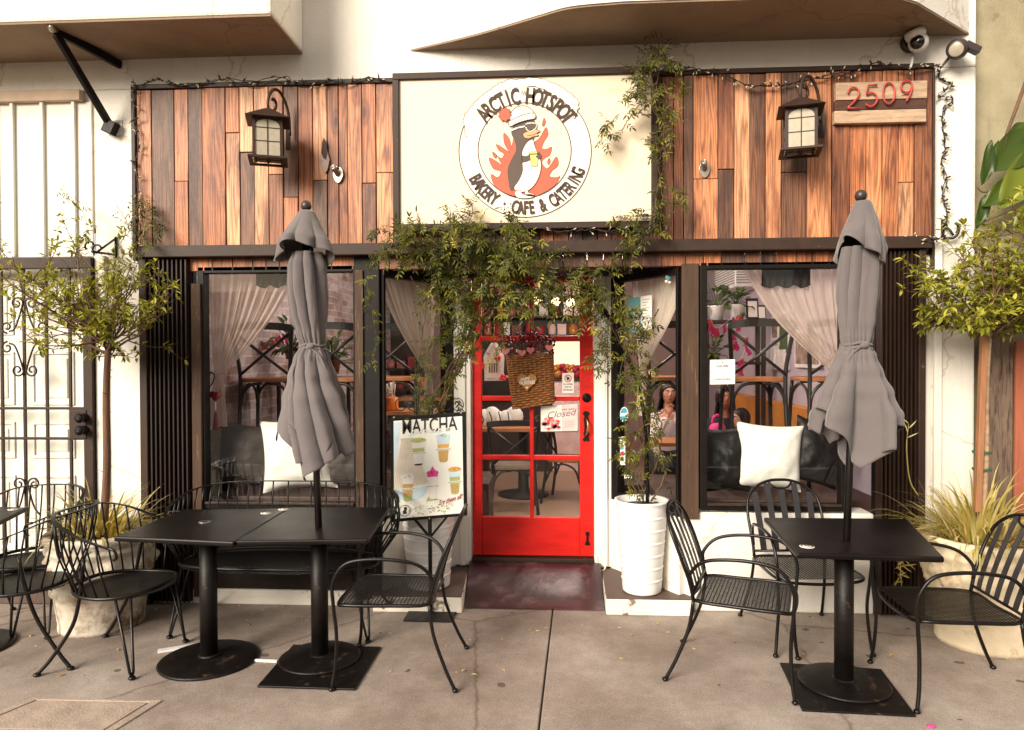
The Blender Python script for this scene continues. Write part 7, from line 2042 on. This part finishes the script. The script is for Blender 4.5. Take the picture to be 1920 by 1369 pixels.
# right wall: air conditioner, pictures, bench back
a, b = PXW(1394, 500, IX1), PXW(1440, 545, IX1)
y0_, y1_ = sorted((PXW(1388, 520, IX1).y, PXW(1432, 520, IX1).y))
ac = thing('air_conditioner', 'white through wall air conditioner high on the lavender wall', 'air conditioner', (IX1 - .2, (y0_ + y1_) / 2, 2.1))
zc = Z(545, (y0_ + y1_) / 2, 1410)
m = MB(); m.box((IX1 - .30, y0_, zc), (IX1 - .002, y1_, zc + .36)); m.build('case', M_PLASTICW, ac, bevel=.01)
m = MB()
for k in range(11): m.box((IX1 - .29, y0_ - .008, zc + .04 + .028 * k), (IX1 - .02, y0_ - .001, zc + .052 + .028 * k)); m.box((IX1 - .308, y0_ + .03, zc + .04 + .028 * k), (IX1 - .301, y1_ - .03, zc + .052 + .028 * k))
m.build('louvres', M_INKGREY, ac)
for i, (x0, y0, x1, y1, lb, pm) in enumerate(((1452, 590, 1465, 640, 'small dark framed print beside the white frame on the lavender wall', M_PHOTO), (1466, 582, 1485, 662, 'tall white framed print of green stems on the lavender wall', M_HOUSELEAF), (1496, 618, 1545, 690, 'wide framed print of purple reeds behind the right umbrella', M_PHOTO), (1450, 648, 1482, 694, 'blank white framed print low on the lavender wall', M_FRAMEW))):
    p0, p1 = PXW(x0, (y0 + y1) / 2, IX1), PXW(x1, (y0 + y1) / 2, IX1)
    ya, yb_ = sorted((p0.y, p1.y)); ym = (ya + yb_) / 2; xm = (x0 + x1) / 2
    z1_, z0_ = PXW(xm, y0, IX1).z, PXW(xm, y1, IX1).z
    t = thing('framed_print', lb, 'picture', (IX1 - .02, ym, z0_), 'framed prints on the lavender wall')
    m = MB(); m.box((IX1 - .03, ya, z0_), (IX1 - .002, yb_, z1_)); m.build('frame', M_FRAMEW, t, bevel=.003)
    k = .035; m = MB(); m.box((IX1 - .034, ya + k, z0_ + k), (IX1 - .0305, yb_ - k, z1_ - k)); m.build('print', pm, t)
bq2 = thing('banquette', 'orange oak backed wall bench behind the stools in the right window', 'bench', (IX1 - .2, 2.6, .17))
m = MB(); m.box((IX1 - .10, 1.3, .17), (IX1 - .004, 4.2, 1.24)); m.build('back', M_OAK, bq2, bevel=.006)
m = MB(); m.box((IX1 - .52, 1.3, .17), (IX1 - .101, 4.2, .60)); m.build('seat', M_OAK, bq2, bevel=.006)
# plant shelf
sy = 2.5
ps = thing('plant_shelf', 'dark shelf unit with plants behind the stool in the right window', 'shelf', (X(1380, sy), sy, .17))
x0, x1 = X(1322, sy), X(1436, sy); zs_ = Z(600, sy, 1380)
m = MB()
for zz in (zs_, zs_ - .42, .9): m.box((x0, sy - .02, zz - .03), (x1, sy + .26, zz))
m.build('board', M_CASE, ps, bevel=.003)
m = MB()
for xx in (x0, x1 - .04): m.box((xx, sy, .17), (xx + .04, sy + .04, zs_ - .031)); m.box((xx, sy + .2, .17), (xx + .04, sy + .24, zs_ - .031))
m.build('upright', M_CASE, ps)
def houseplant(label, c, rp, hp, n, spread, ln, seed, wd=.35, pm=None):
    r = random.Random(seed); t = thing('potted_plant', label, 'plant', c, 'house plants indoors')
    if hp: m = MB(); m.lathe([(rp * .75, 0), (rp, hp * .95), (rp * 1.04, hp), (rp * .9, hp), (rp * .8, hp * .9), (0.001, hp * .88)], c, 18); m.build('pot', pm or M_PLASTICW, t)
    m = MB(); s_ = MB()
    for i in range(n):
        a = r.uniform(0, 6.3); e = r.uniform(-.2, 1.3); d = V(math.cos(a) * math.cos(e), math.sin(a) * math.cos(e), math.sin(e)); q = c + V(0, 0, hp) + d * spread * r.uniform(.3, 1)
        s_.tube([c + V(0, 0, hp * .8), q], .003, 4); m.ct = r.random(); l = ln * r.uniform(.6, 1.1); m.leaf(q, (d + V(0, 0, -.3)).normalized(), V(0, -.5, 1).normalized(), l, l * wd * 1.6, .3)
    s_.build('stem', M_HOUSELEAF, t); m.build('foliage', M_HOUSELEAF, t)
houseplant('white potted broad leaf plant on the dark shelf, nearest the window post', V(X(1347, sy), sy + .1, zs_), .085, .15, 26, .22, .14, 1)
houseplant('white potted bushy plant on the dark shelf beside the stand', V(X(1386, sy), sy + .1, zs_), .085, .16, 40, .16, .09, 2)
houseplant('leafy plant in a brown pot on the lower shelf in the right window', V(X(1342, sy), sy + .1, zs_ - .42), .07, .09, 30, .16, .08, 3, pm=M_JAR[3])
for px, dz, w2, h2, lb in ((1415, 0, .12, .22, 'small dark framed menu leaning on the plant shelf'), (1432, 0, .09, .15, 'pale card stand at the end of the plant shelf')):
    x_ = X(px, sy); t = thing('card_stand', lb, 'frame', (x_, sy + .08, zs_), 'card stands on the plant shelf')
    m = MB(); m.obox((x_, sy + .09, zs_ + h2 / 2 + .003), (w2, .02, h2), Matrix.Rotation(-.15, 3, 'X')); m.build('frame', M_CASE, t)
    m = MB(); m.obox((x_, sy + .077, zs_ + h2 / 2 + .003), (w2 * .75, .004, h2 * .75), Matrix.Rotation(-.15, 3, 'X')); cd_ = m.build('card', M_PAPER, t)
houseplant('trailing ivy plant hanging in the left window behind the stool', V(X(548, 1.35), 1.35, Z(672, 1.35)), .07, .10, 60, .24, .09, 5, pm=M_JAR[3])
houseplant('leafy trailing plant behind the grey umbrella in the left window', V(X(622, 1.4), 1.4, Z(700, 1.4)), .08, .12, 70, .26, .09, 6, pm=M_JAR[3])
m = MB(); x0, x1 = X(520, 1.4), X(668, 1.4); zz = Z(706, 1.4)
t = thing('plant_stand', 'dark ledge table carrying the plants behind the left window', 'table', ((x0 + x1) / 2, 1.4, .17))
m.box((x0, 1.28, zz - .03), (x1, 1.56, zz)); m.build('tabletop', M_CASE, t)
m = MB()
for xx in (x0 + .03, x1 - .06): m.box((xx, 1.3, .17), (xx + .03, 1.33, zz - .031)); m.box((xx, 1.5, .17), (xx + .03, 1.53, zz - .031))
m.build('frame', M_CASE, t)

# counter, lit display case and stocked shelves at the back
cty = 4.6
ct = thing('counter', 'dark service counter with a pale pink end panel at the back of the cafe', 'counter', (X(990, cty), cty, .17))
m = MB(); m.box((X(740, cty), cty, .17), (X(1035, cty), cty + .6, 1.10)); m.build('body', M_CASE, ct, bevel=.005)
m = MB(); m.box((X(740, cty), cty - .03, 1.101), (X(1035, cty), cty + .62, 1.14)); m.build('countertop', M_TABLEOAK, ct, bevel=.005)
m = MB(); m.box((X(1035, cty) + .004, cty + .02, .17), (X(1130, cty), cty + .6, 1.36)); m.build('end_panel', M_PALEPINK, ct, bevel=.005)
dc = thing('display_case', 'lit bakery display case glowing warm behind the door glass', 'display case', (X(1065, cty), cty, 1.37))
x0, x1 = X(1036, cty), X(1128, cty); z0, z1 = 1.365, 1.92
m = MB(); m.box((x0, cty + .50, z0), (x1, cty + .55, z1)); m.build('back_light', M_CASEGLOW, dc)
m = MB(); m.box((x0, cty, z0), (x1, cty + .499, z0 + .03)); m.box((x0, cty, z1 - .03), (x1, cty + .499, z1)); m.build('frame', M_CASE, dc)
r = random.Random(21)
for k in range(7):
    px = 1045 + 12 * k; m = MB(); c = P(px, 700, cty + .2); c.z = z0 + .031
    m.lathe([(.05, 0), (.06, .08), (.045, .10), (.0, .11)], c, 12)
    for i in range(7): m.ball(c + V(r.uniform(-.05, .05), r.uniform(-.05, .05), r.uniform(.1, .17)), .035, 7, 5)
    tag(m.build('pastry', [M_JAR[0], M_INKRED][k % 2]), 'pastry basket standing in the lit display case', 'pastry', 'pastries in the display case')
for nm, x0p, x1p, yb_, rows_, lb in (('back_shelf', 880, 1120, 5.75, (628, 592, 556), 'dark wall shelves stocked with jars behind the counter'), ('back_shelf', 715, 800, 5.75, (764, 730, 690), 'warm shelves of packages seen through the left side window')):
    t = thing(nm, lb, 'shelf', (X((x0p + x1p) / 2, yb_), yb_, 1.2)); m = MB()
    zr_ = [Z(p, yb_, 985) for p in rows_]
    for zz in zr_: m.box((X(x0p, yb_), yb_, zz - .03), (X(x1p, yb_), yb_ + .3, zz))
    m.build('board', M_CASE, t, bevel=.003)
    m = MB(); m.box((X(x0p, yb_), yb_ + .301, .2), (X(x1p, yb_), yb_ + .33, 2.7)); m.build('back', M_CASE, t)
    gname = 'jars on the back shelves' if x0p > 800 else 'packages on the side shelves'
    for zz in zr_:
        x = X(x0p, yb_) + .05
        while x < X(x1p, yb_) - .06:
            w_ = r.uniform(.05, .085); hh_ = r.uniform(.10, .22); j = MB(); c = V(x + w_, yb_ + .12, zz + .001)
            if r.random() < .6: j.lathe([(w_ * .9, 0), (w_, .02), (w_, hh_ * .75), (w_ * .7, hh_ * .85), (w_ * .75, hh_)], c, 12)
            else: j.box((c.x - w_ * .9, c.y - .06, c.z), (c.x + w_ * .9, c.y + .06, c.z + hh_)); 
            tag(j.build('jar' if x0p > 800 else 'package', r.choice(M_JAR + [M_PALEPINK, M_INKRED, M_PAPER])), 'jar or packet standing on the dark shelves behind the counter' if x0p > 800 else 'packet standing on the warm shelves left of the door', 'jar' if x0p > 800 else 'package', gname)
            x += w_ * 2 + r.uniform(.01, .05)
# gift bag and cow print cloth on the counter
gb = thing('cookie_bag', 'clear gift bag of cookies with white tag and red bows inside the door', 'gift bag', V(X(926, 1.2), 1.2, Z(712, 1.2)))
c = P(926, 685, 1.2)
m = MB(); m.grid(lambda u, v: c + V(.10 * math.cos(2 * PI * u) * (1 - .75 * max(0, v - .65) / .35) * (.8 + .2 * math.sin(5 * u * 2 * PI) * v), .05 * math.sin(2 * PI * u), -.13 + .32 * v), 30, 14, True); m.build('wrap', M_CELLO, gb)
m = MB(); q = [(-.055, -.10), (.055, -.11), (.06, .02), (.03, .06), (-.02, .07), (-.055, .03)]; m.prism([(c.x + x, c.z + z) for x, z in q], c.y - .07, c.y - .064); m.build('tag', M_PAPER, gb)
m = MB(); [m.bar(c + V(-.03 + .02 * k, -.072, -.06), c + V(-.03 + .02 * k, -.072, .02), .003, .008) for k in range(4)]; m.build('stripes', M_INK, gb)
for dx, dz in ((-.09, .0), (.085, -.10), (.03, .05)):
    m = MB(); [m.ball(c + V(dx + r.uniform(-.025, .025), -.06, dz + r.uniform(-.02, .02)), .016, 7, 5) for _ in range(6)]; m.build('bow', M_CORAL, gb)
m = MB(); m.tube([c + V(0, 0, .15), c + V(0, .05, .4)], .003, 4); m.build('string', M_STAKE, gb)
m = MB(); c = P(936, 772, 2.9); c.z = .942
for i in range(5): m.ball(c + V(-.16 + .08 * i, r.uniform(-.03, .03), .07 + .03 * math.sin(i * 2)), .10, 12, 8, (1, .8, 1.1))
cl = m.build('cloth_bundle', M_PILLOWW); tag(cl, 'white bundle with dark strokes lying on the dining table inside the door', 'cloth')
m = MB(); [m.tube(spline([c + V(-.2 + .1 * i, -.10, .16), c + V(-.16 + .09 * i, -.12, .08), c + V(-.18 + .1 * i, -.1, .02)], 4), .007, 5) for i in range(4)]; m.build('strokes', M_INK, cl)
# straws cup and orange jar in the left side window
oj = thing('straw_jar', 'orange jar with a bundle of pale straws in the left side window', 'jar', P(730, 770, 1.4)); c = P(732, 770, 1.4)
m = MB(); m.lathe([(.06, 0), (.07, .02), (.07, .11), (.06, .12)], c, 18); m.build('jar', M_ORANGE, oj)
m = MB(); [m.tube([c + V(.03 * math.cos(k), .03 * math.sin(k), .1), c + V(.05 * math.cos(k * 1.7), .05 * math.sin(k), .26)], .004, 5) for k in range(14)]; m.build('straws', M_PAPER, oj)
stj = thing('side_table', 'dark table carrying the straw jar inside the left side window', 'table', (c.x, 1.5, .17))
m = MB(); m.box((c.x - .14, 1.28, c.z - .031), (c.x + .38, 1.75, c.z - .001)); m.build('tabletop', M_TABLEOAK, stj)
m = MB(); m.lathe([(.18, 0), (.18, .02), (.03, .04), (.03, c.z - .17 - .032)], (c.x + .12, 1.52, .17), 14); m.build('pedestal', M_CASE, stj)
# lit pendants
pend = []
for px, py, y, lb in ((1008, 563, 3.9, 'lit globe pendant lamp leftmost of the three in the upper door panes'), (1042, 566, 4.0, 'lit globe pendant lamp in the middle of three in the upper door panes'), (1070, 568, 4.0, 'lit globe pendant lamp rightmost of the three in the upper door panes')):
    c = P(px, py, y); t = thing('pendant_lamp', lb, 'lamp', c, 'lit pendant lamps')
    m = MB(); m.ball(c, .055, 14, 10); m.build('globe', M_LAMPGLOW, t)
    m = MB(); m.tube([c + V(0, 0, .05), V(c.x, c.y, IZ1)], .005, 6); m.lathe([(.02, .05), (.025, .07), (.012, .10)], c, 12); m.build('cord', M_CORD, t)
for i, (x, y, e) in enumerate(((.1, 3.6, 22), (-1.6, 1.6, 6), (1.25, 1.6, 7), (0.2, 1.5, 30))):  # unseen fill lamps, added to brighten the room and the curtains
    c = V(x, y, 2.55)
    t = thing('added_fill_lamp', ('added fill lamp below the ceiling in the middle of the cafe', 'added fill lamp out of view above the left window', 'added fill lamp out of view above the right window', 'added fill lamp out of view just inside the door')[i], 'lamp', c, 'added fill lamps in the cafe')
    m = MB(); m.ball(c + V(0, 0, .12), .07, 14, 10); m.build('globe', M_LAMPGLOW, t)
    m = MB(); m.lathe([(.08, .20), (.08, .30)], c, 16); m.build('fitting', M_CASE, t)
    ld_ = bpy.data.lights.new('added_fill_light', 'POINT'); ld_.energy = e; ld_.color = (1.0, .90, .82); ld_.shadow_soft_size = .09
    lo = bpy.data.objects.new('added_fill_light', ld_); col.objects.link(lo); lo.parent = t; lo.location = (0, 0, -.03)

# ------------------------------------------------------------------ people inside
def remesh(mb_or_me, voxel, mats, name, parent):
    o = bpy.data.objects.new('tmp', mb_or_me); col.objects.link(o)
    rm = o.modifiers.new('r', 'REMESH'); rm.mode = 'VOXEL'; rm.voxel_size = voxel
    sm = o.modifiers.new('s', 'SMOOTH'); sm.iterations = 2; sm.factor = .4
    dg = bpy.context.evaluated_depsgraph_get(); me = bpy.data.meshes.new_from_object(o.evaluated_get(dg)); bpy.data.objects.remove(o)
    me.materials.clear(); me.materials.append(mats)
    me.polygons.foreach_set('use_smooth', [True] * len(me.polygons))
    n = bpy.data.objects.new(name, me); col.objects.link(n)
    if parent is not None: n.parent = parent
    WLOC[n.name] = V(0, 0, 0)
    return n
def skin_mesh(verts, edges, levels=1):
    me = bpy.data.meshes.new('sk'); me.from_pydata([v[0] for v in verts], edges, []); o = bpy.data.objects.new('sk', me); col.objects.link(o)
    o.modifiers.new('k', 'SKIN')
    for i, v in enumerate(verts): me.skin_vertices[0].data[i].radius = (v[1], v[2] if len(v) > 2 else v[1]); me.skin_vertices[0].data[i].use_root = (i == 0)
    ss = o.modifiers.new('s', 'SUBSURF'); ss.levels = levels; ss.render_levels = levels
    dg = bpy.context.evaluated_depsgraph_get(); res = bpy.data.meshes.new_from_object(o.evaluated_get(dg)); bpy.data.objects.remove(o)
    return res
def person(label, loc, rz, skin, shirt, s, head_turn, arms, hair_len, seed):
    """seated figure facing -Y; arms = [(elbow, wrist) left, right] in local metres."""
    vs = []; es = []
    def ad(p, r1, r2=None, frm=None):
        vs.append((V(*p), r1, r2 if r2 else r1)); 
        if frm is not None: es.append((frm, len(vs) - 1))
        return len(vs) - 1
    pel = ad((0, .02, .54), .15, .12); sp_ = ad((0, .02, .72), .125, .10, pel); ch = ad((0, .0, .90), .145, .105, sp_); nb_ = ad((0, .01, 1.04), .08, .07, ch); nk = ad((0, -.005, 1.11), .05, .052, nb_); hd = ad((0, -.015, 1.19), .055, .06, nk)
    for sd_ in (-1, 1):
        hp2 = ad((sd_ * .10, -.06, .54), .085, .08, pel); kn = ad((sd_ * .12, -.42, .53), .062, .062, hp2); cf = ad((sd_ * .12, -.43, .32), .052, .05, kn); an = ad((sd_ * .12, -.42, .09), .036, .036, cf); ad((sd_ * .125, -.55, .045), .036, .028, an)
    for sd_, (el, wr, fd) in zip((-1, 1), arms):
        sh = ad((sd_ * .165, .0, 1.01), .055, .05, ch); e_ = ad(el, .04, .04, sh); fo_ = ad(tuple(V(*el).lerp(V(*wr), .5)), .036, .034, e_); w_ = ad(wr, .025, .022, fo_)
        f = V(*fd).normalized(); pm = ad(tuple(V(*wr) + f * .05), .034, .018, w_)
        acr = f.cross(V(0, 0, 1)) if abs(f.z) < .8 else f.cross(V(0, 1, 0)); acr.normalize()
        curl_ = f.cross(acr).normalized()
        for k, (of, ln) in enumerate(((-.027, .060), (-.009, .072), (.009, .068), (.027, .052))):
            a_ = V(*wr) + f * .075 + acr * of; i1 = ad(tuple(a_), .0095, .0095, pm); i2 = ad(tuple(a_ + f * ln * .5 + curl_ * .008), .0088, .0088, i1); ad(tuple(a_ + f * ln * .8 + curl_ * .03), .0078, .0078, i2)
        t1 = ad(tuple(V(*wr) + f * .03 + acr * .035), .011, .011, pm); ad(tuple(V(*wr) + f * .07 + acr * .05 + curl_ * .012), .009, .009, t1)
    body = skin_mesh(vs, es)
    bm = bmesh.new(); bm.from_mesh(body); bpy.data.meshes.remove(body)
    hc = V(0, -.03, 1.245); HR = Matrix.Rotation(head_turn, 3, 'Z')
    hv = MB(); n1, n2 = 40, 28
    def hfn(u, v):
        th = 2 * PI * u; ph = PI * v; d = V(math.sin(ph) * math.sin(th), -math.sin(ph) * math.cos(th), -math.cos(ph))
        w_ = .073 - .016 * max(0, -d.z) ** 1.2 ; p = V(d.x * w_, d.y * .092, d.z * .112)
        if d.y < 0:
            def g_(x, z, s1, s2): return math.exp(-((p.x - x) / s1) ** 2 - ((p.z - z) / s2) ** 2)
            p.y -= .020 * g_(0, -.012, .010, .020) + .010 * g_(0, .006, .007, .022) + .008 * g_(0, -.088, .024, .018) + .006 * g_(0, -.050, .022, .012)
            p.y += .009 * (g_(.030, .014, .014, .010) + g_(-.030, .014, .014, .010))
            p.y -= .004 * g_(0, .036, .05, .012)
        for sx in (-1, 1):
            e = (d - V(sx * .98, .15, 0)).length
            if e < .24: p.x += sx * .014 * (1 - e / .24)
        return hc + HR @ p
    hv.grid(hfn, n1, n2, True)
    vv = [bm.verts.new(p) for p in hv.v]
    for f in hv.f:
        try: bm.faces.new([vv[i] for i in f])
        except ValueError: pass
    bmesh.ops.remove_doubles(bm, verts=bm.verts, dist=.0004)
    me = bpy.data.meshes.new('body'); bm.to_mesh(me); bm.free()
    t = remesh(me, .0085, skin, 'person', None); t.location = loc; t.rotation_euler = (0, 0, rz); t.scale = (s, s, s); tag(t, label, 'person', 'customers seated inside')
    def lp(x, y, z): return hc + HR @ V(x, y, z)
    for nm, mt, fn in (('eye', M_EYEW, lambda m, sx: m.ball(lp(sx * .030, -.077, .014), .0102, 10, 8)), ('iris', M_LENS, lambda m, sx: m.ball(lp(sx * .030, -.0818, .013), .0066, 8, 6)), ('eyebrow', M_HAIR, lambda m, sx: m.tube([lp(sx * .014, -.093, .034), lp(sx * .032, -.091, .040), lp(sx * .048, -.080, .034)], .0035, 5))):
        for sx in (-1, 1): m = MB(); fn(m, sx); m.build(nm, mt, t, world=False)
    m = MB(); m.tube(spline([lp(-.022, -.086, -.052), lp(-.008, -.098, -.048), lp(.008, -.098, -.048), lp(.022, -.086, -.052)], 4), .0045, 6); m.build('mouth', M_LIP, t, world=False)
    # hair: a cap that leaves the face free, falling to hair_len
    m = MB(); 
    def hair(u, v):
        th = 2 * PI * u; front = max(0, math.cos(th))            # 1 at the face
        ph = lerp(0, lerp(2.2, .95, front ** .6), min(1, v * 1.4)); d = V(math.sin(ph) * math.sin(th), -math.sin(ph) * math.cos(th), math.cos(ph))
        p = V(d.x * .088, d.y * .104 + .008, d.z * .122 + .004)
        if v > .71 and front < .55:
            k = (v - .71) / .29; p = p + V(math.sin(th) * .035 * k, .02 * k, -hair_len * k)
        p += V(1, 1, 1) * .004 * math.sin(th * 19 + v * 5)
        return hc + HR @ p
    m.grid(hair, 60, 26, True); m.build('hair', M_HAIR, t, world=False, solid=.006)
    # shirt: the body surface of the trunk and sleeves, lifted off the skin
    bme = t.data; keep = set()
    wr_ = [V(*a_[1]) for a_ in arms]; fd_ = [V(*a_[2]).normalized() for a_ in arms]
    for v in bme.vertices:
        c_ = v.co
        if not (.50 < c_.z < 1.085) or (c_.z < .60 and c_.y < -.09): continue
        if c_.z > 1.05 and abs(c_.x) < .062 and c_.y < -.03: continue
        if any((c_ - w0).dot(f0) > -.02 and (c_ - w0).length < .14 for w0, f0 in zip(wr_, fd_)): continue
        keep.add(v.index)
    mp_ = {}; sv_ = []; sf_ = []
    for pl_ in bme.polygons:
        if all(q in keep for q in pl_.vertices):
            fc = []
            for q in pl_.vertices:
                if q not in mp_: mp_[q] = len(sv_); n_ = bme.vertices[q]; sv_.append(n_.co + n_.normal * (.010 + .004 * noise.noise(n_.co * 14)))
                fc.append(mp_[q])
            sf_.append(fc)
    m = MB(); m.smooth = True; m.add(sv_, sf_); m.build('shirt', shirt, t, world=False, solid=.004)
    sk2 = [(vs[0][0], .165, .135)]; e2 = []
    for k in range(2):
        b0 = 6 + k * 5
        for j in range(4): sk2.append((vs[b0 + j][0].copy(), vs[b0 + j][1] * 1.15, vs[b0 + j][2] * 1.15)); e2.append((0 if j == 0 else len(sk2) - 2, len(sk2) - 1))
    me = skin_mesh(sk2, e2); remesh(me, .014, M_TROUSERS, 'trousers', t)
    return t
hcz = 1.235
def seat_person(px, py, y, s): # floor height so that the head centre lands on the pixel
    p = P(px, py, y); return (p.x, p.y, p.z - 1.245 * s)
person('woman in a white floral blouse, hand at her chin, seen through the side window', seat_person(1252, 738, 2.3, .95), R(10), M_SKIN, M_SHIRTW, .95, R(-8), [((-.2, -.16, .78), (-.06, -.17, 1.03), (.35, .1, 1)), ((.22, -.12, .80), (.10, -.36, .80), (-1, -.3, 0))], .16, 1)
person('woman with long black hair in a dark floral shirt behind the black pillow', seat_person(1357, 746, 2.05, .95), R(12), M_SKIN2, M_SHIRTB, .95, R(-14), [((-.22, -.10, .78), (-.14, -.34, .80), (.2, -1, .0)), ((.23, -.10, .78), (.12, -.34, .80), (-.4, -1, 0))], .30, 2)
person('small girl in profile wearing a pale plaid top above the white pillow', seat_person(1392, 786, 1.75, .80), R(-66), M_SKIN, M_SHIRTP, .80, R(-6), [((-.2, -.12, .78), (-.12, -.34, .78), (.2, -1, 0)), ((.2, -.12, .78), (.12, -.34, .78), (-.2, -1, 0))], .10, 3)
pt = P(1345, 800, 1.6); tb = thing('pink_bag', 'hot pink bag with a round handle beside the woman in dark shirt', 'bag', V(pt.x, pt.y, pt.z - .1))
m = MB(); m.lathe([(.05, -.12), (.075, -.10), (.07, 0), (.05, .03), (0, .03)], pt, 18, fn=lambda th, r_, z, i: r_ * (1 - .3 * abs(math.sin(th)))); m.build('body', M_HOTPINK, tb)
m = MB(); m.tube([pt + V(.045 * math.cos(a), 0, .03 + .07 * math.sin(a)) for a in [PI * i / 14 for i in range(15)]], .012, 8); m.build('handle', M_HOTPINK, tb)
tb2 = thing('cafe_table', 'indoor table in front of the seated women behind the right window', 'table', (pt.x - .2, pt.y, .17))
zt_ = pt.z - .121
m = MB(); m.box((pt.x - .62, pt.y - .22, zt_ - .03), (pt.x + .12, pt.y + .22, zt_)); m.build('tabletop', M_TABLEOAK, tb2)
m = MB(); m.lathe([(.2, 0), (.2, .02), (.035, .05), (.035, zt_ - .17 - .031)], (pt.x - .25, pt.y, .17), 16); m.build('pedestal', M_CASE, tb2)
